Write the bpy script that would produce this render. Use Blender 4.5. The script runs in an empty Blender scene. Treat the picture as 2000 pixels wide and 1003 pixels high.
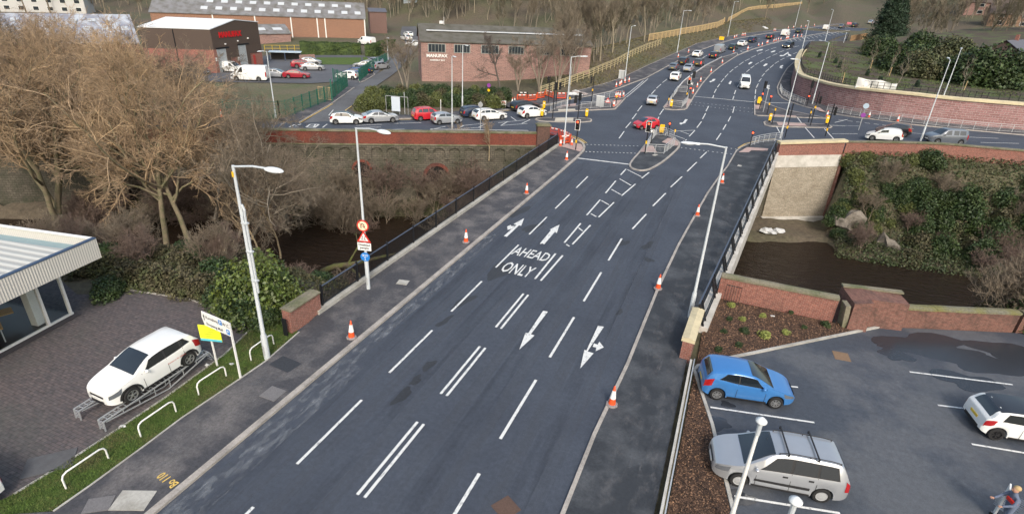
import bpy, bmesh, math, random
import numpy as np
from mathutils import Vector, Matrix
from mathutils.geometry import delaunay_2d_cdt
R = math.radians
SC = bpy.context.scene
COL = SC.collection

# ---------------------------------------------------------------- camera, sky, sun, exposure
CAM_H = 16.25
RC = np.array([[0.92209207, 0.20562214, -0.32781969], [0.38432909, -0.38780893, 0.83779197], [0.04513718, -0.89851198, -0.43662211]])
# rows: world x, y, z ; columns: picture right, picture down, viewing direction
cd = bpy.data.cameras.new("camera"); cam = bpy.data.objects.new("camera", cd); COL.objects.link(cam)
m = Matrix(((RC[0, 0], -RC[0, 1], -RC[0, 2]), (RC[1, 0], -RC[1, 1], -RC[1, 2]), (RC[2, 0], -RC[2, 1], -RC[2, 2])))
U_, S_, V_ = np.linalg.svd(np.array(m)); m = Matrix((U_ @ V_).tolist())
cam.matrix_world = Matrix.Translation((0, 0, CAM_H)) @ m.to_4x4()
cd.sensor_width = 36; cd.lens = 1083.4 / 2000 * 36; cd.clip_start = 0.2; cd.clip_end = 4000
SC.camera = cam
w = bpy.data.worlds.new("World"); SC.world = w; w.use_nodes = True
nt = w.node_tree; nt.nodes.clear()
SUN_EL, SUN_AZ = R(40), R(150)      # azimuth measured clockwise from +Y
sky = nt.nodes.new("ShaderNodeTexSky"); sky.sky_type = 'NISHITA'; sky.sun_disc = False
sky.sun_elevation = SUN_EL; sky.sun_rotation = SUN_AZ; sky.air_density = 1.6; sky.dust_density = 4.5; sky.ozone_density = 1.5
hs = nt.nodes.new("ShaderNodeHueSaturation"); hs.inputs['Saturation'].default_value = 0.92
bg = nt.nodes.new("ShaderNodeBackground"); bg.inputs[1].default_value = 0.125
wo = nt.nodes.new("ShaderNodeOutputWorld")
nt.links.new(sky.outputs[0], hs.inputs['Color']); nt.links.new(hs.outputs[0], bg.inputs[0]); nt.links.new(bg.outputs[0], wo.inputs[0])
ld = bpy.data.lights.new("sun", 'SUN'); ld.energy = 1.15; ld.angle = R(10); ld.color = (1, 0.95, 0.88)
sun = bpy.data.objects.new("sun", ld); COL.objects.link(sun)
sdir = Vector((math.sin(SUN_AZ) * math.cos(SUN_EL), math.cos(SUN_AZ) * math.cos(SUN_EL), math.sin(SUN_EL)))
sun.rotation_euler = sdir.to_track_quat('Z', 'Y').to_euler()
SC.view_settings.view_transform = 'Standard'; SC.view_settings.look = 'None'
SC.view_settings.exposure = 0.72; SC.view_settings.gamma = 1

# ---------------------------------------------------------------- survey helpers
def ray(px, py): return RC @ np.array([px - 1000.0, py - 501.5, 1083.4])
def G(px, py, z=0.0):
    r = ray(px, py); t = (z - CAM_H) / r[2]
    return (float(r[0] * t), float(r[1] * t))
def lerp_tab(tab, x):
    if x <= tab[0][0]: return tab[0][1]
    for (a, b), (c, d) in zip(tab, tab[1:]):
        if x <= c: return b + (d - b) * (x - a) / (c - a)
    return tab[-1][1]
def ext_tab(tab, x):
    if x < tab[0][0]: (a, b), (c, d) = tab[0], tab[1]
    elif x > tab[-1][0]: (a, b), (c, d) = tab[-2], tab[-1]
    else: return lerp_tab(tab, x)
    return b + (d - b) * (x - a) / (c - a)
def sm(t):
    t = min(1.0, max(0.0, t)); return t * t * (3 - 2 * t)
RISE = [(-500, 0), (92, 0), (100, .25), (113, .9), (130, 1.95), (152, 3.3), (185, 5.3), (215, 6.4), (260, 7.4), (330, 9), (600, 13)]
RISE_S = [(y, sum(lerp_tab(RISE, y + k) for k in range(-6, 7, 2)) / 7) for y in range(-20, 620, 4)]
ROAD_L = [(0, -19), (60, -18.6), (112, -22.3), (152, -18), (186, -8.3), (260, 12.9), (300, 28), (340, 48), (400, 85), (600, 220)]
ROAD_LS = [(y, sum(lerp_tab(ROAD_L, y + k) for k in range(-12, 13, 4)) / 7) for y in range(-20, 620, 4)]
def road_dir(y):
    return math.atan2(-(lerp_tab(ROAD_LS, y + 6) - lerp_tab(ROAD_LS, y - 6)) / 12, 1)      # heading, anticlockwise from +Y
def T0(x, y):
    """height of the plateau (roads, yards, hills) with the river gorge filled in"""
    xl = lerp_tab(ROAD_LS, y)
    z = lerp_tab(RISE_S, y) * sm((x - (xl - 20)) / 13)
    if y > 50 and x > 3: z += 1.5 * sm((x - 4) / 19) * sm((y - 56) / 9) * (1 - sm((y - 98) / 30))
    d = xl - x
    if y > 92 and d > 1.2:
        z += 3.4 * sm((d - 1.2) / 9) * sm((y - 92) / 40) * (1 - 0.5 * sm((d - 16) / 20) * (1 - sm((y - 150) / 60)))
        if y > 185: z += 26 * sm((d - 8) / 130) * sm((y - 185) / 60)
    r = math.hypot(x, y)
    if r > 240: z += 40 * sm((r - 240) / 330) * (1 - .0 * sm(d / 10))
    if x > 45 and y > 90: z += 3.0 * sm((x - 45) / 40)
    return z
def GT(px, py, dz=0.0):
    r = ray(px, py); z = 0.0; t = (z - CAM_H) / r[2] if r[2] < -1e-4 else 800 / r[1]
    # march along the sight line until it meets the ground
    best = None; tt = 0.0; L = math.hypot(r[0], r[1]); step = 2.0 / L; prev = 0.0
    while tt * L < 900:
        tt += step
        if CAM_H + r[2] * tt <= T0(r[0] * tt, r[1] * tt) + dz:
            a, b = prev, tt
            for _ in range(14):
                mid = (a + b) / 2
                if CAM_H + r[2] * mid <= T0(r[0] * mid, r[1] * mid) + dz: b = mid
                else: a = mid
            best = b; break
        prev = tt
    if best is None: best = t
    return (float(r[0] * best), float(r[1] * best))
def g(px, py):
    p = G(px, py)
    if p[1] < 50 and p[1] > -5: return p
    return GT(px, py)
def P3(p, dz=0.0): return (p[0], p[1], T0(p[0], p[1]) + dz)

YN = [(-120, 3.5), (-50.2, 44.2), (-20.9, 61.3), (4.6, 71.6), (11.9, 75.3), (14.5, 75.4), (19, 75.7), (30, 77.8), (60, 84.5), (120, 97)]
YS = [(-120, -30), (-60, 7), (-45, 15), (-32, 19.5), (-25, 21.5), (-19, 21.2), (-17, 21.2), (0.8, 33.4), (7.5, 33.6), (10.2, 34.5), (16.4, 37.0), (30, 41.7), (60, 52), (120, 75)]
WATER_Z = -8.3
def T(x, y):
    t0 = T0(x, y); yn = ext_tab(YN, x); ys = ext_tab(YS, x)
    dn, ds = yn - y, y - ys
    if dn < -1.6 or ds < -1.6: return t0
    if x < -17: zs = t0 - 10.2 * sm((ds - .2) / 12)
    else: zs = t0 - 10.2 * sm((ds + 1.4) / .9)
    if x < -17: zn = -10.2 + (10.2 + t0) * (1 - sm((dn + 1.4) / .9)) + (3.2 * (1 - sm(dn / 6)) if dn > -.5 else 0)
    elif x < 11.9: zn = -10.2 + (10.2 + t0) * (1 - sm((dn + 1.4) / .9)) + (2.3 * (1 - sm((dn - 6) / 7)) if dn > -.5 else 0)
    else:
        k = sm((x - 11.9) / .9)
        za = -10.2 + (10.2 + t0) * (1 - sm((dn + 1.4) / .9)) + (2.3 * (1 - sm((dn - 6) / 7)) if dn > -.5 else 0)
        zb = t0 - (t0 + 7.6) * sm((dn + .4) / 8.5) - 2.6 * sm((dn - 8) / 9)
        zn = za * (1 - k) + zb * k
    return max(-10.2, min(t0, max(zs, zn)))

# ---------------------------------------------------------------- materials
MATS = {}
def _n(nt, t, **kw):
    n = nt.nodes.new(t)
    for k, v in kw.items(): setattr(n, k, v)
    return n
def mat(name, col, rough=.7, var=.12, scale=3.0, col2=None, mix_scale=None, bump=0.0, bscale=40, metal=0.0, spec=.5, emit=0.0, coat=0.0, coords='Object', detail=6, speck=0.0, island=0.0, lo=.42, hi=.62, trans=0.0):
    if name in MATS: return MATS[name]
    M = bpy.data.materials.new(name); M.use_nodes = True; nt = M.node_tree; b = nt.nodes['Principled BSDF']; L = nt.links.new
    tc = _n(nt, 'ShaderNodeTexCoord'); src = tc.outputs[coords] if coords != 'World' else _n(nt, 'ShaderNodeNewGeometry').outputs['Position']
    c = _n(nt, 'ShaderNodeRGB'); c.outputs[0].default_value = (*col, 1); out = c.outputs[0]
    if col2 is not None:
        n = _n(nt, 'ShaderNodeTexNoise'); n.inputs['Scale'].default_value = mix_scale or scale; n.inputs['Detail'].default_value = detail; n.inputs['Roughness'].default_value = .62
        L(src, n.inputs['Vector']); rp = _n(nt, 'ShaderNodeMapRange'); rp.inputs[1].default_value = lo; rp.inputs[2].default_value = hi; L(n.outputs[0], rp.inputs[0])
        mx = _n(nt, 'ShaderNodeMix', data_type='RGBA'); L(rp.outputs[0], mx.inputs[0]); L(out, mx.inputs[6]); mx.inputs[7].default_value = (*col2, 1); out = mx.outputs[2]
    if var > 0:
        n = _n(nt, 'ShaderNodeTexNoise'); n.inputs['Scale'].default_value = scale * 4.3; n.inputs['Detail'].default_value = 8; n.inputs['Roughness'].default_value = .7
        L(src, n.inputs['Vector']); rp = _n(nt, 'ShaderNodeMapRange'); rp.inputs[1].default_value = .3; rp.inputs[2].default_value = .7; rp.inputs[3].default_value = 1 - var; rp.inputs[4].default_value = 1 + var
        L(n.outputs[0], rp.inputs[0]); mm = _n(nt, 'ShaderNodeVectorMath', operation='MULTIPLY'); L(out, mm.inputs[0]); L(rp.outputs[0], mm.inputs[1]); out = mm.outputs[0]
    if island > 0:
        ge = _n(nt, 'ShaderNodeNewGeometry'); rp = _n(nt, 'ShaderNodeMapRange'); rp.inputs[3].default_value = 1 - island; rp.inputs[4].default_value = 1 + island
        L(ge.outputs['Random Per Island'], rp.inputs[0]); mm = _n(nt, 'ShaderNodeVectorMath', operation='MULTIPLY'); L(out, mm.inputs[0]); L(rp.outputs[0], mm.inputs[1]); out = mm.outputs[0]
    if speck > 0:
        n = _n(nt, 'ShaderNodeTexVoronoi'); n.inputs['Scale'].default_value = bscale * .6; L(src, n.inputs['Vector'])
        rp = _n(nt, 'ShaderNodeMapRange'); rp.inputs[3].default_value = 1 + speck; rp.inputs[4].default_value = 1 - speck * .5; rp.inputs[2].default_value = .8
        L(n.outputs['Distance'], rp.inputs[0]); mm = _n(nt, 'ShaderNodeVectorMath', operation='MULTIPLY'); L(out, mm.inputs[0]); L(rp.outputs[0], mm.inputs[1]); out = mm.outputs[0]
    L(out, b.inputs['Base Color'])
    if bump > 0:
        n = _n(nt, 'ShaderNodeTexNoise'); n.inputs['Scale'].default_value = bscale; n.inputs['Detail'].default_value = 4; L(src, n.inputs['Vector'])
        bp = _n(nt, 'ShaderNodeBump'); bp.inputs['Strength'].default_value = min(1, bump); bp.inputs['Distance'].default_value = .03 * max(1, bump); L(n.outputs[0], bp.inputs['Height']); L(bp.outputs[0], b.inputs['Normal'])
    b.inputs['Roughness'].default_value = rough; b.inputs['Metallic'].default_value = metal; b.inputs['Specular IOR Level'].default_value = spec
    if coat: b.inputs['Coat Weight'].default_value = coat; b.inputs['Coat Roughness'].default_value = .08
    if emit: b.inputs['Emission Color'].default_value = (*col, 1); b.inputs['Emission Strength'].default_value = emit
    if trans: b.inputs['Transmission Weight'].default_value = trans
    MATS[name] = M; return M
def brick_mat(name, c1, c2, mortar, sx=1.0, soot=None, mort=.012, bw=.225, rh=.075, soot_lo=.45, soot_hi=.6, stain_scale=.5):
    if name in MATS: return MATS[name]
    M = bpy.data.materials.new(name); M.use_nodes = True; nt = M.node_tree; b = nt.nodes['Principled BSDF']; L = nt.links.new
    uv = _n(nt, 'ShaderNodeUVMap'); br = _n(nt, 'ShaderNodeTexBrick'); L(uv.outputs[0], br.inputs['Vector'])
    br.inputs['Color1'].default_value = (*c1, 1); br.inputs['Color2'].default_value = (*c2, 1); br.inputs['Mortar'].default_value = (*mortar, 1)
    br.inputs['Scale'].default_value = 1; br.inputs['Mortar Size'].default_value = mort * sx; br.inputs['Brick Width'].default_value = bw * sx; br.inputs['Row Height'].default_value = rh * sx
    br.inputs['Bias'].default_value = -.1
    out = br.outputs[0]
    n = _n(nt, 'ShaderNodeTexNoise'); n.inputs['Scale'].default_value = stain_scale; n.inputs['Detail'].default_value = 8; n.inputs['Roughness'].default_value = .65; L(uv.outputs[0], n.inputs['Vector'])
    if soot:
        rp = _n(nt, 'ShaderNodeMapRange'); rp.inputs[1].default_value = soot_lo; rp.inputs[2].default_value = soot_hi; rp.inputs[4].default_value = .8; L(n.outputs[0], rp.inputs[0])
        mx = _n(nt, 'ShaderNodeMix', data_type='RGBA'); L(rp.outputs[0], mx.inputs[0]); L(out, mx.inputs[6]); mx.inputs[7].default_value = (*soot, 1); out = mx.outputs[2]
    n2 = _n(nt, 'ShaderNodeTexNoise'); n2.inputs['Scale'].default_value = 6; n2.inputs['Detail'].default_value = 8; L(uv.outputs[0], n2.inputs['Vector'])
    rp = _n(nt, 'ShaderNodeMapRange'); rp.inputs[1].default_value = .3; rp.inputs[2].default_value = .7; rp.inputs[3].default_value = .72; rp.inputs[4].default_value = 1.28; L(n2.outputs[0], rp.inputs[0])
    mm = _n(nt, 'ShaderNodeVectorMath', operation='MULTIPLY'); L(out, mm.inputs[0]); L(rp.outputs[0], mm.inputs[1]); L(mm.outputs[0], b.inputs['Base Color'])
    bp = _n(nt, 'ShaderNodeBump'); bp.inputs['Strength'].default_value = .5; bp.inputs['Distance'].default_value = .01; L(br.outputs['Fac'], bp.inputs['Height']); bp.invert = True; L(bp.outputs[0], b.inputs['Normal'])
    b.inputs['Roughness'].default_value = .9; MATS[name] = M; return M
def wave_mat(name, c1, c2, scale, rough=.5, metal=0.0, bump=.6, dirt=None):
    """ribbed sheet metal: ribs run across the u axis of the UV map"""
    if name in MATS: return MATS[name]
    M = bpy.data.materials.new(name); M.use_nodes = True; nt = M.node_tree; b = nt.nodes['Principled BSDF']; L = nt.links.new
    uv = _n(nt, 'ShaderNodeUVMap'); wv = _n(nt, 'ShaderNodeTexWave'); wv.wave_profile = 'SIN'; wv.bands_direction = 'X'; wv.inputs['Scale'].default_value = scale; L(uv.outputs[0], wv.inputs['Vector'])
    mx = _n(nt, 'ShaderNodeMix', data_type='RGBA'); L(wv.outputs['Fac'], mx.inputs[0]); mx.inputs[6].default_value = (*c1, 1); mx.inputs[7].default_value = (*c2, 1); out = mx.outputs[2]
    n = _n(nt, 'ShaderNodeTexNoise'); n.inputs['Scale'].default_value = .6; n.inputs['Detail'].default_value = 8; L(uv.outputs[0], n.inputs['Vector'])
    if dirt:
        rp = _n(nt, 'ShaderNodeMapRange'); rp.inputs[1].default_value = .42; rp.inputs[2].default_value = .65; rp.inputs[4].default_value = .85; L(n.outputs[0], rp.inputs[0])
        m2 = _n(nt, 'ShaderNodeMix', data_type='RGBA'); L(rp.outputs[0], m2.inputs[0]); L(out, m2.inputs[6]); m2.inputs[7].default_value = (*dirt, 1); out = m2.outputs[2]
    L(out, b.inputs['Base Color']); bp = _n(nt, 'ShaderNodeBump'); bp.inputs['Strength'].default_value = bump; bp.inputs['Distance'].default_value = .03
    L(wv.outputs['Fac'], bp.inputs['Height']); L(bp.outputs[0], b.inputs['Normal']); b.inputs['Roughness'].default_value = rough; b.inputs['Metallic'].default_value = metal
    MATS[name] = M; return M

# ---------------------------------------------------------------- objects
def tag(o, label=None, cat=None, group=None, kind=None):
    if label: o['label'] = label
    if cat: o['category'] = cat
    if group: o['group'] = group
    if kind: o['kind'] = kind
    return o
def empty(name, loc, rz=0.0, label=None, cat=None, group=None):
    o = bpy.data.objects.new(name, None); COL.objects.link(o); o.location = loc; o.rotation_euler = (0, 0, rz); o.empty_display_size = .3
    return tag(o, label, cat, group)
def boxuv(me):
    n = len(me.polygons)
    uvl = me.uv_layers.new(name='UVMap').data; vs = me.vertices
    for p in me.polygons:
        nn = p.normal
        if abs(nn.z) < .5:
            h = math.hypot(nn.x, nn.y) or 1; tx, ty = -nn.y / h, nn.x / h
            for li, vi in zip(p.loop_indices, p.vertices):
                c = vs[vi].co; uvl[li].uv = (c.x * tx + c.y * ty, c.z)
        else:
            for li, vi in zip(p.loop_indices, p.vertices):
                c = vs[vi].co; uvl[li].uv = (c.x, c.y)
def mk(name, V, F, m, parent=None, uv=False, smooth=False, angle=None, loc=None, rz=None):
    me = bpy.data.meshes.new(name); me.from_pydata(V, [], F); me.update()
    me.materials.append(m)
    if uv: boxuv(me)
    if smooth:
        me.polygons.foreach_set('use_smooth', [True] * len(me.polygons))
        if angle: me.set_sharp_from_angle(angle=R(angle))
    o = bpy.data.objects.new(name, me); COL.objects.link(o)
    if parent: o.parent = parent
    if loc is not None: o.location = loc
    if rz is not None: o.rotation_euler = (0, 0, rz)
    return o
class MB:
    def __init__(s): s.V = []; s.F = []
    def add(s, V, F):
        k = len(s.V); s.V += [tuple(v) for v in V]; s.F += [tuple(i + k for i in f) for f in F]; return s
    def box(s, c, d, rz=0.0, tilt=None):
        x, y, z = d[0] / 2, d[1] / 2, d[2] / 2
        V = [(-x, -y, -z), (x, -y, -z), (x, y, -z), (-x, y, -z), (-x, -y, z), (x, -y, z), (x, y, z), (-x, y, z)]
        if tilt is not None: V = [tuple(tilt @ Vector(v)) for v in V]
        cs, sn = math.cos(rz), math.sin(rz)
        V = [(c[0] + a * cs - b * sn, c[1] + a * sn + b * cs, c[2] + q) for a, b, q in V]
        return s.add(V, [(0, 3, 2, 1), (4, 5, 6, 7), (0, 1, 5, 4), (1, 2, 6, 5), (2, 3, 7, 6), (3, 0, 4, 7)])
    def bar(s, p, q, w, h=None):
        """square bar from p to q"""
        h = h or w; p = Vector(p); q = Vector(q); d = (q - p).normalized(); up = Vector((0, 0, 1)) if abs(d.z) < .95 else Vector((1, 0, 0))
        a = d.cross(up).normalized() * w / 2; b = a.cross(d).normalized() * h / 2
        V = [p - a - b, p + a - b, p + a + b, p - a + b, q - a - b, q + a - b, q + a + b, q - a + b]
        return s.add(V, [(0, 1, 2, 3), (7, 6, 5, 4), (0, 4, 5, 1), (1, 5, 6, 2), (2, 6, 7, 3), (3, 7, 4, 0)])
    def tube(s, pts, r, n=6, cap=True):
        pts = [Vector(p) for p in pts]; rs = r if isinstance(r, (list, tuple)) else [r] * len(pts); V = []; F = []; prev = None
        for i, p in enumerate(pts):
            d = (pts[min(i + 1, len(pts) - 1)] - pts[max(i - 1, 0)]).normalized()
            a = prev - d * prev.dot(d) if prev is not None else (d.cross(Vector((0, 0, 1))) if abs(d.z) < .95 else d.cross(Vector((1, 0, 0))))
            a.normalize(); prev = a; b = d.cross(a)
            for k in range(n):
                t = 2 * math.pi * k / n; V.append(p + (a * math.cos(t) + b * math.sin(t)) * rs[i])
        for i in range(len(pts) - 1):
            for k in range(n): F.append((i * n + k, i * n + (k + 1) % n, (i + 1) * n + (k + 1) % n, (i + 1) * n + k))
        if cap: F.append(tuple(range(n - 1, -1, -1))); F.append(tuple((len(pts) - 1) * n + k for k in range(n)))
        return s.add(V, F)
    def lathe(s, prof, n=16, c=(0, 0, 0), axis='z', cap=True):
        V = []; F = []
        for r_, z in prof:
            for k in range(n):
                t = 2 * math.pi * k / n; a, b = r_ * math.cos(t), r_ * math.sin(t)
                if axis == 'z': V.append((c[0] + a, c[1] + b, c[2] + z))
                elif axis == 'y': V.append((c[0] + b, c[1] + z, c[2] + a))
                else: V.append((c[0] + z, c[1] + a, c[2] + b))
        for i in range(len(prof) - 1):
            for k in range(n): F.append((i * n + k, i * n + (k + 1) % n, (i + 1) * n + (k + 1) % n, (i + 1) * n + k))
        if cap and prof[0][0] > 1e-4: F.append(tuple(range(n - 1, -1, -1)))
        if cap and prof[-1][0] > 1e-4: F.append(tuple((len(prof) - 1) * n + k for k in range(n)))
        return s.add(V, F)
    def prism(s, poly, f0, f1):
        """poly: 2-D points (counter-clockwise); f0/f1 map (u,v) -> back and front 3-D points"""
        n = len(poly); V = [f0(*p) for p in poly] + [f1(*p) for p in poly]
        F = [tuple(range(n - 1, -1, -1)), tuple(range(n, 2 * n))] + [(i, (i + 1) % n, n + (i + 1) % n, n + i) for i in range(n)]
        return s.add(V, F)
    def ball(s, c, r, n=8, m=6, sq=(1, 1, 1)):
        prof = [(math.sin(math.pi * i / m) * r if 0 < i < m else 1e-5, -math.cos(math.pi * i / m) * r) for i in range(m + 1)]
        k = len(s.V); s.lathe(prof, n)
        s.V[k:] = [(c[0] + v[0] * sq[0], c[1] + v[1] * sq[1], c[2] + v[2] * sq[2]) for v in s.V[k:]]
        return s
    def build(s, name, m, parent=None, **kw):
        return mk(name, s.V, s.F, m, parent, **kw)
def copy_tree(o, parent=None):
    c = o.copy(); COL.objects.link(c)
    if parent is not None: c.parent = parent
    for ch in list(o.children): copy_tree(ch, c)
    return c
def text_mesh(s, size=1.0, bold=0.0, extrude=0.0, align='LEFT'):
    cu = bpy.data.curves.new('t', 'FONT'); cu.body = s; cu.size = size; cu.offset = bold; cu.extrude = extrude; cu.align_x = align; cu.resolution_u = 2
    ob = bpy.data.objects.new('t', cu); me = bpy.data.meshes.new_from_object(ob)
    V = [tuple(v.co) for v in me.vertices]; F = [tuple(p.vertices) for p in me.polygons]
    bpy.data.objects.remove(ob); bpy.data.curves.remove(cu); bpy.data.meshes.remove(me)
    return V, F
# ground sheets that follow the relief
def drape(name, pts, dz, m, th=0.0, parent=None, cell=1.6, uv=False, zf=None, kind='structure'):
    zf = zf or T0
    cv, _, cf, _, _, _ = delaunay_2d_cdt([Vector((p[0], p[1])) for p in pts], [], [list(range(len(pts)))], 1, 1e-5)
    bm = bmesh.new(); vs = [bm.verts.new((p[0], p[1], 0)) for p in cv]
    for f in cf: bm.faces.new([vs[i] for i in f])
    flat = all(abs(zf(p[0], p[1]) - zf(pts[0][0], pts[0][1])) < .003 for p in pts) and max(p[1] for p in pts) < 92 and (max(p[0] for p in pts) < 4 or max(p[1] for p in pts) < 56)
    if not flat:
        x0, x1 = min(p[0] for p in pts), max(p[0] for p in pts); y0, y1 = min(p[1] for p in pts), max(p[1] for p in pts)
        for a, b, ax in ((x0, x1, 0), (y0, y1, 1)):
            k = math.floor(a / cell) + 1
            while k * cell < b:
                co = [0, 0, 0]; no = [0, 0, 0]; co[ax] = k * cell; no[ax] = 1
                if not (ax == 0 and k * cell < 0 and k % 3) and not (ax == 1 and (k * cell > 140 or k * cell < 50) and k % 3):
                    bmesh.ops.bisect_plane(bm, geom=bm.verts[:] + bm.edges[:] + bm.faces[:], plane_co=co, plane_no=no)
                k += 1
    bmesh.ops.remove_doubles(bm, verts=bm.verts[:], dist=1e-4)
    for v in bm.verts: v.co.z = zf(v.co.x, v.co.y) + dz
    for f in bm.faces:
        if f.normal.z < 0: f.normal_flip()
    bm.normal_update()
    for f in bm.faces:
        if f.normal.z < 0: f.normal_flip()
    if th > 0:
        be = [e for e in bm.edges if len(e.link_faces) == 1]
        r = bmesh.ops.extrude_edge_only(bm, edges=be); nv = [x for x in r['geom'] if isinstance(x, bmesh.types.BMVert)]
        for v in nv: v.co.z -= th
        bmesh.ops.recalc_face_normals(bm, faces=bm.faces[:])
    me = bpy.data.meshes.new(name); bm.to_mesh(me); bm.free(); me.materials.append(m)
    if uv: boxuv(me)
    o = bpy.data.objects.new(name, me); COL.objects.link(o)
    if parent: o.parent = parent
    elif kind: o['kind'] = kind
    return o
def resample(pts, step):
    out = [pts[0]]
    for a, b in zip(pts, pts[1:]):
        L = math.hypot(b[0] - a[0], b[1] - a[1]); n = max(1, int(math.ceil(L / step)))
        for i in range(1, n + 1): out.append((a[0] + (b[0] - a[0]) * i / n, a[1] + (b[1] - a[1]) * i / n))
    return out
def smooth_line(pts, it=2):
    for _ in range(it):
        q = [pts[0]]
        for a, b in zip(pts, pts[1:]):
            q.append((.75 * a[0] + .25 * b[0], .75 * a[1] + .25 * b[1])); q.append((.25 * a[0] + .75 * b[0], .25 * a[1] + .75 * b[1]))
        q.append(pts[-1]); pts = q
    return pts
def ribbon(mb, pts, w, dz, h=0.0, step=1.5, closed=False, zf=None, chamfer=0.0):
    """a strip w wide along pts lying dz above the ground; h > 0 gives it sides"""
    zf = zf or T0
    pts = resample(pts + ([pts[0]] if closed else []), step); n = len(pts); V = []
    for i, p in enumerate(pts):
        if closed: a = pts[(i - 1) % (n - 1)]; b = pts[(i + 1) % (n - 1)]
        else: a, b = pts[max(0, i - 1)], pts[min(n - 1, i + 1)]
        dx, dy = b[0] - a[0], b[1] - a[1]; L = math.hypot(dx, dy) or 1; nx, ny = -dy / L * w / 2, dx / L * w / 2
        z = zf(p[0], p[1]) + dz
        if h > 0: V += [(p[0] + nx, p[1] + ny, z - h), (p[0] + nx, p[1] + ny, z), (p[0] - nx, p[1] - ny, z), (p[0] - nx, p[1] - ny, z - h)]
        else: V += [(p[0] + nx, p[1] + ny, z), (p[0] - nx, p[1] - ny, z)]
    k = 4 if h > 0 else 2; F = []
    for i in range(n - 1):
        for j in range(k - 1): F.append((i * k + j, i * k + j + 1, (i + 1) * k + j + 1, (i + 1) * k + j))
    if h > 0 and not closed: F += [(0, 1, 2, 3), tuple((n - 1) * 4 + j for j in (3, 2, 1, 0))]
    mb.add(V, F)
# ================================================================ SETTING
ASPH = mat('asphalt', (.058, .07, .094), .82, .2, 1.2, col2=(.041, .05, .07), mix_scale=.22, bump=.5, bscale=60, coords='World', lo=.35, hi=.7, speck=.18)
ASPH_N = mat('asphalt_new', (.03, .035, .043), .8, .28, 2.0, col2=(.085, .092, .103), mix_scale=.55, bump=.5, bscale=70, coords='World', lo=.45, hi=.72, speck=.15)
FOOT = mat('footway_tarmac', (.052, .053, .062), .85, .35, 1.8, col2=(.15, .14, .14), mix_scale=.5, bump=.5, bscale=70, coords='World', lo=.46, hi=.7, speck=.25)
OLDASPH = mat('old_asphalt', (.115, .12, .13), .9, .2, .8, col2=(.085, .085, .09), mix_scale=.15, bump=.4, bscale=40, coords='World')
YARD = mat('yard_asphalt', (.105, .11, .125), .9, .2, .5, col2=(.075, .08, .092), mix_scale=.1, coords='World')
CARPARK = mat('car_park_asphalt', (.052, .062, .08), .62, .18, 1.0, col2=(.092, .099, .112), mix_scale=.16, bump=.5, bscale=55, coords='World', lo=.46, hi=.56, speck=.2)
WHITE = mat('road_paint', (.66, .67, .66), .6, .2, 5, col2=(.2, .21, .225), mix_scale=7, lo=.54, hi=.7, coords='World')
YEL = mat('yellow_paint', (.68, .47, .12), .7, .12, 4, coords='World')
KERB = mat('kerb_stone', (.38, .35, .32), .85, .25, 3, col2=(.27, .25, .23), mix_scale=1.2, coords='World')
CONC = mat('concrete', (.42, .41, .38), .85, .18, 2, col2=(.3, .29, .26), mix_scale=.8)
PINK = mat('tactile_paving', (.44, .31, .28), .85, .15, 4, col2=(.36, .28, .26), mix_scale=2, coords='World')
BUFF = mat('buff_tactile', (.5, .46, .38), .85, .15, 4, coords='World')
SOIL = mat('soil', (.075, .055, .038), .95, .45, .8, col2=(.07, .085, .03), mix_scale=.25, bump=1.5, bscale=5, coords='World', lo=.5, hi=.62)
GRASS = mat('short_grass', (.065, .11, .018), .95, .35, 2.5, col2=(.085, .085, .03), mix_scale=.9, bump=1.5, bscale=25, coords='World', lo=.55, hi=.75)
MULCH = mat('bark_mulch', (.105, .058, .036), .95, .6, 6, col2=(.045, .026, .018), mix_scale=5, bump=3, bscale=22, coords='World', lo=.4, hi=.6, speck=.8)

# ground: one height-field sheet reaching the horizon, with the river gorge cut into it
def axis(fine0, fine1, step, lims):
    a = [fine0 + i * step for i in range(int((fine1 - fine0) / step) + 1)]
    s = step; x = a[-1]
    while x < lims[1]: s *= 1.22; x += min(s, 60); a.append(x)
    s = step; x = a[0]; b = []
    while x > lims[0]: s *= 1.22; x -= min(s, 60); b.append(x)
    return b[::-1] + a
gx = axis(-82, 48, 1.0, (-900, 900)); gy = axis(-6, 130, 1.0, (-300, 1100))
V = []; F = []
for y in gy:
    for x in gx:
        z = T(x, y); n_ = math.sin(x * .9 + math.sin(y * .7)) * math.cos(y * .83 + x * .21)
        if z < T0(x, y) - .6: z += .22 * n_
        V.append((x, y, z - .07))
nx_ = len(gx)
for j in range(len(gy) - 1):
    for i in range(nx_ - 1): a = j * nx_ + i; F.append((a, a + 1, a + nx_ + 1, a + nx_))
GM = mat('ground_mixed', (.1, .08, .055), .95, .45, .5, col2=(.085, .085, .045), mix_scale=.06, bump=2, bscale=3, coords='World', lo=.42, hi=.6)
ground = mk('ground', V, F, GM, smooth=True); ground['kind'] = 'structure'

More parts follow.
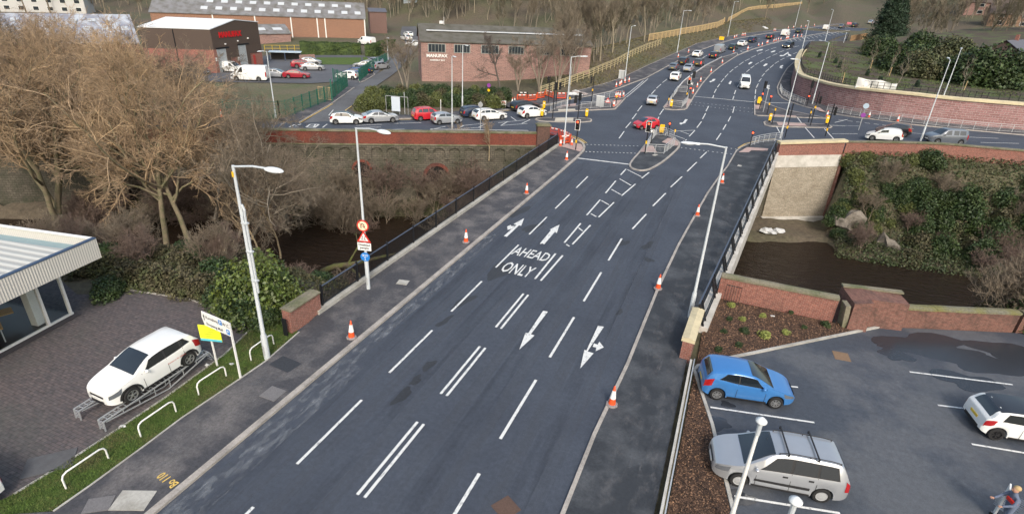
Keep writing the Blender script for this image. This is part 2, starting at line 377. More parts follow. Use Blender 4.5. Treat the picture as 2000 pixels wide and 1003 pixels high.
# river
wm = bpy.data.materials.new('river_water'); wm.use_nodes = True; nt = wm.node_tree; b = nt.nodes['Principled BSDF']
b.inputs['Base Color'].default_value = (.022, .0145, .0095, 1); b.inputs['Roughness'].default_value = .12; b.inputs['IOR'].default_value = 1.33; b.inputs['Specular IOR Level'].default_value = .28
tc = _n(nt, 'ShaderNodeNewGeometry'); mp = _n(nt, 'ShaderNodeMapping'); mp.inputs['Rotation'].default_value = (0, 0, R(-20)); mp.inputs['Scale'].default_value = (.55, 1.6, 1)
no = _n(nt, 'ShaderNodeTexNoise'); no.inputs['Scale'].default_value = 1.1; no.inputs['Detail'].default_value = 6; no.inputs['Distortion'].default_value = 1.2
bp = _n(nt, 'ShaderNodeBump'); bp.inputs['Strength'].default_value = .9; bp.inputs['Distance'].default_value = .35
nt.links.new(tc.outputs['Position'], mp.inputs[0]); nt.links.new(mp.outputs[0], no.inputs['Vector']); nt.links.new(no.outputs[0], bp.inputs['Height']); nt.links.new(bp.outputs[0], b.inputs['Normal'])
mb = MB(); xs = [-120, -80, -60, -50, -45, -32, -19, 0, 10, 20, 30, 45, 60, 120]
V = []
for x in xs: V += [(x, ext_tab(YS, x) - 1, WATER_Z), (x, ext_tab(YN, x) + .2, WATER_Z)]
F = [(2 * i, 2 * i + 2, 2 * i + 3, 2 * i + 1) for i in range(len(xs) - 1)]
river = mk('river_water', V, F, wm); river['kind'] = 'structure'

# ---- roads
def px(*pts): return [g(*p) for p in pts]
WALL_L = [(-75, 29.75), (-50.2, 44.2), (-20.9, 61.3)]
farL = [(1190, 180), (1240, 161), (1260, 154), (1302, 131), (1335, 114), (1364, 100), (1400, 87), (1440, 76), (1490, 67), (1544, 59), (1601, 52), (1640, 48.5), (1687, 44), (1715, 42)]
farR = [(1527.5, 150), (1537.5, 134), (1560, 114), (1583, 95), (1620, 79), (1655, 67), (1690, 58), (1730, 49)]
rightK = [(1518, 171), (1520, 184), (1527.5, 192.5), (1546, 201), (1571, 209), (1615, 221), (1652.5, 227.5), (1677.5, 231), (1775, 244), (1890, 255), (2000, 265)]
# near part: bridge carriageway and junction
main = [(-19.2, -14), (.15, -14), (.02, 27), (.3, 31), (4.3, 71.2), (11.9, 74.7), (19, 75.1), (30, 77.2), (60, 83.8)]
rk = px(*rightK); main += [(66, rk[-1][1] + (66 - rk[-1][0]) * .35)] + [(p[0] + .1, p[1] + .1) for p in rk[::-1]] + px(*farR)
fl = px(*farL); main += fl[::-1]
main += px((1130, 192), (1105, 197), (1079, 204), (998, 214.5), (971, 218), (905, 227), (809, 232.3), (774, 233.5), (704, 232.7), (660, 234), (645, 236), (585, 240), (540, 238), (450, 236), (300, 229), (150, 222))
main += [(-75, 30.5), (-50.4, 44.6), (-20.9, 61.7), (-19.2, 61.5)]
road = drape('road', main, .03, ASPH)
lane = px((590, 241), (650, 202), (692, 172), (732, 147), (748, 138), (770, 107), (797, 92), (782, 67), (785, 52), (812, 52), (824, 82), (800, 112), (775, 140), (725, 175), (687, 207), (672, 222), (660, 236))
drape('side_road', lane, .045, OLDASPH, cell=4)
yard = px((200, 150), (330, 157), (420, 160), (607, 163), (660, 160), (692, 172), (732, 147), (765, 112), (700, 108), (622, 108), (520, 108), (440, 138), (330, 135), (200, 120))
drape('factory_yard', yard, .02, YARD, cell=6)
lawn = px((618, 113), (706, 113), (702, 127), (614, 126.5)); drape('lawn', lawn, .06, GRASS, cell=6)
drape('hedge_grass', px((708, 112), (716, 112), (730, 128), (712, 128)), .065, GRASS, cell=6)
DEADG = mat('rough_grass', (.12, .105, .065), .95, .35, .6, col2=(.085, .1, .045), mix_scale=.12, bump=2, bscale=4, coords='World')
lot = px((100, 165), (330, 160), (420, 162), (607, 165.5), (676, 170), (640, 198), (560, 232), (450, 231), (300, 225), (120, 216)); drape('rough_grass', lot, .01, DEADG, cell=6)

FZ_ = .13
# patches of worn tarmac on the carriageway (old repairs)
PATCH = mat('tar_patch', (.032, .036, .044), .75, .3, 3, coords='World')
def blob(cx, cy, r, n=18, seed=0, ex=1.0, rot=0.0):
    rnd = random.Random(seed); ph = [rnd.uniform(0, 6.28) for _ in range(4)]; out = []
    for i in range(n):
        t = 2 * math.pi * i / n; q = r * (1 + .22 * math.sin(2 * t + ph[0]) + .18 * math.sin(3 * t + ph[1]) + .12 * math.sin(5 * t + ph[2]))
        a, b_ = q * math.cos(t) * ex, q * math.sin(t); out.append((cx + a * math.cos(rot) - b_ * math.sin(rot), cy + a * math.sin(rot) + b_ * math.cos(rot)))
    return out
for i, (a, b_, r, ex) in enumerate([(975, 530, .55, 2.6), (786, 773, .28, 2), (812, 743, .2, 2), (838, 714, .25, 1.6), (868, 628, .2, 3), (1215, 475, .35, 2), (1267, 508, .3, 1.2), (1265, 480, .3, 2.4), (1210, 610, .16, 2), (1010, 415, .5, 3), (1040, 445, .4, 3), (905, 590, .3, 3)]):
    c = g(a, b_); drape('tar_stain', blob(c[0], c[1], r, seed=i, ex=ex, rot=R(80)), .034, PATCH, parent=road)
def film(name, col, lo, hi, amt, sc, stretch=(1, 1, 1)):
    """thin worn or dusty film: noise decides where it covers the surface below"""
    M = bpy.data.materials.new(name); M.use_nodes = True; nt = M.node_tree; b = nt.nodes['Principled BSDF']; b.inputs['Base Color'].default_value = (*col, 1); b.inputs['Roughness'].default_value = .9
    ge = _n(nt, 'ShaderNodeNewGeometry'); mp = _n(nt, 'ShaderNodeMapping'); mp.inputs['Scale'].default_value = stretch; n = _n(nt, 'ShaderNodeTexNoise'); n.inputs['Scale'].default_value = sc; n.inputs['Detail'].default_value = 9; n.inputs['Roughness'].default_value = .68
    rp = _n(nt, 'ShaderNodeMapRange'); rp.inputs[1].default_value = lo; rp.inputs[2].default_value = hi; rp.inputs[4].default_value = amt
    nt.links.new(ge.outputs['Position'], mp.inputs[0]); nt.links.new(mp.outputs[0], n.inputs['Vector']); nt.links.new(n.outputs[0], rp.inputs[0]); nt.links.new(rp.outputs[0], b.inputs['Alpha']); return M
DUST = film('road_dust', (.22, .24, .27), .47, .68, .75, 1.3, (2.2, .8, 1)); POL = film('polished_track', (.105, .115, .135), .35, .8, .3, .8, (3, .25, 1)); OILF = film('dark_track', (.018, .02, .026), .42, .8, .3, .7, (3, .2, 1)); SCUF = film('scuffs', (.2, .2, .21), .5, .72, .4, 2.2, (1, .6, 1))
mb = MB(); ribbon(mb, [(-14.75, -8), (-14.7, 24), (-14.9, 34)], .75, .036, step=4); mb.build('gutter_dust', DUST, road)
mb = MB(); ribbon(mb, [(-14.1, 2), (-14.05, 17)], .6, .0365, step=4); mb.build('gutter_dust', DUST, road)
mb = MB()
for x_ in (-14.6, -13.15, -11.9, -10.35, -8.5, -7.0, -5.3, -3.85): ribbon(mb, [(x_, -10), (x_ + .05, 20), (x_ - .05, 40), (x_, 55)], .55, .0355, step=5)
mb.build('wheel_track', POL, road)
mb = MB()
for x_ in (-13.9, -11.1, -7.75, -4.55): ribbon(mb, [(x_, -10), (x_ + .1, 25), (x_, 56)], .8, .0372, step=5)
mb.build('oil_track', OILF, road)
mb = MB()
for x_ in (-17.9, -16.6): ribbon(mb, [(x_, 22), (x_ + .2, 40), (x_, 56)], 1.1, FZ_ + .004, step=5)
ribbon(mb, [(-17.0, 8), (-16.6, 20)], 1.6, FZ_ + .004, step=5)
for x_ in (-1.7, -.5): ribbon(mb, [(x_, -10), (x_ + .2, 25), (x_ + 1.4, 50)], .9, FZ_ + .004, step=5)
mb.build('footway_scuffs', SCUF, road)

# ---- footways (raised 0.12) and their kerbs
FZ = .13
corner = px((1125, 310), (1134, 301), (1139.5, 295), (1141, 288), (1138, 281), (1128, 275), (1115, 270), (1104, 264.5))
lfoot = [(-15.3, -14)] + [(-15.3, 52.0)] + corner + [(-20.6, 62.6), (-50.0, 45.4), (-75, 30.9), (-75, 30.0), (-50.2, 44.4), (-20.9, 61.5), (-18.7, 60.2), (-18.7, 19.9)] + px((585, 652), (520, 709), (468, 745), (357, 820), (280, 878), (182, 950), (107, 1003)) + [(-20.3, 5), (-22.0, -14)]
drape('footway', lfoot, FZ, FOOT, th=.2)
kerbR = px((1100, 1003), (1160, 852), (1225, 714), (1285, 565), (1325, 480), (1381, 380), (1402, 350), (1420, 327), (1438, 296), (1446, 290), (1465, 281), (1485, 276.5), (1516, 273.3))
rfoot = [(-2.9, -14)] + kerbR + [(5.0, 73.4), (4.32, 71.3), (.3, 31), (.02, 27.5), (.15, -14)]
drape('footway', rfoot[::-1], FZ, ASPH_N, th=.2)
FZI = .13
ISL = {
 'near': [(1230, 322.5), (1231, 328.5), (1240, 332.5), (1252.5, 334.7), (1265, 333), (1277.5, 327.5), (1296, 316), (1309, 305), (1324, 291), (1327.5, 284), (1326, 279), (1318, 272), (1306, 266), (1297, 262), (1283, 261), (1271, 272), (1259, 285), (1249, 299), (1236, 313)],
 'far': [(1296, 211), (1299, 214), (1315, 215.6), (1336, 215), (1341, 212.5), (1356, 187.5), (1371, 165), (1387.5, 146), (1407.5, 130), (1440, 109), (1440, 104), (1410, 113), (1377.5, 130), (1346, 151), (1334, 161), (1315, 184)],
 'left': [(1046, 235), (1050, 232), (1067.5, 231), (1130, 232), (1151, 232.5), (1156, 236), (1151, 239.5), (1105, 239.5), (1055, 238)],
 'slip': [(1070, 220.6), (1135, 217), (1180, 215), (1201, 214), (1209, 206), (1222.5, 191), (1192.5, 196), (1154, 202.5), (1117.5, 209.4), (1085, 214)],
 'right': [(1492, 240), (1494, 245), (1502.5, 247.5), (1565, 249.4), (1621, 250.6), (1624, 248.7), (1615, 244), (1565, 242), (1515, 239), (1495, 238.5)],
 'tri': [(1474, 225), (1480, 226.5), (1502, 227.5), (1556, 230), (1600, 231.5), (1616, 232.5), (1590, 227), (1552, 219), (1534, 216), (1510, 208.5), (1490, 199), (1476, 195.5), (1473.5, 200)],
}
kb = MB()
for k, pts in ISL.items():
    pp = px(*pts)
    if k in ('near', 'left'): pp = smooth_line(pp + [pp[0]], 1)[:-1]
    isl = drape('traffic_island', pp, FZI, FOOT if k != 'near' else ASPH_N, th=.2)
    # kerb ring, pulled in by half its width
    cx = sum(p[0] for p in pp) / len(pp); cy = sum(p[1] for p in pp) / len(pp)
    ribbon(kb, pp, .2, FZI + .012, .16, closed=True)
ribbon(kb, [(-15.3, -14), (-15.3, 50)] + corner, .26, FZ + .015, .17)
ribbon(kb, [(-2.9, -14)] + kerbR, .16, FZ + .015, .17)
nwk = px((998, 214.5), (1040, 208), (1079, 204), (1105, 197), (1130, 192), (1190, 180), (1240, 161), (1260, 154), (1302, 131), (1335, 114), (1364, 100), (1400, 87), (1440, 76), (1490, 67), (1544, 59), (1601, 52), (1640, 48.5))
nwo = px((1640, 46.5), (1601, 50), (1544, 56), (1490, 62), (1450, 67), (1405, 76), (1360, 86), (1320, 104), (1290, 117.5), (1260, 131), (1215, 152.5), (1182, 164), (1142, 175), (1112, 182), (1090, 186), (1060, 188), (1010, 196), (985, 205), (960, 209))
drape('footway', nwk + nwo, FZ, FOOT, th=.25)
ribbon(kb, nwk, .2, FZ + .015, .17); ribbon(kb, nwo[:-4], .12, FZ + .015, .17)
rkp = px(*rightK); wallbase = px((1551, 186), (1580, 196), (1615, 209), (1700, 225), (1825, 240), (1925, 249), (2000, 255.5))
rback = [(wallbase[-1][0] + 14, wallbase[-1][1] + 4.4)] + wallbase[::-1] + px((1543, 170), (1543, 155), (1552, 135), (1566, 118), (1585, 98))
rk2 = [(rkp[-1][0] + 14, rkp[-1][1] + 4.6)] + rkp[::-1] + px((1527.5, 150), (1537.5, 134), (1560, 114), (1583, 95))
drape('footway', rk2 + rback[::-1], FZ, FOOT, th=.25); ribbon(kb, rk2, .2, FZ + .015, .17)
ribbon(kb, px((1440, 109), (1470, 97), (1490, 91), (1518, 82.5), (1557, 74), (1609, 65.5), (1660, 60)), .3, .12, .12)
nsf = px((704, 232.7), (774, 233.5), (809, 232.3), (905, 227), (971, 218), (998, 214.5), (985, 205), (960, 209), (900, 218), (860, 222), (800, 226), (700, 225), (680, 215), (672, 222), (680, 231))
drape('footway', nsf, FZ, FOOT, th=.2); ribbon(kb, nsf[:6], .15, FZ + .015, .17)
# pavement beside the lane up to the factory
lf = px((560, 238), (585, 240), (650, 202), (692, 172), (680, 169), (640, 196), (545, 234)); drape('footway', lf, FZ, FOOT, th=.2); ribbon(kb, lf[1:4], .15, FZ + .015, .17)
lf2 = px((732, 147), (728, 142), (700, 156), (703, 162), (712, 159)); drape('footway', lf2, FZ, FOOT, th=.2); ribbon(kb, lf2, .15, FZ + .015, .17, closed=True)
kb.build('kerb', KERB)['kind'] = 'structure'
# tactile paving slabs
tp = [((1092, 288), (1123, 296), (1133, 299), (1139, 291), (1135, 284), (1115, 280)), ((1250, 299), (1283, 301), (1275, 287), (1259, 286.5)), ((1292, 280), (1304, 272), (1316, 273), (1325, 281), (1324, 287), (1318, 287)),
      ((1297, 211), (1314, 211), (1309, 197), (1303, 203)), ((1342, 194), (1350, 196), (1344, 206), (1340, 212)), ((1474.5, 207), (1485.5, 207), (1484, 215), (1474.5, 215)), ((1503, 225), (1554, 228), (1556, 230), (1505, 228)),
      ((1516, 240.5), (1570, 243), (1576, 248), (1520, 247)), ((1442, 300), (1462, 300), (1467, 296), (1498, 297), (1500, 292.5), (1458, 290)), ((1080, 213), (1124, 208), (1125, 204), (1100, 207)),
      ((1600, 219), (1612, 221), (1600, 212), (1588, 211)), ((1195, 199), (1215, 197), (1205, 208), (1198, 212))]
for q in tp: drape('tactile_paving', px(*q), FZ + .035, PINK, parent=road)
for q in [((1090, 215.5), (1123, 214.5), (1124, 218), (1090, 219.5)), ((1085, 232.5), (1120, 232.5), (1119, 239), (1083, 239))]: drape('tactile_paving', px(*q), FZ + .04, BUFF, parent=road)

# ---- dealer forecourt, verge, car park, planting bed
PAV = brick_mat('block_paving', (.118, .096, .098), (.078, .07, .076), (.045, .048, .044), soot=(.075, .078, .072), mort=.009, bw=.26, rh=.13, soot_lo=.47, soot_hi=.7, stain_scale=.22)
edge = px((500, 634), (439, 693), (328, 774), (240, 833), (130, 904), (28, 966))
pav = px((209, 576), (230, 563), (275, 570), (375, 586), (425, 606)) + edge + [(-21.5, 2), (-24, -8), (-50, -8), (-48, 12), (-37, 17)] + px((150, 575),)
drape('block_paving', pav, .03, PAV, uv=True)
kb2 = MB(); ribbon(kb2, px((230, 563), (275, 570), (375, 586), (425, 606), (500, 634), (439, 693), (328, 774), (240, 833), (130, 904), (28, 966)), .1, .06, .06); kb2.build('paving_edging', CONC)['kind'] = 'structure'
verge = [(-22.1, -14)] + px((107, 1003), (182, 950), (280, 878), (357, 820), (468, 745), (520, 709), (585, 652), (560, 622), (500, 634)) + edge[1:] + [(-21.5, 2), (-24, -8), (-25, -14)]
drape('grass_verge', verge, .05, GRASS)
kb3 = MB(); ribbon(kb3, px((107, 1003), (182, 950), (280, 878), (357, 820), (468, 745), (520, 709), (585, 652)), .06, .16, .1); kb3.build('verge_edging', CONC)['kind'] = 'structure'
wallR = [(.8, 31.8), (7.1, 31.95), (10.2, 32.9), (16.4, 35.4), (30, 40.3)]
cpk = px((1730, 637), (1560, 672), (1420, 701), (1362, 716), (1356, 724), (1390, 830), (1432, 1003)) + [(3.1, 8), (3.6, -12), (60, -12), (60, 50), (30, 40.2), (16.4, 35.3), (10.2, 32.8)]
drape('car_park', cpk[::-1], .03, CARPARK)
PUD = mat('damp_tarmac', (.03, .034, .042), .25, .2, 2, coords='World')
for i, (a, b_, r, ex) in enumerate([(1840, 690, .9, 2.6), (1930, 710, 1.1, 2), (1975, 690, 1.0, 2), (1800, 668, .8, 3), (1745, 690, .45, 1.5), (1760, 700, .3, 2), (1400, 828, .4, 1.5), (1420, 790, .25, 1), (1890, 745, .7, 2.2), (1440, 975, .4, 1.5)]):
    c = g(a, b_); drape('damp_patch', blob(c[0], c[1], r, seed=40 + i, ex=ex, n=26, rot=R(20)), .032 + .0012 * i, PUD, kind='structure')
kb4 = MB(); ribbon(kb4, px((1730, 637), (1560, 672), (1420, 701), (1362, 716), (1355, 724), (1390, 830), (1432, 1003)) + [(3.1, 8)], .14, .12, .12); kb4.build('kerb', CONC)['kind'] = 'structure'
mul = [(.45, -12), (3.1, -12), (3.1, 8)] + px((1432, 1003), (1390, 830), (1356, 724), (1362, 716), (1420, 701), (1560, 672), (1730, 637)) + [(9.5, 32.4), (7.1, 31.8), (.8, 31.7), (.5, 28)]
drape('planting_bed', mul, .05, MULCH)

# ---- painted markings
wm_ = MB(); DZ = .052
def line(p, q, w=.12, dz=DZ): ribbon(wm_, [p, q], w, dz)
def pl(a, b, w=.12): line(g(*a), g(*b), w)
for k in range(-3, 8): line((-12.5, 5.13 + 6 * k + .05), (-12.5, 9.1 + 6 * k), .12)
for k in range(-3, 4):
    y0 = 5.05 + 5.93 * k
    line((-9.66, y0), (-9.66, y0 + 4), .12); line((-9.36, y0), (-9.36, y0 + 4), .12)
for k in range(-3, 6): line((-6.2, 3.5 + 6.03 * k), (-6.2, 7.6 + 6.03 * k), .13)
for a, b in [((1044.7, 545.7), (1085, 496)), ((1056, 549), (1099, 499.7)), ((1102, 475), (1134, 437)), ((1118, 478), (1153, 440.5)), ((1106, 478), (1112, 482)), ((1130, 446), (1138, 452)), ((1146, 421), (1172, 391)), ((1169, 425), (1199, 396)), ((1154, 418), (1164.5, 424)), ((1174.5, 392.5), (1189.5, 401)),
             ((1182.5, 378), (1202.5, 354)), ((1214, 383), (1241, 360)), ((1194, 370.5), (1212.5, 381)), ((1210, 350), (1232.5, 363)), ((1212, 342.5), (1222.5, 331)), ((1225, 332), (1252.5, 346)), ((1253, 349), (1267.5, 337.5)),
             ((1235, 448), (1262, 419)), ((1275, 403), (1300, 378)), ((1310, 366), (1332, 345.5)), ((1342, 335.5), (1360.5, 317.5)), ((1367.5, 309.5), (1380, 297.5)), ((1399, 274), (1408, 261)), ((1412, 254), (1418, 243.5)), ((1422, 238), (1427, 228)), ((1431, 221), (1434, 209))]: pl(a, b, .13)
pl((1124, 309), (1231, 322), .3)
for a, b in [((1209, 271), (1219, 257)), ((1222, 250.5), (1232, 239)), ((1234.5, 233.5), (1243, 222.5)), ((1245, 218), (1254, 207)), ((1262, 199), (1269, 188)), ((1272, 184.5), (1280, 176)), ((1282, 173), (1291, 165)), ((1294, 162), (1303, 155)), ((1320, 142), (1328, 137)), ((1347, 126), (1352, 123)), ((1372, 114), (1381, 108.5)), ((1288, 225), (1296, 213.5)), ((1284, 235), (1287, 229)), ((1414, 94), (1420, 92)), ((1476, 78), (1484, 76)), ((1588, 60), (1598, 58)),
             ((1361, 250), (1370, 238)), ((1372, 233), (1378, 222)), ((1378.5, 218), (1384, 208)), ((1392, 192), (1394, 186.5)), ((1395, 182), (1399, 174.5)), ((1401, 171), (1406, 164.5)), ((1408, 161), (1414, 154)), ((1415.5, 152), (1422, 145)), ((1425, 142), (1432, 136)), ((1434.5, 134), (1441, 130)), ((1431, 195), (1433.5, 188)), ((1434, 184.5), (1437, 177)), ((1440, 171), (1443, 165)), ((1449.5, 150), (1455, 144)), ((1458, 141), (1464, 136)), ((1466, 134), (1473, 129)), ((1475, 127), (1482, 123)), ((1485, 121.5), (1493, 117)),
             ((1444, 127), (1452, 121.5)), ((1455, 119.5), (1464, 115.5)), ((1467, 113), (1476, 109)), ((1480, 107), (1489, 103)), ((1494, 101), (1502, 97.5)), ((1506, 96), (1516, 93)), ((1496, 115), (1505, 111)), ((1509, 109), (1518, 105)), ((1521, 103), (1531, 99.5)), ((1536, 98), (1545, 94.5)), ((1550, 93), (1560, 90)), ((1574, 196.5 / 2), (1566, 101.5)), ((1474, 194), (1475, 187)), ((1475, 184), (1476, 175)), ((1477, 172), (1481, 164)), ((1482, 160), (1487, 154)), ((1488, 150), (1493, 144)), ((1495, 141), (1502, 135)), ((1504, 133), (1511, 127)), ((1513, 125), (1521, 120)), ((1524, 118), (1532, 114)), ((1536, 112), (1545, 108)), ((1549, 106), (1557, 102.5))]: pl(a, b, .13)
pl((1357, 189), (1474, 200), .28); pl((1478, 199.5), (1546, 202), .25)
# give-way and hatch lines by the big island
for a, b in [((1305, 257.5), (1357, 255)), ((1300, 259), (1337, 272)), ((1338, 275.5), (1341, 273)), ((1329, 257), (1346, 263)), ((1346, 267), (1357, 255.5)),
             ((973, 240.5), (1026, 235)), ((978, 246), (1030, 242)), ((978, 246), (992, 238)), ((1019, 242), (1035, 234.5)), ((998, 229), (1008, 236)), ((898, 246.5), (948, 241.5)), ((900, 252), (950, 249)), ((893, 252), (907, 245.5)), ((934, 250), (949, 242)), ((842, 254), (870, 247.5)), ((810, 255), (868, 255)),
             ((695, 246), (746, 243.5)), ((692, 250), (744, 249)), ((771, 242), (823, 240.3)), ((740, 254.5), (790, 253)), ((642, 226), (651, 215.5)), ((643, 230.5), (650, 238)), ((630, 250), (639, 243)), ((548, 244), (559, 240)),
             ((1630, 240), (1655, 234)), ((1621, 245), (1678, 247)), ((1626, 246), (1650, 247)), ((1610, 252), (1628, 272)), ((1557, 230), (1590, 270)), ((1516, 247), (1523, 260)), ((1625, 262), (1675, 262)), ((1880, 268), (1950, 271)), ((1915, 279), (1990, 281)), ((1772, 260), (1800, 262))]: pl(a, b, .13)
for k in range(9): pl((1638 + 17 * k, 234.5 + 2.05 * k), (1648 + 17 * k, 235.7 + 2.05 * k), .2)
# crossing studs (rows of small white squares)
for (a, b, n) in [((1147, 283), (1245, 286), 14), ((1145, 297), (1240, 300), 14), ((1335, 276), (1437, 292), 13), ((1331, 289), (1437, 303), 13), ((1352, 200), (1470, 213), 16), ((1350, 205), (1470, 220), 16)]:
    A, B = g(*a), g(*b)
    for k in range(n):
        t = k / (n - 1); p = (A[0] + (B[0] - A[0]) * t, A[1] + (B[1] - A[1]) * t); line((p[0] - .09, p[1]), (p[0] + .09, p[1]), .16)
# double dashed line of the slip road, ladder hatching on the median
for (a, b) in [((1219, 189), (1257, 158)), ((1224, 190), (1266, 154))]:
    A, B = g(*a), g(*b); n = 26
    for k in range(0, n): 
        t0, t1 = k / n, (k + .62) / n
        line((A[0] + (B[0] - A[0]) * t0, A[1] + (B[1] - A[1]) * t0), (A[0] + (B[0] - A[0]) * t1, A[1] + (B[1] - A[1]) * t1), .2)
la = [(1410, 114), (1437, 103), (1470, 92), (1500, 85), (1540, 76), (1580, 69), (1640, 57)]; lb = [(1418, 117), (1440, 107), (1470, 96), (1500, 88), (1540, 79), (1580, 72), (1655, 60)]
lpa = resample(px(*la), 4.2); lpb = resample(px(*lb), 4.2)
for i in range(min(len(lpa), len(lpb)) - 1):
    if i % 2 == 0: line(lpa[i], lpa[i + 1], .12); line(lpb[i], lpb[i + 1], .12); line(lpa[i], lpb[i], .12); line(lpa[i + 1], lpb[i + 1], .12)
for i in range(14):
    t = i / 13; a = (1542 + 105 * t, 77.5 - 16 * t); pl(a, (a[0] + 6 + 2 * t, a[1] + 4.5 - 1.5 * t), .14)
    a = (1590 + 100 * t, 57 - 8 * t); pl(a, (a[0] + 9, a[1] + 3.2), .16)
pl((1569, 82), (1592, 79), .14); pl((1559, 81), (1590, 79), .14)
# solid edge lines along the far carriageways
ribbon(wm_, px((1316, 182), (1334, 160), (1347, 149.5), (1378, 128.5), (1410, 112)), .14, FZI + .03)
# car park bays
pl((1387, 796), (1590, 826), .1); pl((1434, 970), (1640, 1003), .1); pl((1776, 727), (1977, 752), .1); pl((1831, 792), (1880, 798), .1); pl((1897, 868), (2010, 887), .1); pl((1540, 755), (1558, 757), .1)
def polym(pts, dz=DZ, par=None):
    vs = [(p[0], p[1], T0(p[0], p[1]) + dz) for p in [g(*q) for q in pts]]
    a = sum(vs[i][0] * vs[(i + 1) % len(vs)][1] - vs[(i + 1) % len(vs)][0] * vs[i][1] for i in range(len(vs)))
    if a < 0: vs = vs[::-1]
    wm_.add(vs, [tuple(range(len(vs)))])
z1 = lambda l: [(900 + a / 3.04, 400 + b / 3.04) for a, b in l]
for q in ([(485, 232), (468, 235), (535, 153), (527, 150), (586, 120), (570, 170), (557, 165), (495, 237)], [(255, 188), (330, 122), (313, 117), (376, 82), (358, 128), (345, 125), (274, 193)], [(275, 132), (278, 152), (290, 148), (302, 146), (320, 128), (300, 130), (296, 122)],
          [(488, 632), (517, 637), (415, 771), (438, 778), (347, 862), (384, 762), (400, 765)], [(814, 720), (849, 727), (752, 873), (788, 884), (708, 975), (733, 863), (745, 868)], [(790, 825), (812, 833), (822, 815), (848, 849), (800, 872), (803, 850), (782, 845)]): polym(z1(q))
z2 = lambda l: [(1190 + a / 8, 130 + b / 8) for a, b in l]
for q in ([(1185, 830), (1225, 832), (1185, 890), (1150, 898), (1118, 915), (1095, 895), (1100, 885), (1150, 880)], [(1620, 200), (1662, 200), (1635, 232), (1600, 240), (1580, 252), (1562, 235), (1600, 228)], [(1885, 230), (1915, 233), (1905, 255), (1890, 285), (1858, 268), (1875, 255)]): polym(z2(q))
z4 = lambda l: [(1440 + a / 7.692, 20 + b / 7.692) for a, b in l]
for q in ([(355, 592), (388, 590), (370, 608), (320, 612), (300, 625), (288, 612), (320, 602)], [(550, 610), (578, 612), (560, 628), (515, 640), (498, 632)], [(760, 632), (775, 640), (700, 690), (655, 698), (632, 690), (650, 678), (690, 680)], [(755, 650), (815, 680), (800, 695), (770, 690), (760, 668)], [(200, 780), (230, 785), (215, 800), (180, 820), (160, 815), (180, 795)], [(430, 805), (458, 812), (440, 830), (405, 848), (388, 840), (405, 822)], [(655, 835), (690, 830), (685, 845), (660, 862), (685, 870), (670, 882), (632, 865)]): polym(z4(q))
polym([(1497, 167), (1503, 167), (1500, 171), (1504, 174), (1500, 175), (1496, 171)])
for q in ([(598, 249), (606, 243.5), (623, 243.5), (615, 250)],): 
    for a, b in zip(q, q[1:] + q[:1]): pl(a, b, .22)
pl((606, 247), (618, 247), .2); pl((612, 250), (616, 244), .2); pl((565, 249), (576, 244), .2); pl((577, 247), (588, 243), .18); pl((569, 249.5), (583, 249), .15)
# SLOW-style lettering and turning words: AHEAD / ONLY
def road_text(s, x0, x1, y0, y1, bold=.012):
    V, F = text_mesh(s, 1, bold); xs = [v[0] for v in V]; ys = [v[1] for v in V]; a, b, c, d = min(xs), max(xs), min(ys), max(ys)
    V = [(x0 + (v[0] - a) / (b - a) * (x1 - x0), y0 + (v[1] - c) / (d - c) * (y1 - y0), DZ) for v in V]; wm_.add(V, F)
A = g(999, 498.7); B = g(1068, 511); C = g(1010, 481.6); D = g(1077.6, 497)
road_text('AHEAD', (A[0] + C[0]) / 2 - .02, (B[0] + D[0]) / 2, (A[1] + B[1]) / 2, (C[1] + D[1]) / 2)
A = g(978.5, 531); B = g(1028, 542.5); C = g(987, 512); D = g(1046, 521.5)
road_text('ONLY', (A[0] + C[0]) / 2, (B[0] + D[0]) / 2 + .15, (A[1] + B[1]) / 2, (C[1] + D[1]) / 2)
wm_.build('road_marking', WHITE, road)
ym = MB()
for q in ([(585, 241), (650, 203.5)], [(672, 222), (676, 215), (687, 208)], [(704, 234.3), (774, 235.1), (809, 233.9), (905, 228.6), (971, 219.6), (998, 216.2), (1079, 206)], [(1104, 263), (1118, 268), (1132, 273.5), (1143, 281)], [(1102, 261.5), (1120, 266.5), (1135, 272.5), (1146, 280)], [(1441, 290), (1455, 281.5), (1470, 277.5), (1495, 273.5), (1515, 271.5)], [(1444, 289.5), (1457, 282.8), (1471, 279), (1496, 275), (1515, 273)]):
    ribbon(ym, px(*q), .11, .055)
V_, F_ = text_mesh('Bo 110', .42, .008); ga = g(352, 948); gb = g(322, 926); ux_, uy_ = (gb[0] - ga[0]), (gb[1] - ga[1]); ll = math.hypot(ux_, uy_); ux_ /= ll; uy_ /= ll; xm = max(v[0] for v in V_)
ym.add([(ga[0] + v[0] * ux_ * ll / xm - v[1] * uy_, ga[1] + v[0] * uy_ * ll / xm + v[1] * ux_, FZ + .012) for v in V_], F_)
ym.build('yellow_marking', YEL, road)
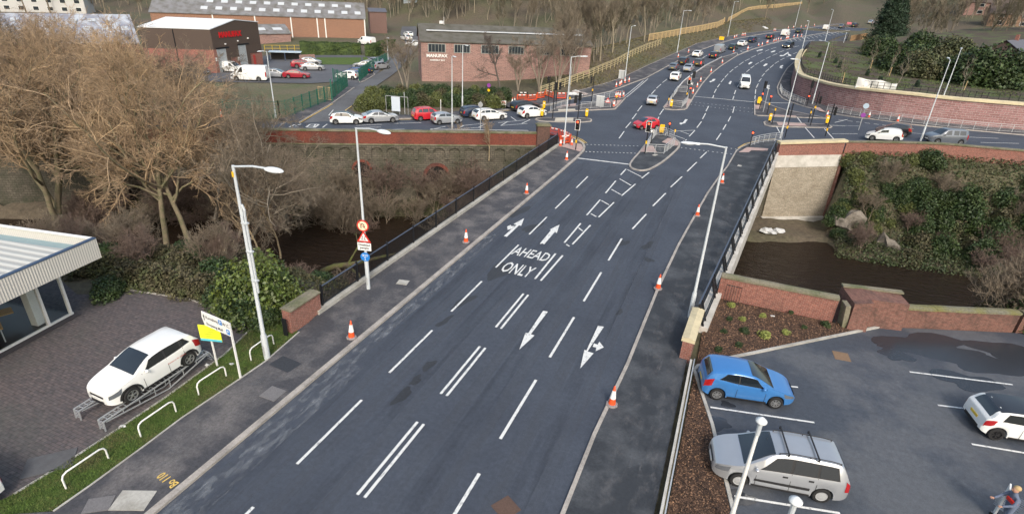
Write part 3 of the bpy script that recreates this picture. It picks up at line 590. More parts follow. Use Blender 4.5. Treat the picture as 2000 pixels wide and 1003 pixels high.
# manhole covers and patches on the footways
COVER = mat('cover_steel', (.2, .19, .19), .6, .3, 6, metal=.3)
for i, (a, b_, w_, l_, m_) in enumerate([(534, 773, .8, .75, COVER), (787, 555, .65, .55, CONC), (262, 982, 1.15, .8, CONC), (195, 990, .8, .6, COVER), (98, 905, 1.5, 1.0, OLDASPH), (988, 992, .75, .75, mat('rusty_cover', (.1, .06, .045), .8, .3, 5)), (1279, 305, .7, .4, CONC), (1444, 326, .6, .4, CONC), (1643, 696, .75, .75, mat('rusty_cover2', (.2, .13, .08), .8, .3, 5))]):
    c = g(a, b_); mb = MB(); dz = {4: .05, 5: .035, 8: .035}.get(i, .145)
    mb.box((0, 0, 0), (w_, l_, .02)); mb.box((0, 0, .004), (w_ * .86, l_ * .86, .02))
    mb.build('manhole_cover', m_, loc=(c[0], c[1], T0(*c) + dz), rz=R(12 * i))['kind'] = 'structure'
c = g(545, 712); drape('tar_patch', [(c[0] - .3, c[1] - .3), (c[0] + .9, c[1] - .4), (c[0] + 1.0, c[1] + .4), (c[0] - .2, c[1] + .5)], FZ + .006, PATCH, kind='structure')
# ================================================================ WALLS, BRIDGE, BUILDINGS
BRICK_R = brick_mat('brick_red', (.27, .085, .06), (.2, .06, .045), (.3, .26, .22), soot=(.09, .06, .05), mort=.008, soot_lo=.52, soot_hi=.75)
BRICK_P = brick_mat('brick_parapet', (.2, .052, .034), (.155, .04, .028), (.17, .07, .05), soot=(.07, .035, .03), mort=.006, stain_scale=.16, soot_lo=.47, soot_hi=.62)
BRICK_W = brick_mat('brick_pink', (.32, .175, .15), (.22, .115, .1), (.36, .3, .27), soot=(.13, .09, .08), mort=.02, bw=.7, rh=.2, stain_scale=.3, soot_lo=.5, soot_hi=.8)
BRICK_O = brick_mat('brick_orange', (.3, .15, .092), (.25, .125, .078), (.25, .17, .13), soot=(.2, .12, .09), mort=.01, soot_lo=.5, soot_hi=.9, stain_scale=.15)
BRICK_F = brick_mat('brick_factory', (.29, .115, .09), (.24, .095, .075), (.27, .15, .12), mort=.008, soot=(.2, .085, .07), soot_lo=.5, soot_hi=.9, stain_scale=.15)
STONE = brick_mat('old_stone', (.135, .118, .092), (.09, .08, .062), (.05, .044, .034), soot=(.038, .044, .024), mort=.02, bw=.55, rh=.26, soot_lo=.44, soot_hi=.66, stain_scale=.35)
STONE_L = brick_mat('pale_stone', (.36, .32, .255), (.28, .245, .19), (.22, .19, .15), soot=(.18, .15, .105), mort=.012, bw=.5, rh=.19, soot_lo=.5, soot_hi=.75, stain_scale=.5)
COPE = mat('coping_stone', (.2, .18, .13), .9, .3, 2, col2=(.11, .12, .06), mix_scale=.9, bump=.6, bscale=12)
CREAM = mat('cream_coping', (.6, .52, .34), .8, .1, 2, col2=(.48, .42, .28), mix_scale=.7)
WCONC = mat('pale_concrete', (.58, .56, .52), .8, .1, 1.5, col2=(.42, .4, .36), mix_scale=.6)
BLACK = mat('black_paint', (.012, .013, .016), .45, .1, 4, spec=.4)
RAILTOP = mat('rail_top_highlight', (.06, .075, .11), .4, .1, 4)  # top rails are black; their bluish highlight is painted into this colour
GIRD = mat('weathered_steel', (.09, .05, .042), .8, .2, 1.5)
GALV = mat('galvanised_steel', (.5, .52, .54), .45, .12, 4, metal=.35)
def along(name, A, B, label, cat, group=None, z=None):
    L = math.hypot(B[0] - A[0], B[1] - A[1]); e = empty(name, (A[0], A[1], T0(*A) if z is None else z), math.atan2(B[1] - A[1], B[0] - A[0]), label, cat, group); return e, L
def wall_thing(name, A, B, label, cat, h, th, m, cope=None, copew=.12, coph=.12, z=None, h2=None, base=-.3, group=None, seg=None):
    e, L = along(name, A, B, label, cat, group, z); h2 = h if h2 is None else h2; mb = MB()
    mb.add([(0, -th / 2, base), (L, -th / 2, base), (L, th / 2, base), (0, th / 2, base), (0, -th / 2, h), (L, -th / 2, h2), (L, th / 2, h2), (0, th / 2, h)], [(0, 3, 2, 1), (4, 5, 6, 7), (0, 1, 5, 4), (1, 2, 6, 5), (2, 3, 7, 6), (3, 0, 4, 7)])
    mb.build('wall_body', m, e, uv=True)
    if cope:
        mb = MB(); q = th / 2 + copew / 2; n = max(1, int(L / (seg or .95)))
        for i in range(n):
            a, b = L * i / n + .006, L * (i + 1) / n - .006; ha, hb = h + (h2 - h) * i / n, h + (h2 - h) * (i + 1) / n; j = random.Random(i).uniform(-.008, .008)
            mb.add([(a, -q, ha + j), (b, -q, hb + j), (b, q, hb + j), (a, q, ha + j), (a, -q, ha + coph * .7 + j), (b, -q, hb + coph * .7 + j), (b, q, hb + coph * .7 + j), (a, q, ha + coph * .7 + j), (a, 0, ha + coph + j), (b, 0, hb + coph + j)],
                   [(0, 3, 2, 1), (0, 1, 5, 4), (2, 3, 7, 6), (1, 2, 6, 9, 5), (3, 0, 4, 8, 7), (4, 5, 9, 8), (8, 9, 6, 7)])
        mb.build('coping', cope, e)
    return e, L

# ---- left river wall: stone retaining wall with arcading under a red parapet
def river_wall(A, B, label, first):
    e, L = along('river_wall', A, B, label, 'wall', None, 0.0)
    mb = MB(); mb.box((L / 2, .3, -5.2), (L, .9, 9.7)); mb.build('stone_wall', STONE, e, uv=True)
    mb = MB(); mb.box((L / 2, 0.08, -.4), (L, .62, .14)); mb.build('string_course', COPE, e)
    mb = MB(); mb.box((L / 2, .1, .34), (L, .4, 1.34)); mb.build('parapet', BRICK_P, e, uv=True)
    mb = MB(); n = int(L / 1.1)
    for i in range(n): mb.box((L * (i + .5) / n, .1, 1.1 + .008 * ((i * 7) % 3)), (L / n - .012, .58, .18))
    mb.build('coping', COPE, e)
    mb = MB(); w_ = 1.75; n = int(L / w_)
    for i in range(n):                                    # arcade: one arched bay cut out of a proud band
        x0 = i * w_; p = .22; ztop, zb, zs = -.5, -2.05, -1.15; r_ = w_ / 2 - p
        arch = [(x0 + w_ / 2 + r_ * math.cos(t), zs + .45 * math.sin(t)) for t in [math.pi * k / 8 for k in range(9)]]
        poly = [(x0, zb), (x0 + p, zb)] + arch[::-1] + [(x0 + w_ - p, zb), (x0 + w_, zb), (x0 + w_, ztop), (x0, ztop)]
        mb.prism(poly, lambda u, v: (u, -.15, v), lambda u, v: (u, -.34, v))
    mb.build('arcade', STONE, e, uv=True)
    return e, L
eA, LA = river_wall((-50.2, 44.2), (-21.4, 61.0), 'long stone river wall with blind arches under a dark red brick parapet', True)
eB, LB = river_wall((-75, 29.75), (-50.2, 44.2), 'far end of the stone river wall seen through the bare riverside trees', False)
ux, uy = (-20.9 + 50.2) / 33.93, (61.3 - 44.2) / 33.93
for (pxx, r_, zc) in [(707, 1.15, -3.3), (853, 1.6, -4.1), (912, 1.4, -4.5)]:
    # where the sight line meets the wall's plane
    d = ray(pxx, 320); n_ = (-uy, ux); t = ((-50.2) * n_[0] + 44.2 * n_[1]) / (d[0] * n_[0] + d[1] * n_[1]); s = (d[0] * t + 50.2) * ux + (d[1] * t - 44.2) * uy
    mb = MB(); N = 12; pts = [(s + r_ * math.cos(math.pi * k / N), zc + r_ * math.sin(math.pi * k / N)) for k in range(N + 1)]; ins = [(s + r_ * .76 * math.cos(math.pi * k / N), zc + r_ * .76 * math.sin(math.pi * k / N)) for k in range(N + 1)]
    for k in range(N): mb.prism([pts[k], pts[k + 1], ins[k + 1], ins[k]], lambda u, v: (u, -.13, v), lambda u, v: (u, -.26, v))
    mb.build('arch_ring', BRICK_P, eA, uv=True)
    mb = MB(); mb.prism(ins + [(s - r_ * .76, zc - 2.2), (s + r_ * .76, zc - 2.2)], lambda u, v: (u, -.14, v), lambda u, v: (u, -.165, v)); mb.build('arch_shade_panel', mat('recess_shade', (.012, .01, .009), 1, 0), eA)  # near-black panel paints the shade inside the arch; wall behind is solid
t = empty('brick_pier', (-21.0, 61.3, 0), math.atan2(17.1, 29.3), 'dark brick pier with stone cap ending the parapet by the orange barriers', 'pier')
mb = MB(); mb.box((.1, 0, .45), (1.5, .95, 3.1)); mb.build('shaft', brick_mat('brick_dark', (.12, .06, .048), (.085, .045, .04), (.12, .09, .07), mort=.008), t, uv=True)
mb = MB(); mb.box((.1, 0, 2.06), (1.7, 1.15, .14)); mb.box((.1, 0, 2.17), (1.4, .9, .1)); mb.build('cap', COPE, t)

# ---- bridge
br = empty('road_bridge', (0, 0, 0), 0, 'wide road bridge carrying the main road over the brown river', 'bridge')
dirR = Vector((4.9 - .72, 71.3 - 31, 0)).normalized()
def strip(name, a, b, x0, x1, z0, z1, m, par, uv=False):
    """box between plan points a and b, from x0 to x1 to the right of the line"""
    mb = MB(); d = Vector((b[0] - a[0], b[1] - a[1], 0)).normalized(); n = Vector((d.y, -d.x, 0)); A_, B_ = Vector((a[0], a[1], 0)), Vector((b[0], b[1], 0))
    V = [A_ + n * x0, B_ + n * x0, B_ + n * x1, A_ + n * x1]; mb.add([(v.x, v.y, z0) for v in V] + [(v.x, v.y, z1) for v in V], [(0, 1, 2, 3), (7, 6, 5, 4), (0, 4, 5, 1), (1, 5, 6, 2), (2, 6, 7, 3), (3, 7, 4, 0)])
    return mb.build(name, m, par, uv=uv)
strip('edge_beam', (.02, 27.5), (4.3, 71.0), 0, .7, -1.5, .32, WCONC, br)
strip('girder', (.5, 33.4), (4.3, 70.5), .1, .45, -3.3, -1.5, GIRD, br)
strip('deck', (-10, 20), (-10, 62), -8.9, 8, -1.2, -.02, CONC, br)
strip('edge_beam', (-18.75, 19.6), (-18.75, 60.6), -.15, .25, -1.4, .34, CONC, br)
strip('girder', (-18.6, 20), (-18.6, 60), .1, .5, -3, -1.4, GIRD, br)
mb = MB(); mb.add([(-21, 61.6, -10), (5.0, 71.4, -10), (5.0, 72.6, -10), (-21, 62.8, -10), (-21, 61.6, -1.3), (5.0, 71.4, -1.3), (5.0, 72.6, -1.3), (-21, 62.8, -1.3)], [(0, 1, 5, 4), (4, 5, 6, 7), (1, 2, 6, 5), (3, 0, 4, 7)]); mb.build('abutment', STONE, br, uv=True)
mb = MB(); mb.add([(-19.5, 21.4, -10), (.8, 33.2, -10), (.8, 32, -10), (-19.5, 20.2, -10), (-19.5, 21.4, -1.3), (.8, 33.2, -1.3), (.8, 32, -1.3), (-19.5, 20.2, -1.3)], [(0, 1, 5, 4), (4, 5, 6, 7), (1, 2, 6, 5), (3, 0, 4, 7)]); mb.build('abutment', STONE, br, uv=True)
# wing wall on the far right: cream coping, brick parapet, concrete band, pale stone face
A, B = (4.95, 71.2), (11.95, 74.5)
e, L = along('wing_wall', A, B, 'tall pale stone abutment wall with red brick parapet and cream coping beside bridge', 'wall', None, 0.0)
def slope_box(x0, x1, y0, y1, za0, zb0, za1, zb1, m, nm):
    mb = MB(); mb.add([(x0, y0, za0), (x1, y0, zb0), (x1, y1, zb0), (x0, y1, za0), (x0, y0, za1), (x1, y0, zb1), (x1, y1, zb1), (x0, y1, za1)], [(0, 3, 2, 1), (4, 5, 6, 7), (0, 1, 5, 4), (1, 2, 6, 5), (2, 3, 7, 6), (3, 0, 4, 7)]); return mb.build(nm, m, e, uv=True)
slope_box(0, L, 0, .55, -.1, .25, 1.25, 1.75, BRICK_R, 'parapet'); slope_box(-.1, L + .2, -.18, .75, 1.25, 1.75, 1.5, 2.0, CREAM, 'coping')
slope_box(0, L, -.06, .7, -1.55, -1.15, -.1, .25, WCONC, 'concrete_band'); slope_box(0, L, -.02, .9, -9.6, -9.4, -1.55, -1.15, STONE_L, 'stone_face'); slope_box(-.1, L + .2, -.45, .5, -9.8, -9.6, -7.8, -7.5, WCONC, 'footing')
mb = MB(); mb.box((L + .12, .25, -4.6), (.3, .9, 10)); mb.build('return_edge', BRICK_R, e, uv=True)
# parapet wall of the right-hand street
for (A, B, h1, lab) in [((12.1, 74.9), (19, 75.3), 1.1, 'brick parapet wall on the right beneath the white hatchback van'), ((19, 75.3), (30, 77.4), 1.1, 'brick parapet wall beneath the grey estate on the right street'), ((30, 77.4), (66, 85.4), 1.1, 'far right end of the street parapet wall above the ivy')]:
    za, zb = T0(*A), T0(*B); e, L = along('parapet_wall', A, B, lab, 'wall', None, 0.0); n = 8
    mb = MB(); mc = MB(); ms = MB()
    for i in range(n):
        a, b = L * i / n, L * (i + 1) / n; f = lambda s: T0(A[0] + (B[0] - A[0]) * s / L, A[1] + (B[1] - A[1]) * s / L); p, q = f(a), f(b)
        for M_, y0, y1, z0, z1 in ((mb, -.2, .2, -.6, h1), (mc, -.3, .3, h1, h1 + .14), (ms, -.3, .3, -.9, -.6)):
            M_.add([(a, y0, p + z0), (b, y0, q + z0), (b, y1, q + z0), (a, y1, p + z0), (a, y0, p + z1), (b, y0, q + z1), (b, y1, q + z1), (a, y1, p + z1)], [(0, 3, 2, 1), (4, 5, 6, 7), (0, 1, 5, 4), (2, 3, 7, 6)] + ([(3, 0, 4, 7)] if i == 0 else []) + ([(1, 2, 6, 5)] if i == n - 1 else []))
    mb.build('wall_body', BRICK_R, e, uv=True); mc.build('coping', COPE, e); ms.build('stone_base', STONE_L, e, uv=True)

# ---- bridge railings
def bar_railing(name, A, B, label, cat, n, z=.0, h=1.12, group=None, step=.11, rad=.011):
    e, L = along(name, A, B, label, cat, group, z); P = []
    for i in range(n + 1):
        mb = MB(); mb.box((L * i / n, 0, h / 2 + .04), (.09, .09, h + .08)); mb.ball((L * i / n, 0, h + .13), .055); P.append(mb.build('post', BLACK, e))
    mb = MB(); mb.box((L / 2, 0, h), (L, .07, .05)); mb.build('top_rail', RAILTOP, e)
    mb = MB(); mb.box((L / 2, 0, .1), (L, .05, .05)); mb.build('bottom_rail', BLACK, e)
    for i in range(n):
        mb = MB(); k = int(L / n / step)
        for j in range(1, k): mb.bar((L * i / n + L / n * j / k, 0, .1), (L * i / n + L / n * j / k, 0, h), .024)
        mb.build('baluster_panel', BLACK, e)
    return e
bar_railing('bridge_railing', (-18.75, 20.2), (-18.75, 60.2), 'long black vertical-bar railing on the left side of the bridge', 'railing', 13, z=.33, h=1.15)
bar_railing('bridge_railing', (-18.8, 60.5), (-20.4, 61.6), 'short black railing between the brick pier and bridge corner', 'railing', 1, z=.13, h=1.1)
A, B = (.28, 27.9), (4.55, 70.6)
e, L = along('ornate_railing', A, B, 'ornate black railing with ring motifs along the right edge of bridge', 'railing', None, .32)
n = 12; ly = lambda z: -.2 + .4 * z / 1.2
for i in range(n + 1):
    x = L * i / n; mb = MB()
    for dx in (-.32, .32): mb.bar((x + dx, ly(0), 0), (x + dx, ly(1.2), 1.2), .11)
    for zz in (1.1, .62, .12): mb.bar((x - .35, ly(zz), zz), (x + .35, ly(zz), zz), .06)
    for zc in (.37, .87): mb.tube([(x + .2 * math.cos(2 * math.pi * k / 12), ly(zc + .2 * math.sin(2 * math.pi * k / 12)), zc + .2 * math.sin(2 * math.pi * k / 12)) for k in range(13)], .04, 6)
    mb.build('ring_post', BLACK, e)
    if i < n:
        mb = MB(); a, b = x + .35, L * (i + 1) / n - .35
        for zz in (1.1, .9, .28, .1): mb.bar((a, ly(zz), zz), (b, ly(zz), zz), .06)
        mb.build('rail_panel', BLACK, e)
mb = MB(); mb.bar((-.3, ly(1.25), 1.25), (L + .3, ly(1.25), 1.25), .09, .05); mb.build('top_rail', RAILTOP, e)
t = empty('security_grille', (1.3, 31.4, .3), R(-5), 'small black steel grille closing the gap between bridge and brick wall', 'grille')
mb = MB()
for k in range(7): mb.bar((k * .14, 0, -.4), (k * .14, 0, .95), .022)
mb.bar((0, 0, .9), (.85, 0, .9), .03); mb.bar((0, 0, -.2), (.85, 0, -.2), .03); mb.build('bars', BLACK, t)
e, L = wall_thing('pillar_wall', (-.1, 24.3), (.05, 27.6), 'short brick wall end with thick cream cap at the near end of bridge', 'wall', 1.0, .5, BRICK_R, CREAM, .14, .26, z=.1, seg=2, base=-.6)
# pale concrete edging of the right footway
mb = MB(); ribbon(mb, [(.3, -12), (.3, 12), (.22, 24)], .1, .42, .5); o = mb.build('edging_board', WCONC); tag(o, 'low pale concrete edging between the right footway and bark bed', 'edging')
mb = MB(); ribbon(mb, [(.42, -12), (.42, 12), (.36, 24)], .05, .5, .06); o = mb.build('edging_rail', GALV); tag(o, 'thin steel rail along the pale edging above the bark bed', 'rail')
for (yy) in range(-2, 24, 2): pass
# end wall on the left by the big bush
A, B = (-18.85, 17.7), (-18.85, 19.9)
e, L = wall_thing('end_wall', A, B, 'short red-brown brick wall with stone cap beside the big bush', 'wall', 1.25, .5, BRICK_R, COPE, .18, .12, z=.05, seg=1.1)
mb = MB(); mb.box((-.28, -.1, .5), (.05, .25, 1.0)); mb.build('dark_panel', BLACK, e)
# wall at the end of the car park
wall_thing('car_park_wall', (.9, 32.1), (7.2, 32.25), 'straight red brick wall with stone coping behind the planting bed', 'wall', 1.35, .4, BRICK_R, COPE, .14, .2, z=.0)
OLDB = brick_mat('brick_mossy', (.2, .08, .062), (.14, .055, .045), (.17, .13, .1), soot=(.05, .035, .03), mort=.01, soot_lo=.46, soot_hi=.68, stain_scale=.8)
t = empty('old_brick_pier', (7.7, 32.0, 0), R(12), 'massive crumbling old brick block between the two car park walls', 'pier')
mb = MB(); mb.add([(0, -.7, -.3), (1.0, -.7, -.3), (1.0, 1.6, -.3), (0, 1.6, -.3), (0.05, -.5, 1.6), (1.0, -.45, 1.75), (1.0, 1.6, 1.75), (0.05, 1.6, 1.6)], [(0, 3, 2, 1), (4, 5, 6, 7), (0, 1, 5, 4), (1, 2, 6, 5), (2, 3, 7, 6), (3, 0, 4, 7)]); mb.build('near_block', OLDB, t, uv=True)
mb = MB(); mb.add([(1.0, -.1, -.3), (3.1, 0, -.3), (3.1, 1.5, -.3), (1.0, 1.5, -.3), (1.0, .0, 1.72), (3.1, .2, 1.6), (3.1, 1.5, 1.6), (1.0, 1.55, 1.72)], [(0, 3, 2, 1), (4, 5, 6, 7), (0, 1, 5, 4), (1, 2, 6, 5), (2, 3, 7, 6), (3, 0, 4, 7)]); mb.build('far_block', OLDB, t, uv=True)
mb = MB(); mb.box((-.12, -.15, .55), (.25, .7, 1.7), tilt=Matrix.Rotation(R(-6), 3, 'Y')); mb.build('stone_facing', COPE, t)
mb = MB(); mb.box((1.6, 1.45, 1.72), (3.2, .35, .1)); mb.build('coping', COPE, t)
wall_thing('car_park_wall', (10.4, 33.2), (16.6, 35.7), 'mossy old brick wall along the back of the car park', 'wall', 1.15, .4, OLDB, mat('mossy_coping', (.17, .16, .06), .95, .4, 2, col2=(.18, .17, .13), mix_scale=.6), .14, .16, z=.0)
wall_thing('car_park_wall', (16.8, 35.8), (34, 42.5), 'old brick wall running off to the right behind the rambling bush', 'wall', 1.1, .4, OLDB, COPE, .14, .16, z=.0)

# ---- curved retaining wall on the right with raised garden behind
WH = 3.3
wb = [p for p in wallbase]; wb = [(wb[0][0] - .5, wb[0][1] + 3.0)] + wb
wb = px((1572, 113), (1560, 124), (1551, 138), (1545, 152), (1545, 172)) + wb[1:] + [(wallbase[-1][0] + 26, wallbase[-1][1] + 8)]
wb = resample(smooth_line(wb, 2), 1.4)
e = empty('retaining_wall', (wb[0][0], wb[0][1], 0), 0, 'tall curved red brick retaining wall with cream coping round the raised garden', 'wall'); ox, oy = wb[0]
def sweep(pts, prof, m, nm, par, uv=False, hh=None):
    V = []; F = []; k = len(prof)
    for i, p in enumerate(pts):
        a, b = pts[max(0, i - 1)], pts[min(len(pts) - 1, i + 1)]; dx, dy = b[0] - a[0], b[1] - a[1]; L_ = math.hypot(dx, dy); nx, ny = -dy / L_, dx / L_; z = T0(*p)
        f = hh(i) if hh else 0
        for (u, v) in prof: V.append((p[0] + nx * u - ox, p[1] + ny * u - oy, z + v + (f if v > 1 else 0)))
    for i in range(len(pts) - 1):
        for j in range(k): F.append((i * k + j, (i + 1) * k + j, (i + 1) * k + (j + 1) % k, i * k + (j + 1) % k))
    F += [tuple(range(k)), tuple((len(pts) - 1) * k + j for j in range(k))[::-1]]
    return mk(nm, V, F, m, par, uv=uv)
hf = lambda i: -1.5 * (1 - sm(i / 14))
sweep(wb, [(0, -.4), (0, WH), (.7, WH), (.7, -.4)], BRICK_W if False else brick_mat('brick_retaining', (.32, .17, .165), (.22, .11, .105), (.36, .3, .29), soot=(.36, .29, .28), mort=.025, bw=.9, rh=.3, soot_lo=.55, soot_hi=.8, stain_scale=.5), 'wall_body', e, uv=True, hh=hf)
sweep(wb, [(-.2, WH), (-.2, WH + .3), (.35, WH + .42), (.95, WH + .3), (.95, WH)], CREAM, 'coping', e, hh=hf)
zG = lambda x, y: T0(x, y) + WH - .1
inner = []
for i, p in enumerate(wb):
    a, b = wb[max(0, i - 1)], wb[min(len(wb) - 1, i + 1)]; dx, dy = b[0] - a[0], b[1] - a[1]; L_ = math.hypot(dx, dy); inner.append((p[0] - dy / L_ * .8, p[1] + dx / L_ * .8))
GARD = mat('garden_soil', (.062, .046, .032), .95, .4, .8, col2=(.075, .1, .03), mix_scale=.28, bump=2, bscale=5, coords='World', lo=.5, hi=.6)
gi = [inner[i] for i in range(8, len(inner), 2)]
gpoly = gi + [(120, 135), (120, 220), (60, 230), (34, 190), (21, 172), (inner[8][0] + 1.5, inner[8][1] + 14)]
drape('garden', gpoly, 0, GARD, zf=zG, cell=3)
fe = empty('garden_fence', (inner[6][0], inner[6][1], 0), 0, 'low black post-and-rail fence on top of the curved retaining wall', 'fence')
fp = resample([inner[i] for i in range(6, len(inner))], 2.0); fz = lambda p: T0(*p) + WH + .25
mb = MB(); mr = MB()
for i, p in enumerate(fp):
    mp_ = MB(); mp_.bar((p[0] - inner[6][0], p[1] - inner[6][1], fz(p) - .3), (p[0] - inner[6][0], p[1] - inner[6][1], fz(p) + 1.0), .07); mp_.build('post', BLACK, fe)
    if i:
        q = fp[i - 1]
        for h_ in (.95, .5, .12): mr.bar((q[0] - inner[6][0], q[1] - inner[6][1], fz(q) + h_), (p[0] - inner[6][0], p[1] - inner[6][1], fz(p) + h_), .045)
mr.build('rails', BLACK, fe)

# ---- timber fence up the left embankment
def rail_fence(name, pts, label, m, h=1.25, rails=(.35, .65, .95, 1.2), step=2.4, w_=.09, group=None):
    pts = resample(pts, step); o = empty(name, (pts[0][0], pts[0][1], T0(*pts[0])), 0, label, 'fence', group); ox_, oy_, oz_ = o.location; mr = MB()
    for i, p in enumerate(pts):
        z = T0(*p) - oz_; mp_ = MB(); mp_.bar((p[0] - ox_, p[1] - oy_, z - .2), (p[0] - ox_, p[1] - oy_, z + h), w_ * 1.2)
        if len(pts) < 95: mp_.build('post', m, o)
        else: mr.add(mp_.V, mp_.F)
        if i:
            q = pts[i - 1]; zq = T0(*q) - oz_
            for r_ in rails: mr.bar((q[0] - ox_, q[1] - oy_, zq + r_), (p[0] - ox_, p[1] - oy_, z + r_), w_ * .55, w_)
    mr.build('rails', m, o); return o
WOOD = mat('new_timber', (.46, .34, .18), .8, .2, 3)
WOOD2 = mat('weathered_timber', (.4, .34, .2), .85, .25, 3)
rail_fence('timber_fence', px((1056, 186), (1090, 174), (1150, 152), (1200, 130), (1240, 108), (1262, 98), (1290, 88)), 'lower stretch of post-and-rail timber fence rising from the orange barriers', WOOD2, h=1.5, rails=(.4, .8, 1.2, 1.45), step=2.2, w_=.12)
rail_fence('timber_fence', px((1267, 80), (1300, 74), (1330, 68), (1370, 61), (1400, 54), (1412, 48), (1422, 42), (1435, 35), (1447, 28), (1460, 22), (1480, 19), (1500, 17), (1532, 14), (1565, 11)), 'upper stretch of new orange timber fence along the wood above the cars', WOOD, h=1.6, rails=(.2, .5, .8, 1.1, 1.4, 1.6), step=3.2, w_=.17)
# green mesh security fence of the factory
GREEN = mat('green_paint', (.02, .12, .085), .5, .1, 4)
def mesh_fence(pts, label, h=2.3, step=2.6, group='green mesh security fence runs'):
    pts = resample(pts, step); o = empty('mesh_fence', (pts[0][0], pts[0][1], T0(*pts[0])), 0, label, 'fence', group); ox_, oy_, oz_ = o.location
    for i, p in enumerate(pts):
        mp_ = MB(); mp_.bar((p[0] - ox_, p[1] - oy_, -.1), (p[0] - ox_, p[1] - oy_, h), .11); mp_.build('post', GREEN, o)
        if i:
            q = pts[i - 1]; mr = MB(); L_ = math.hypot(p[0] - q[0], p[1] - q[1]); k = int(L_ / .17)
            for j in range(k): t = j / k; a = (q[0] + (p[0] - q[0]) * t - ox_, q[1] + (p[1] - q[1]) * t - oy_); mr.bar((*a, .05), (*a, h - .1), .022)
            for zz in (.1, .7, 1.3, 1.8, 2.15): mr.bar((q[0] - ox_, q[1] - oy_, zz), (p[0] - ox_, p[1] - oy_, zz), .035)
            mr.build('mesh_panel', GREEN, o)
    return o
mesh_fence(px((400, 229), (440, 230), (547, 233)), 'green mesh fence along the street behind the bare trees')
mesh_fence(px((547, 233), (560, 231), (648, 196)), 'green mesh fence beside the factory lane, by the two yellow lines')
mesh_fence(px((648, 196), (679, 170), (652, 160)), 'green mesh fence corner where the factory lane gate stands')
mesh_fence(px((702, 160), (724, 142), (757, 118)), 'green mesh fence in front of the parked blue cars')
t = empty('steel_gate', P3(g(649, 199)), R(40), 'tall green gate post with open leaf beside the factory lane', 'gate')
mb = MB(); mb.bar((0, 0, 0), (0, 0, 3.2), .16); mb.build('gate_post', GREEN, t); mb = MB(); mb.bar((0, 0, .3), (-1.8, .9, .3), .06); mb.bar((0, 0, 2.0), (-1.8, .9, 2.0), .06); mb.bar((-1.8, .9, .3), (-1.8, .9, 2.0), .06)
for k in range(1, 9): mb.bar((-.2 * k, .1 * k, .3), (-.2 * k, .1 * k, 2), .03)
mb.build('gate_leaf', WOOD, t)

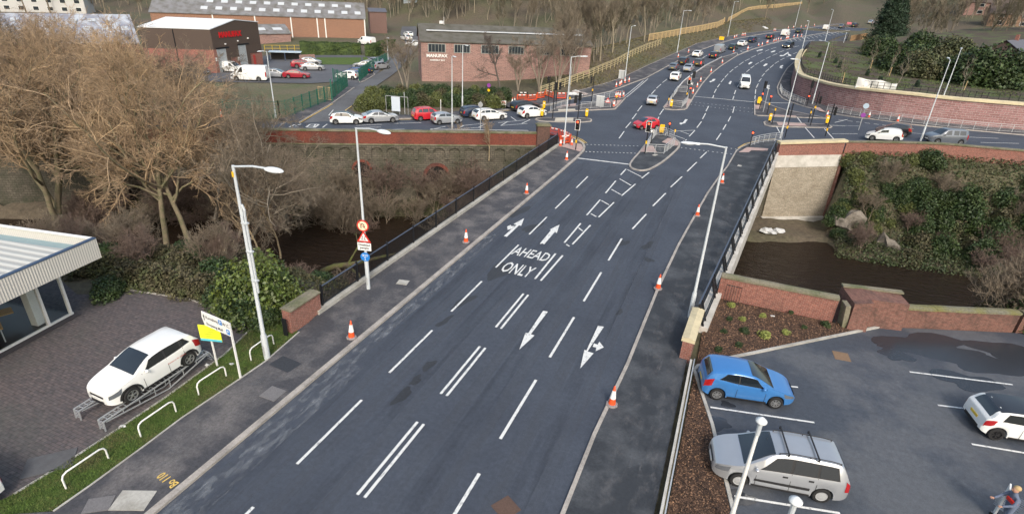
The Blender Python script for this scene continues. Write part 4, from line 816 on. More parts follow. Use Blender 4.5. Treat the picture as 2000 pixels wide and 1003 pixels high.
# ---- buildings
GLASS = mat('window_glass', (.03, .038, .045), .12, .1, 1, spec=.7)
GREYR = wave_mat('grey_sheet_roof', (.24, .24, .25), (.17, .17, .18), 3.0, .8, dirt=(.12, .115, .1))
WHITER = wave_mat('white_sheet_roof', (.72, .75, .77), (.6, .63, .66), 2.0, .5, bump=.3)
BROWNC = wave_mat('brown_cladding', (.095, .068, .055), (.075, .052, .042), 5.0, .5, bump=.4)
PALEW = mat('white_paint', (.75, .75, .73), .6, .08, 3)
SKYL = mat('skylight_panel', (.5, .53, .56), .5, .15, 2)
def lerp3(a, b, t): return tuple(a[i] + (b[i] - a[i]) * t for i in range(3))
def gable(name, A, B, C_, D, eave, ridge, label, walls, clad=None, split=None, roofm=None, over=.25, skylights=(), ridge_uv=True, eave2=None):
    """A-B is the long side nearest the viewer, B-C the right-hand gable; walls below 'split', cladding above"""
    o = empty(name, (A[0], A[1], 0), 0, label, 'building'); P = [(p[0] - A[0], p[1] - A[1]) for p in (A, B, C_, D)]; e2 = eave if eave2 is None else eave2
    mBC = ((P[1][0] + P[2][0]) / 2, (P[1][1] + P[2][1]) / 2); mAD = ((P[0][0] + P[3][0]) / 2, (P[0][1] + P[3][1]) / 2)
    sp = split if split else None
    def wallset(z0, zA, m, nm, top=True):
        mb = MB(); zt = [zA if zA else eave] * 2 + [zA if zA else e2] * 2
        V = [(p[0], p[1], z0) for p in P] + [(p[0], p[1], zt[i]) for i, p in enumerate(P)]; F = [(0, 1, 5, 4), (2, 3, 7, 6)]
        if zA: F += [(1, 2, 6, 5), (3, 0, 4, 7)]
        else: V += [(*mBC, ridge), (*mAD, ridge)]; F += [(1, 2, 6, 8, 5), (3, 0, 4, 9, 7)]
        mb.add(V, F); return mb.build(nm, m, o, uv=True)
    if sp: wallset(-.2, sp, walls, 'wall'); wallset(sp, None, clad, 'cladding')
    else: wallset(-.2, None, walls, 'wall')
    # roof slopes
    ab = Vector((P[1][0] - P[0][0], P[1][1] - P[0][1])).normalized() * over; ad = Vector((P[3][0] - P[0][0], P[3][1] - P[0][1])).normalized() * over; dz = (ridge - eave) / (math.hypot(P[3][0], P[3][1]) / 2) * over
    a = (P[0][0] - ab.x - ad.x, P[0][1] - ab.y - ad.y, eave - dz + .05); b = (P[1][0] + ab.x - ad.x, P[1][1] + ab.y - ad.y, eave - dz + .05); c = (mBC[0] + ab.x, mBC[1] + ab.y, ridge + .05); d = (mAD[0] - ab.x, mAD[1] - ab.y, ridge + .05)
    f = (P[2][0] + ab.x + ad.x, P[2][1] + ab.y + ad.y, e2 - dz + .05); g_ = (P[3][0] - ab.x + ad.x, P[3][1] - ab.y + ad.y, e2 - dz + .05); up = .14
    for quad in ((a, b, c, d), (d, c, f, g_)):
        V = list(quad) + [(q[0], q[1], q[2] + up) for q in quad]; me = mk('roof', V, [(3, 2, 1, 0), (4, 5, 6, 7), (0, 1, 5, 4), (1, 2, 6, 5), (2, 3, 7, 6), (3, 0, 4, 7)], roofm, o); uvl = me.data.uv_layers.new(name='UVMap').data
        Lx = math.hypot(b[0] - a[0], b[1] - a[1]); uvs = [(0, 0), (Lx, 0), (Lx, 8), (0, 8)] * 2
        for p in me.data.polygons:
            for li, vi in zip(p.loop_indices, p.vertices): uvl[li].uv = uvs[vi]
    for (u0, u1, v0, v1) in skylights:
        q = [lerp3(lerp3(a, b, u), lerp3(d, c, u), v) for u, v in ((u0, v0), (u1, v0), (u1, v1), (u0, v1))]; q = [(x_, y_, z_ + up + .02) for x_, y_, z_ in q]
        mk('skylight', q + [(x_, y_, z_ + .06) for x_, y_, z_ in q], [(0, 1, 2, 3), (4, 5, 6, 7), (0, 1, 5, 4), (1, 2, 6, 5), (2, 3, 7, 6), (3, 0, 4, 7)], SKYL, o)
    return o, P
def panel(o, p, q, s0, s1, z0, z1, m, nm, out=.03, th=.06, uv=False):
    """flat panel on the wall p-q (building coordinates) between s0 and s1 metres, out = how far proud"""
    d = Vector((q[0] - p[0], q[1] - p[1])).normalized(); n = Vector((d.y, -d.x)); mb = MB()
    f = lambda s, z, k: (p[0] + d.x * s + n.x * k, p[1] + d.y * s + n.y * k, z)
    V = [f(s0, z0, out), f(s1, z0, out), f(s1, z1, out), f(s0, z1, out), f(s0, z0, out - th), f(s1, z0, out - th), f(s1, z1, out - th), f(s0, z1, out - th)]
    mb.add(V, [(0, 1, 2, 3), (7, 6, 5, 4), (0, 4, 5, 1), (1, 5, 6, 2), (2, 6, 7, 3), (3, 7, 4, 0)]); return mb.build(nm, m, o, uv=uv)
def text_on(o, p, q, s0, s1, z0, z1, txt, m, nm='lettering', out=.08, bold=.02, zslope=0.0):
    V, F = text_mesh(txt, 1, bold, .02); xs = [v[0] for v in V]; ys = [v[1] for v in V]; a, b, c, d_ = min(xs), max(xs), min(ys), max(ys)
    d = Vector((q[0] - p[0], q[1] - p[1])).normalized(); n = Vector((d.y, -d.x)); W = []
    for v in V:
        s = s0 + (v[0] - a) / (b - a) * (s1 - s0); z = z0 + (v[1] - c) / (d_ - c) * (z1 - z0) + zslope * (s - s0); k = out + v[2]
        W.append((p[0] + d.x * s + n.x * k, p[1] + d.y * s + n.y * k, z))
    return mk(nm, W, F, m, o)
RED = mat('red_letters', (.55, .01, .015), .5, .05, 3)
# brown gabled shed
A = G(290, 140); B = G(425, 143); C_ = G(515, 128); D = (A[0] + C_[0] - B[0], A[1] + C_[1] - B[1])
o, P = gable('factory_shed', A, B, C_, D, 7.2, 8.5, 'brown clad gabled factory shed with red lettering over two grey doors', BRICK_F, BROWNC, 3.9, WHITER, over=.1, eave2=7.9)
LBC = math.hypot(P[2][0] - P[1][0], P[2][1] - P[1][1])
DOORM = wave_mat('roller_door', (.42, .45, .47), (.32, .35, .37), 8, .5)
for s0, s1, zt in ((.7, 2.9, 3.95), (6.2, 8.2, 4.2)):
    f = panel(o, P[1], P[2], s0, s1, 0, zt, DOORM, 'roller_door', .05, .1, uv=True); panel(o, P[1], P[2], s1, s1 + .9, -.05, zt, BROWNC, 'door_jamb', .09, .1, uv=True); panel(o, P[1], P[2], s0 - .1, s1 + .9, zt, zt + .25, BLACK, 'door_lintel', .12, .14)
panel(o, P[1], P[2], 3.8, 6.1, 2.3, 3.95, BROWNC, 'cladding_panel', .08, .1, uv=True); panel(o, P[1], P[2], 9.1, LBC, 2.6, 3.95, BROWNC, 'cladding_panel', .08, .1, uv=True)
panel(o, P[1], P[2], 9.9, 10.5, 0, 2.2, mat('red_door', (.4, .05, .04), .5), 'door', .05, .1); panel(o, P[1], P[2], .15, .45, 2, 2.6, PALEW, 'notice', .05); panel(o, P[1], P[2], 5.6, 6.0, 1.6, 2.2, PALEW, 'notice', .12)
text_on(o, P[1], P[2], .45 * 4, 7.6, 5.75, 6.75, 'MANUFAX', RED, bold=.05)
mb = MB(); mb.bar((P[1][0] - 6 * .85, P[1][1] - 6 * .52 - .1, 0), (P[1][0] - 6 * .85, P[1][1] - 6 * .52 - .1, 7.1), .12); mb.build('downpipe', BLACK, o)
for s_, z_ in ((2.9, 4.6), (6.2, 4.9), (9, 5.2)): panel(o, P[1], P[2], s_, s_ + .22, z_, z_ + .2, PALEW, 'security_light', .2, .2)
# long low grey roofed factory
A = G(-120, 152); B = G(288, 141); B = (B[0] - .2, B[1] - .3); n_ = Vector((A[1] - B[1], B[0] - A[0])).normalized(); C_ = (B[0] + n_.x * 26 - 4, B[1] + n_.y * 26 + 1); D = (A[0] + n_.x * 26, A[1] + n_.y * 26)
sk = [(.12 + .1 * i, .165 + .1 * i, .42, .54) for i in range(9)] + [(.15 + .1 * i, .195 + .1 * i, .72, .82) for i in range(8)]
o, P = gable('factory_hall', A, B, C_, D, 4.7, 8.2, 'long low red brick factory hall with grey sheet roof behind bare trees', BRICK_F, roofm=wave_mat('grey_blue_roof', (.3, .31, .36), (.24, .25, .3), 2.5, .6, dirt=(.55, .58, .62)), skylights=sk)
for i in range(4): panel(o, P[0], P[1], 12 + 9 * i, 12.25 + 9 * i, .2, 4.4, PALEW, 'downpipe', .1, .1)
# long orange brick hall
B = G(716, 88); L_ = G(580, 85); d = Vector((L_[0] - B[0], L_[1] - B[1])).normalized(); A = (B[0] + d.x * 52, B[1] + d.y * 52); nn = Vector((d.y, -d.x)); C_ = (B[0] + nn.x * 14, B[1] + nn.y * 14); D = (A[0] + nn.x * 14, A[1] + nn.y * 14)
if nn.y < 0: C_ = (B[0] - nn.x * 14, B[1] - nn.y * 14); D = (A[0] - nn.x * 14, A[1] - nn.y * 14)
sk = [(.22 + .066 * i, .25 + .066 * i, .25 + .0 * i, .42) for i in range(12)] + [(.24 + .066 * i, .27 + .066 * i, .66, .82) for i in range(11)]
o, P = gable('brick_hall', A, B, C_, D, 6.6, 10.2, 'long orange brick hall with dirty grey roof, behind the clipped hedge', BRICK_O, roofm=GREYR, skylights=sk)
for s_ in (52 - .3, 52 - 10.6, 52 - 12.6, 52 - 19.2, 52 - 28, 52 - 38): panel(o, P[0], P[1], s_, s_ + .28, 0.2, 6.5, PALEW, 'downpipe', .14, .14)
panel(o, P[0], P[1], 20, 51.5, .02, 1.7, mat('dark_plinth', (.16, .11, .09), .9), 'plinth', .04)
panel(o, P[1], P[2], 1.5, 4.2, .1, 4.4, mat('dark_door', (.06, .06, .055), .7), 'door', .06); panel(o, P[1], P[2], 0.1, 13.9, 4.7, 6.5, mat('sage_cladding', (.26, .27, .22), .7), 'cladding', .05)
# office block at its right end
A2 = (B[0] + nn.x * (3 if nn.y > 0 else -3) + 1.0, B[1] + abs(nn.y) * 3 + 1.2); w_ = Vector((-d.x, -d.y)) * 5; h_ = Vector((C_[0] - B[0], C_[1] - B[1])).normalized() * 18
b0 = G(757, 77); A2 = (b0[0] - w_.x, b0[1] - w_.y); B2 = b0; C2 = (B2[0] + h_.x, B2[1] + h_.y); D2 = (A2[0] + h_.x, A2[1] + h_.y)
o, P = gable('office_block', A2, B2, C2, D2, 7.6, 8.2, 'two storey dark brick office block with white windows by the lane', brick_mat('brick_brown', (.16, .08, .07), (.12, .06, .05), (.2, .15, .13)), roofm=mat('slate_roof', (.11, .11, .13), .6, .15, 2))
for zz in (1.6, 5.0):
    panel(o, P[1], P[2], .8, 11, zz - .5, zz + 1.7, PALEW, 'window_band', .04)
    for i in range(5): fr = panel(o, P[1], P[2], 1.2 + 2 * i, 2.5 + 2 * i, zz, zz + 1.3, PALEW, 'window', .08); panel(fr, P[1], P[2], 1.35 + 2 * i, 2.35 + 2 * i, zz + .12, zz + 1.18, GLASS, 'pane', .1, .02)
# small brick outbuilding with green gable
A = G(500, 93); B = G(570, 91); A = (A[0], A[1]); d = Vector((B[0] - A[0], B[1] - A[1])).normalized(); nn = Vector((-d.y, d.x)); C_ = (B[0] + nn.x * 7, B[1] + nn.y * 7); D = (A[0] + nn.x * 7, A[1] + nn.y * 7)
o, P = gable('outbuilding', A, B, C_, D, 3.1, 4.9, 'small brick outbuilding with dark roof and pale green gable end', BRICK_W, roofm=GREYR, skylights=[(.15, .38, .35, .6), (.58, .82, .35, .6)])
panel(o, P[1], P[2], 0, 7, 3.0, 3.6, mat('sage_green', (.3, .36, .28), .7), 'gable_board', .05); panel(o, P[1], P[2], 2.6, 4.6, 0, 2.9, DOORM, 'door', .06, uv=True)
# assembly building with white lettering
A = G(824, 158); B = G(1148, 163); d = Vector((B[0] - A[0], B[1] - A[1])).normalized(); nn = Vector((-d.y, d.x)); C_ = (B[0] + nn.x * 11, B[1] + nn.y * 11); D = (A[0] + nn.x * 11, A[1] + nn.y * 11)
o, P = gable('assembly_building', A, B, C_, D, 6.8, 9.3, 'pink brick factory building with white lettering and a dark mossy roof', BRICK_W, roofm=wave_mat('mossy_roof', (.13, .125, .11), (.1, .095, .085), 3, .9, dirt=(.07, .068, .05)))
LAB = math.hypot(P[1][0], P[1][1])
for s0, s1 in ((1.2, 4.4), (5.9, 8.9), (10.9, 14.2), (16, 19), (21.4, 24.6), (26, 29)):
    fr = panel(o, P[0], P[1], s0, s1, 5.0, 6.5, mat('grey_window_frame', (.28, .31, .3), .6), 'window', .05)
    for k in range(5): w1 = (s1 - s0 - .2) / 5; panel(fr, P[0], P[1], s0 + .13 + w1 * k, s0 + .07 + w1 * (k + 1), 5.1, 6.4, GLASS, 'pane', .08, .03)
LETW = mat('white_letters', (.8, .8, .78), .5, .05, 3)
text_on(o, P[0], P[1], .95, 4.75, 4.15, 4.72, 'MANUFAX', LETW, bold=.03); text_on(o, P[0], P[1], 1.5, 4.3, 3.55, 3.8, 'ASSEMBLY BAY', LETW, bold=.03)
mb = MB(); q = lambda s, v: (d.x * s + nn.x * 5.5 * v, d.y * s + nn.y * 5.5 * v, 6.8 + 2.5 * v)
a, b = q(1.2, .55), q(LAB - 1.2, .55); mb.bar((a[0], a[1], a[2] + .32), (b[0], b[1], b[2] + .32), .9, .16); mb.build('skylight', SKYL, o)
mb = MB(); mb.bar((-.15, -.15, 6.75), (d.x * LAB, d.y * LAB - .15, 6.75), .16); mb.build('gutter', BLACK, o)
mb = MB(); c = q(4.2, 1.0); mb.box((c[0], c[1], c[2] + .45), (.6, .6, .5)); mb.bar((c[0] + .5, c[1], c[2]), (c[0] + .5, c[1], c[2] + 1.4), .05); mb.build('roof_vent', PALEW, o)
# container, canopy, low walls in the yard
t = empty('shipping_container', P3(G(790, 54)), R(15), 'pale grey steel container at the top of the factory lane', 'container')
mb = MB(); mb.box((2.6, 1.2, 1.3), (5.2, 2.4, 2.6)); mb.build('body', wave_mat('container_steel', (.35, .4, .44), (.29, .34, .38), 6, .6), t, uv=True); mb = MB(); mb.box((2.6, 1.2, 2.64), (5.3, 2.5, .08)); mb.build('roof', PALEW, t); mb = MB(); mb.box((1.5, -.03, 1.3), (.05, .05, 2.3)); mb.box((3, -.03, 1.3), (.05, .05, 2.3)); mb.build('door_bar', PALEW, t)
A = G(527, 119); B = G(588, 120); t, L = along('canopy_shelter', A, B, 'open blue framed shelter with flat pale roof in the factory yard', 'shelter', None, 0); BLUEF = mat('blue_frame', (.04, .07, .13), .5)
mb = MB(); mb.box((L / 2, 1.2, 1.75), (L + .3, 2.8, .1)); mb.build('roof', mat('pale_blue_roof', (.45, .55, .62), .5), t); mb = MB(); mb.box((L / 2, 2.4, .9), (L, .1, 1.7)); mb.build('back_wall', mat('dark_back', (.07, .065, .06), .9), t)
for x_ in (0, L / 2, L): mb = MB(); mb.box((x_, 0, .88), (.14, .14, 1.75)); mb.build('post', BLUEF, t)
wall_thing('yard_wall', G(586, 121), G(615, 119), 'low pink brick wall at the end of the blue shelter', 'wall', 1.35, .3, BRICK_W, None, z=0)
yr = px((518, 104), (548, 103), (590, 101)); t = empty('yellow_handrail', (yr[0][0], yr[0][1], .5), 0, 'yellow handrails on the raised platform behind the shelter', 'handrail'); YELP = mat('yellow_steel', (.6, .42, .04), .5)
mr = MB(); rp_ = resample(yr, 2.2)
for i, p in enumerate(rp_):
    mp_ = MB(); mp_.bar((p[0] - yr[0][0], p[1] - yr[0][1], 0), (p[0] - yr[0][0], p[1] - yr[0][1], 1.5), .08); mp_.build('post', YELP, t)
    if i:
        for zz in (.8, 1.45): mr.bar((rp_[i - 1][0] - yr[0][0], rp_[i - 1][1] - yr[0][1], zz), (p[0] - yr[0][0], p[1] - yr[0][1], zz), .07)
mr.build('rails', YELP, t)
# house rows in the top corners
def house(pxy, rz, L, W, eave, ridge, label, wallm, roofm, win=3, group='distant houses'):
    c = GT(*pxy); z = T0(*c); o = empty('house', (c[0], c[1], z), rz, label, 'house', group)
    mb = MB(); mb.add([(0, 0, -1), (L, 0, -1), (L, W, -1), (0, W, -1), (0, 0, eave), (L, 0, eave), (L, W, eave), (0, W, eave), (L, W / 2, ridge), (0, W / 2, ridge)], [(0, 1, 5, 4), (2, 3, 7, 6), (1, 2, 6, 8, 5), (3, 0, 4, 9, 7)]); mb.build('wall', wallm, o, uv=True)
    mb = MB(); mb.add([(-.3, -.4, eave - .2), (L + .3, -.4, eave - .2), (L + .3, W / 2, ridge), (-.3, W / 2, ridge), (L + .3, W + .4, eave - .2), (-.3, W + .4, eave - .2)], [(0, 1, 2, 3), (3, 2, 4, 5)]); mb.V += [(v[0], v[1], v[2] + .15) for v in mb.V[:]]; mb.F += [(6, 7, 8, 9), (9, 8, 10, 11), (0, 1, 7, 6)]
    rf = mb.build('roof', roofm, o); mb = MB(); mb.box((L * .5, W / 2, ridge + .5), (.8, .6, 1.4)); mb.build('chimney', BRICK_R, rf, uv=True)
    for k in range(win):
        for zz in (.9, 3.3):
            x_ = L * (k + .5) / win; mb = MB(); mb.box((x_, -.02, zz + .6), (1.7, .08, 1.3)); fr = mb.build('window', PALEW, o); mb = MB(); mb.box((x_, -.07, zz + .6), (1.5, .04, 1.1)); mb.build('pane', GLASS, fr)
    return o
ROOFB = mat('brown_tiles', (.11, .085, .075), .9, .2, 3)
house((2, 24), R(38), 24, 8, 5.2, 7.2, 'white fronted terrace of houses in the top left corner', mat('off_white_render', (.5, .5, .49), .8), ROOFB, 6, None)
house((98, 22), R(42), 9, 8, 5.0, 7.8, 'brown gabled house right of the white terrace, top left', mat('brown_render', (.2, .14, .1), .9), ROOFB, 2, None)
house((1925, 52), R(-8), 20, 9, 4.5, 7.5, 'dark roofed building at the top right edge behind bare trees', mat('tan_brick', (.25, .16, .11), .9), ROOFB, 3, None)
house((1880, 30), R(-12), 40, 9, 5, 8, 'long low building on the top right skyline behind the trees', BRICK_W, ROOFB, 4, None)
house((1985, 150), R(60), 14, 8, 4.2, 6.8, 'dark building with white windows cut off by the right edge', mat('dark_brick', (.09, .06, .055), .9), mat('slate_roof', (.11, .11, .13), .6), 3, None)
# car dealer's showroom
o = empty('showroom', (-28.1, 15.4, 0), 0, 'flat roofed glass showroom with deep cream ribbed fascia at the left edge', 'building')
FASC = wave_mat('cream_fascia', (.62, .6, .55), (.54, .52, .48), 2.6, .5, bump=.4)
ROOFP = wave_mat('cream_ribbed_roof', (.6, .6, .56), (.4, .4, .38), .72, .5, bump=1.0)
s = Vector((.15, -1, 0)).normalized(); w2 = Vector((-1, -.2, 0)).normalized(); Ls, Lw = 24, 26
pt = lambda a, b, z: (s.x * a + w2.x * b, s.y * a + w2.y * b, z)
def slab2(a0, a1, b0, b1, z0, z1, m, nm, par=None, uv=False):
    V = [pt(a0, b0, z0), pt(a1, b0, z0), pt(a1, b1, z0), pt(a0, b1, z0), pt(a0, b0, z1), pt(a1, b0, z1), pt(a1, b1, z1), pt(a0, b1, z1)]
    return mk(nm, V, [(0, 3, 2, 1), (4, 5, 6, 7), (0, 1, 5, 4), (1, 2, 6, 5), (2, 3, 7, 6), (3, 0, 4, 7)], m, par or o, uv=uv)
slab2(0, Ls, 0, .12, 3.15, 4.2, FASC, 'fascia', uv=True); slab2(0, .12, .12, Lw, 3.15, 4.2, FASC, 'fascia', uv=True)
GUT = mat('blue_grey_gutter', (.2, .3, .34), .35, .12, 2)
slab2(.12, 1.0, .12, Lw, 3.3, 3.72, GUT, 'gutter'); slab2(0, Ls, -.02, .2, 4.2, 4.24, BLUEF, 'edge_trim'); slab2(0, .2, .2, Lw, 4.2, 4.24, PALEW, 'edge_trim')
rr = slab2(1.0, Ls, .12, Lw, 3.3, 3.95, ROOFP, 'roof', uv=False); uvl = rr.data.uv_layers.new(name='UVMap').data
for p in rr.data.polygons:
    for li, vi in zip(p.loop_indices, p.vertices): v = rr.data.vertices[vi].co; uvl[li].uv = (v.x * s.x + v.y * s.y, v.x * w2.x + v.y * w2.y)
slab2(.9, Ls, .4, Lw, 3.1, 3.2, PALEW, 'soffit')
b0_ = 1.75
slab2(.9, Ls, b0_, Lw, .0, .1, mat('showroom_floor', (.035, .035, .04), .3, .1, 2), 'floor')
slab2(.9, Ls, b0_ + 6.0, b0_ + 6.2, .1, 3.1, mat('wood_panelling', (.3, .17, .08), .6), 'back_wall')
mb = MB(); slab2(-.1 + .9, Ls, b0_ - .35, b0_ + .0, -.05, .09, mat('dark_step', (.05, .045, .05), .8), 'step'); slab2(6, Ls, b0_ - .55, b0_ - .35, -.05, .1, BRICK_R, 'step_edge', uv=True)
gm = bpy.data.materials.new('shop_glass'); gm.use_nodes = True; b = gm.node_tree.nodes['Principled BSDF']; b.inputs['Transmission Weight'].default_value = 1; b.inputs['Roughness'].default_value = .02; b.inputs['IOR'].default_value = 1.05; b.inputs['Base Color'].default_value = (.93, .96, .95, 1); b.inputs['Specular IOR Level'].default_value = .5
for i, a_ in enumerate((.95, 2.1, 5.0, 7.2, 9.6, 12)):
    slab2(a_, a_ + .12, b0_ - .05, b0_ + .08, .1, 3.15, PALEW, 'mullion')
    if i < 5: slab2(a_ + .12, (2.1, 5.0, 7.2, 9.6, 12)[i], b0_, b0_ + .02, .12, 3.12, gm, 'glass')
slab2(.9, Ls, b0_ - .04, b0_ + .06, .1, .2, PALEW, 'sill'); slab2(.95, 1.0, b0_ + .1, b0_ + 6, .12, 3.12, gm, 'glass'); slab2(1.9, 2.3, b0_ + .5, b0_ + .9, .1, 3.1, PALEW, 'column')
def desk(a_, b_, lab):
    c = pt(a_, b_, .1); t = empty('desk', (c[0] - 28.1, c[1] + 15.4, .1), R(-20), lab, 'desk'); mb = MB(); mb.box((0, 0, .73), (1.7, .8, .04)); mb.box((-.9, .5, .73), (.7, 1.0, .04)); mb.build('desk_top', mat('desk_wood', (.5, .3, .12), .5), t)
    for x_, y_ in ((-.75, -.3), (.75, -.3), (.75, .3), (-.75, .3)): mb = MB(); mb.bar((x_, y_, 0), (x_ * .9, y_, .72), .05); mb.build('leg', GALV, t)
    mb = MB(); mb.box((.2, .1, .95), (.5, .05, .32)); mb.box((.2, .12, .78), (.08, .08, .1)); tag(mb.build('monitor', BLACK, loc=tuple(t.location), rz=R(-20)), 'black computer monitor standing on the showroom desk', 'monitor')
    return t
desk(3.6, 3.2, 'light wood desk seen through the showroom glass')
c = pt(3.0, 4.4, .1); t = empty('office_chair', (c[0] - 28.1, c[1] + 15.4, .1), R(30), 'black swivel chair behind the showroom desk', 'chair')
mb = MB(); mb.box((0, 0, .47), (.5, .5, .08)); mb.build('seat', BLACK, t); mb = MB(); mb.box((0, .25, .8), (.46, .07, .6)); mb.build('backrest', BLACK, t); mb = MB(); mb.bar((0, 0, .08), (0, 0, .45), .06)
for k in range(5): mb.bar((0, 0, .08), (.3 * math.cos(k * 1.257), .3 * math.sin(k * 1.257), .04), .04)
mb.build('base', BLACK, t)
# ================================================================ VEHICLES
def pchip(xs, ys, x):
    n = len(xs)
    if x <= xs[0]: return ys[0]
    if x >= xs[-1]: return ys[-1]
    h = [xs[i + 1] - xs[i] for i in range(n - 1)]; d = [(ys[i + 1] - ys[i]) / h[i] for i in range(n - 1)]; m_ = [d[0]]
    for i in range(1, n - 1): m_.append(0 if d[i - 1] * d[i] <= 0 else 2 * d[i - 1] * d[i] / (d[i - 1] + d[i]))
    m_.append(d[-1]); i = 0
    while x > xs[i + 1]: i += 1
    t = (x - xs[i]) / h[i]
    return ys[i] * (1 + 2 * t) * (1 - t) ** 2 + h[i] * m_[i] * t * (1 - t) ** 2 + ys[i + 1] * t * t * (3 - 2 * t) + h[i] * m_[i + 1] * t * t * (t - 1)
RUB = mat('tyre_rubber', (.014, .014, .015), .85, .2, 5); TRIM = mat('black_trim', (.018, .018, .02), .6, .15, 6)
CGL = mat('car_glass', (.012, .016, .02), .06, 0, spec=.9, coat=.6); LAMP = mat('headlamp_lens', (.2, .22, .25), .1, .3, 14, metal=.4, coat=.8); TAIL = mat('tail_lamp', (.36, .012, .015), .2, .1, 5, coat=.5)
BRAKE = mat('brake_light_lit', (1, .05, .03), .3, 0, emit=2.2); HLIT = mat('headlight_lit', (1, .8, .5), .3, 0, emit=4); PLY = mat('yellow_plate', (.72, .5, .06), .5, .1, 8); PLW = mat('white_plate', (.7, .7, .68), .5, .1, 8)
ALLOY = mat('alloy_rim', (.45, .46, .47), .35, .1, 6, metal=.7); HUBC = mat('silver_hubcap', (.42, .43, .44), .5, .15, 8, metal=.3); DRIM = mat('dark_rim', (.03, .03, .033), .4, .1, 6, metal=.4)
def paint(nm, c, metal=0.0, r=.32): return mat('paint_' + nm, c, r, .03, .8, metal=metal, coat=.7, spec=.5)
PT = dict(white=paint('white', (.76, .77, .76)), silver=paint('silver', (.47, .49, .52), .55), black=paint('black', (.018, .019, .024)), blue=paint('blue', (.05, .2, .5), .15), red=paint('red', (.5, .018, .03)), darkred=paint('dark_red', (.3, .015, .03)), grey=paint('grey', (.15, .17, .2), .4), navy=paint('navy', (.02, .035, .075), .2), dgreen=paint('dark_green', (.03, .05, .045), .2), brown=paint('brown', (.07, .06, .055), .3), rblue=paint('royal_blue', (.02, .07, .25), .2))
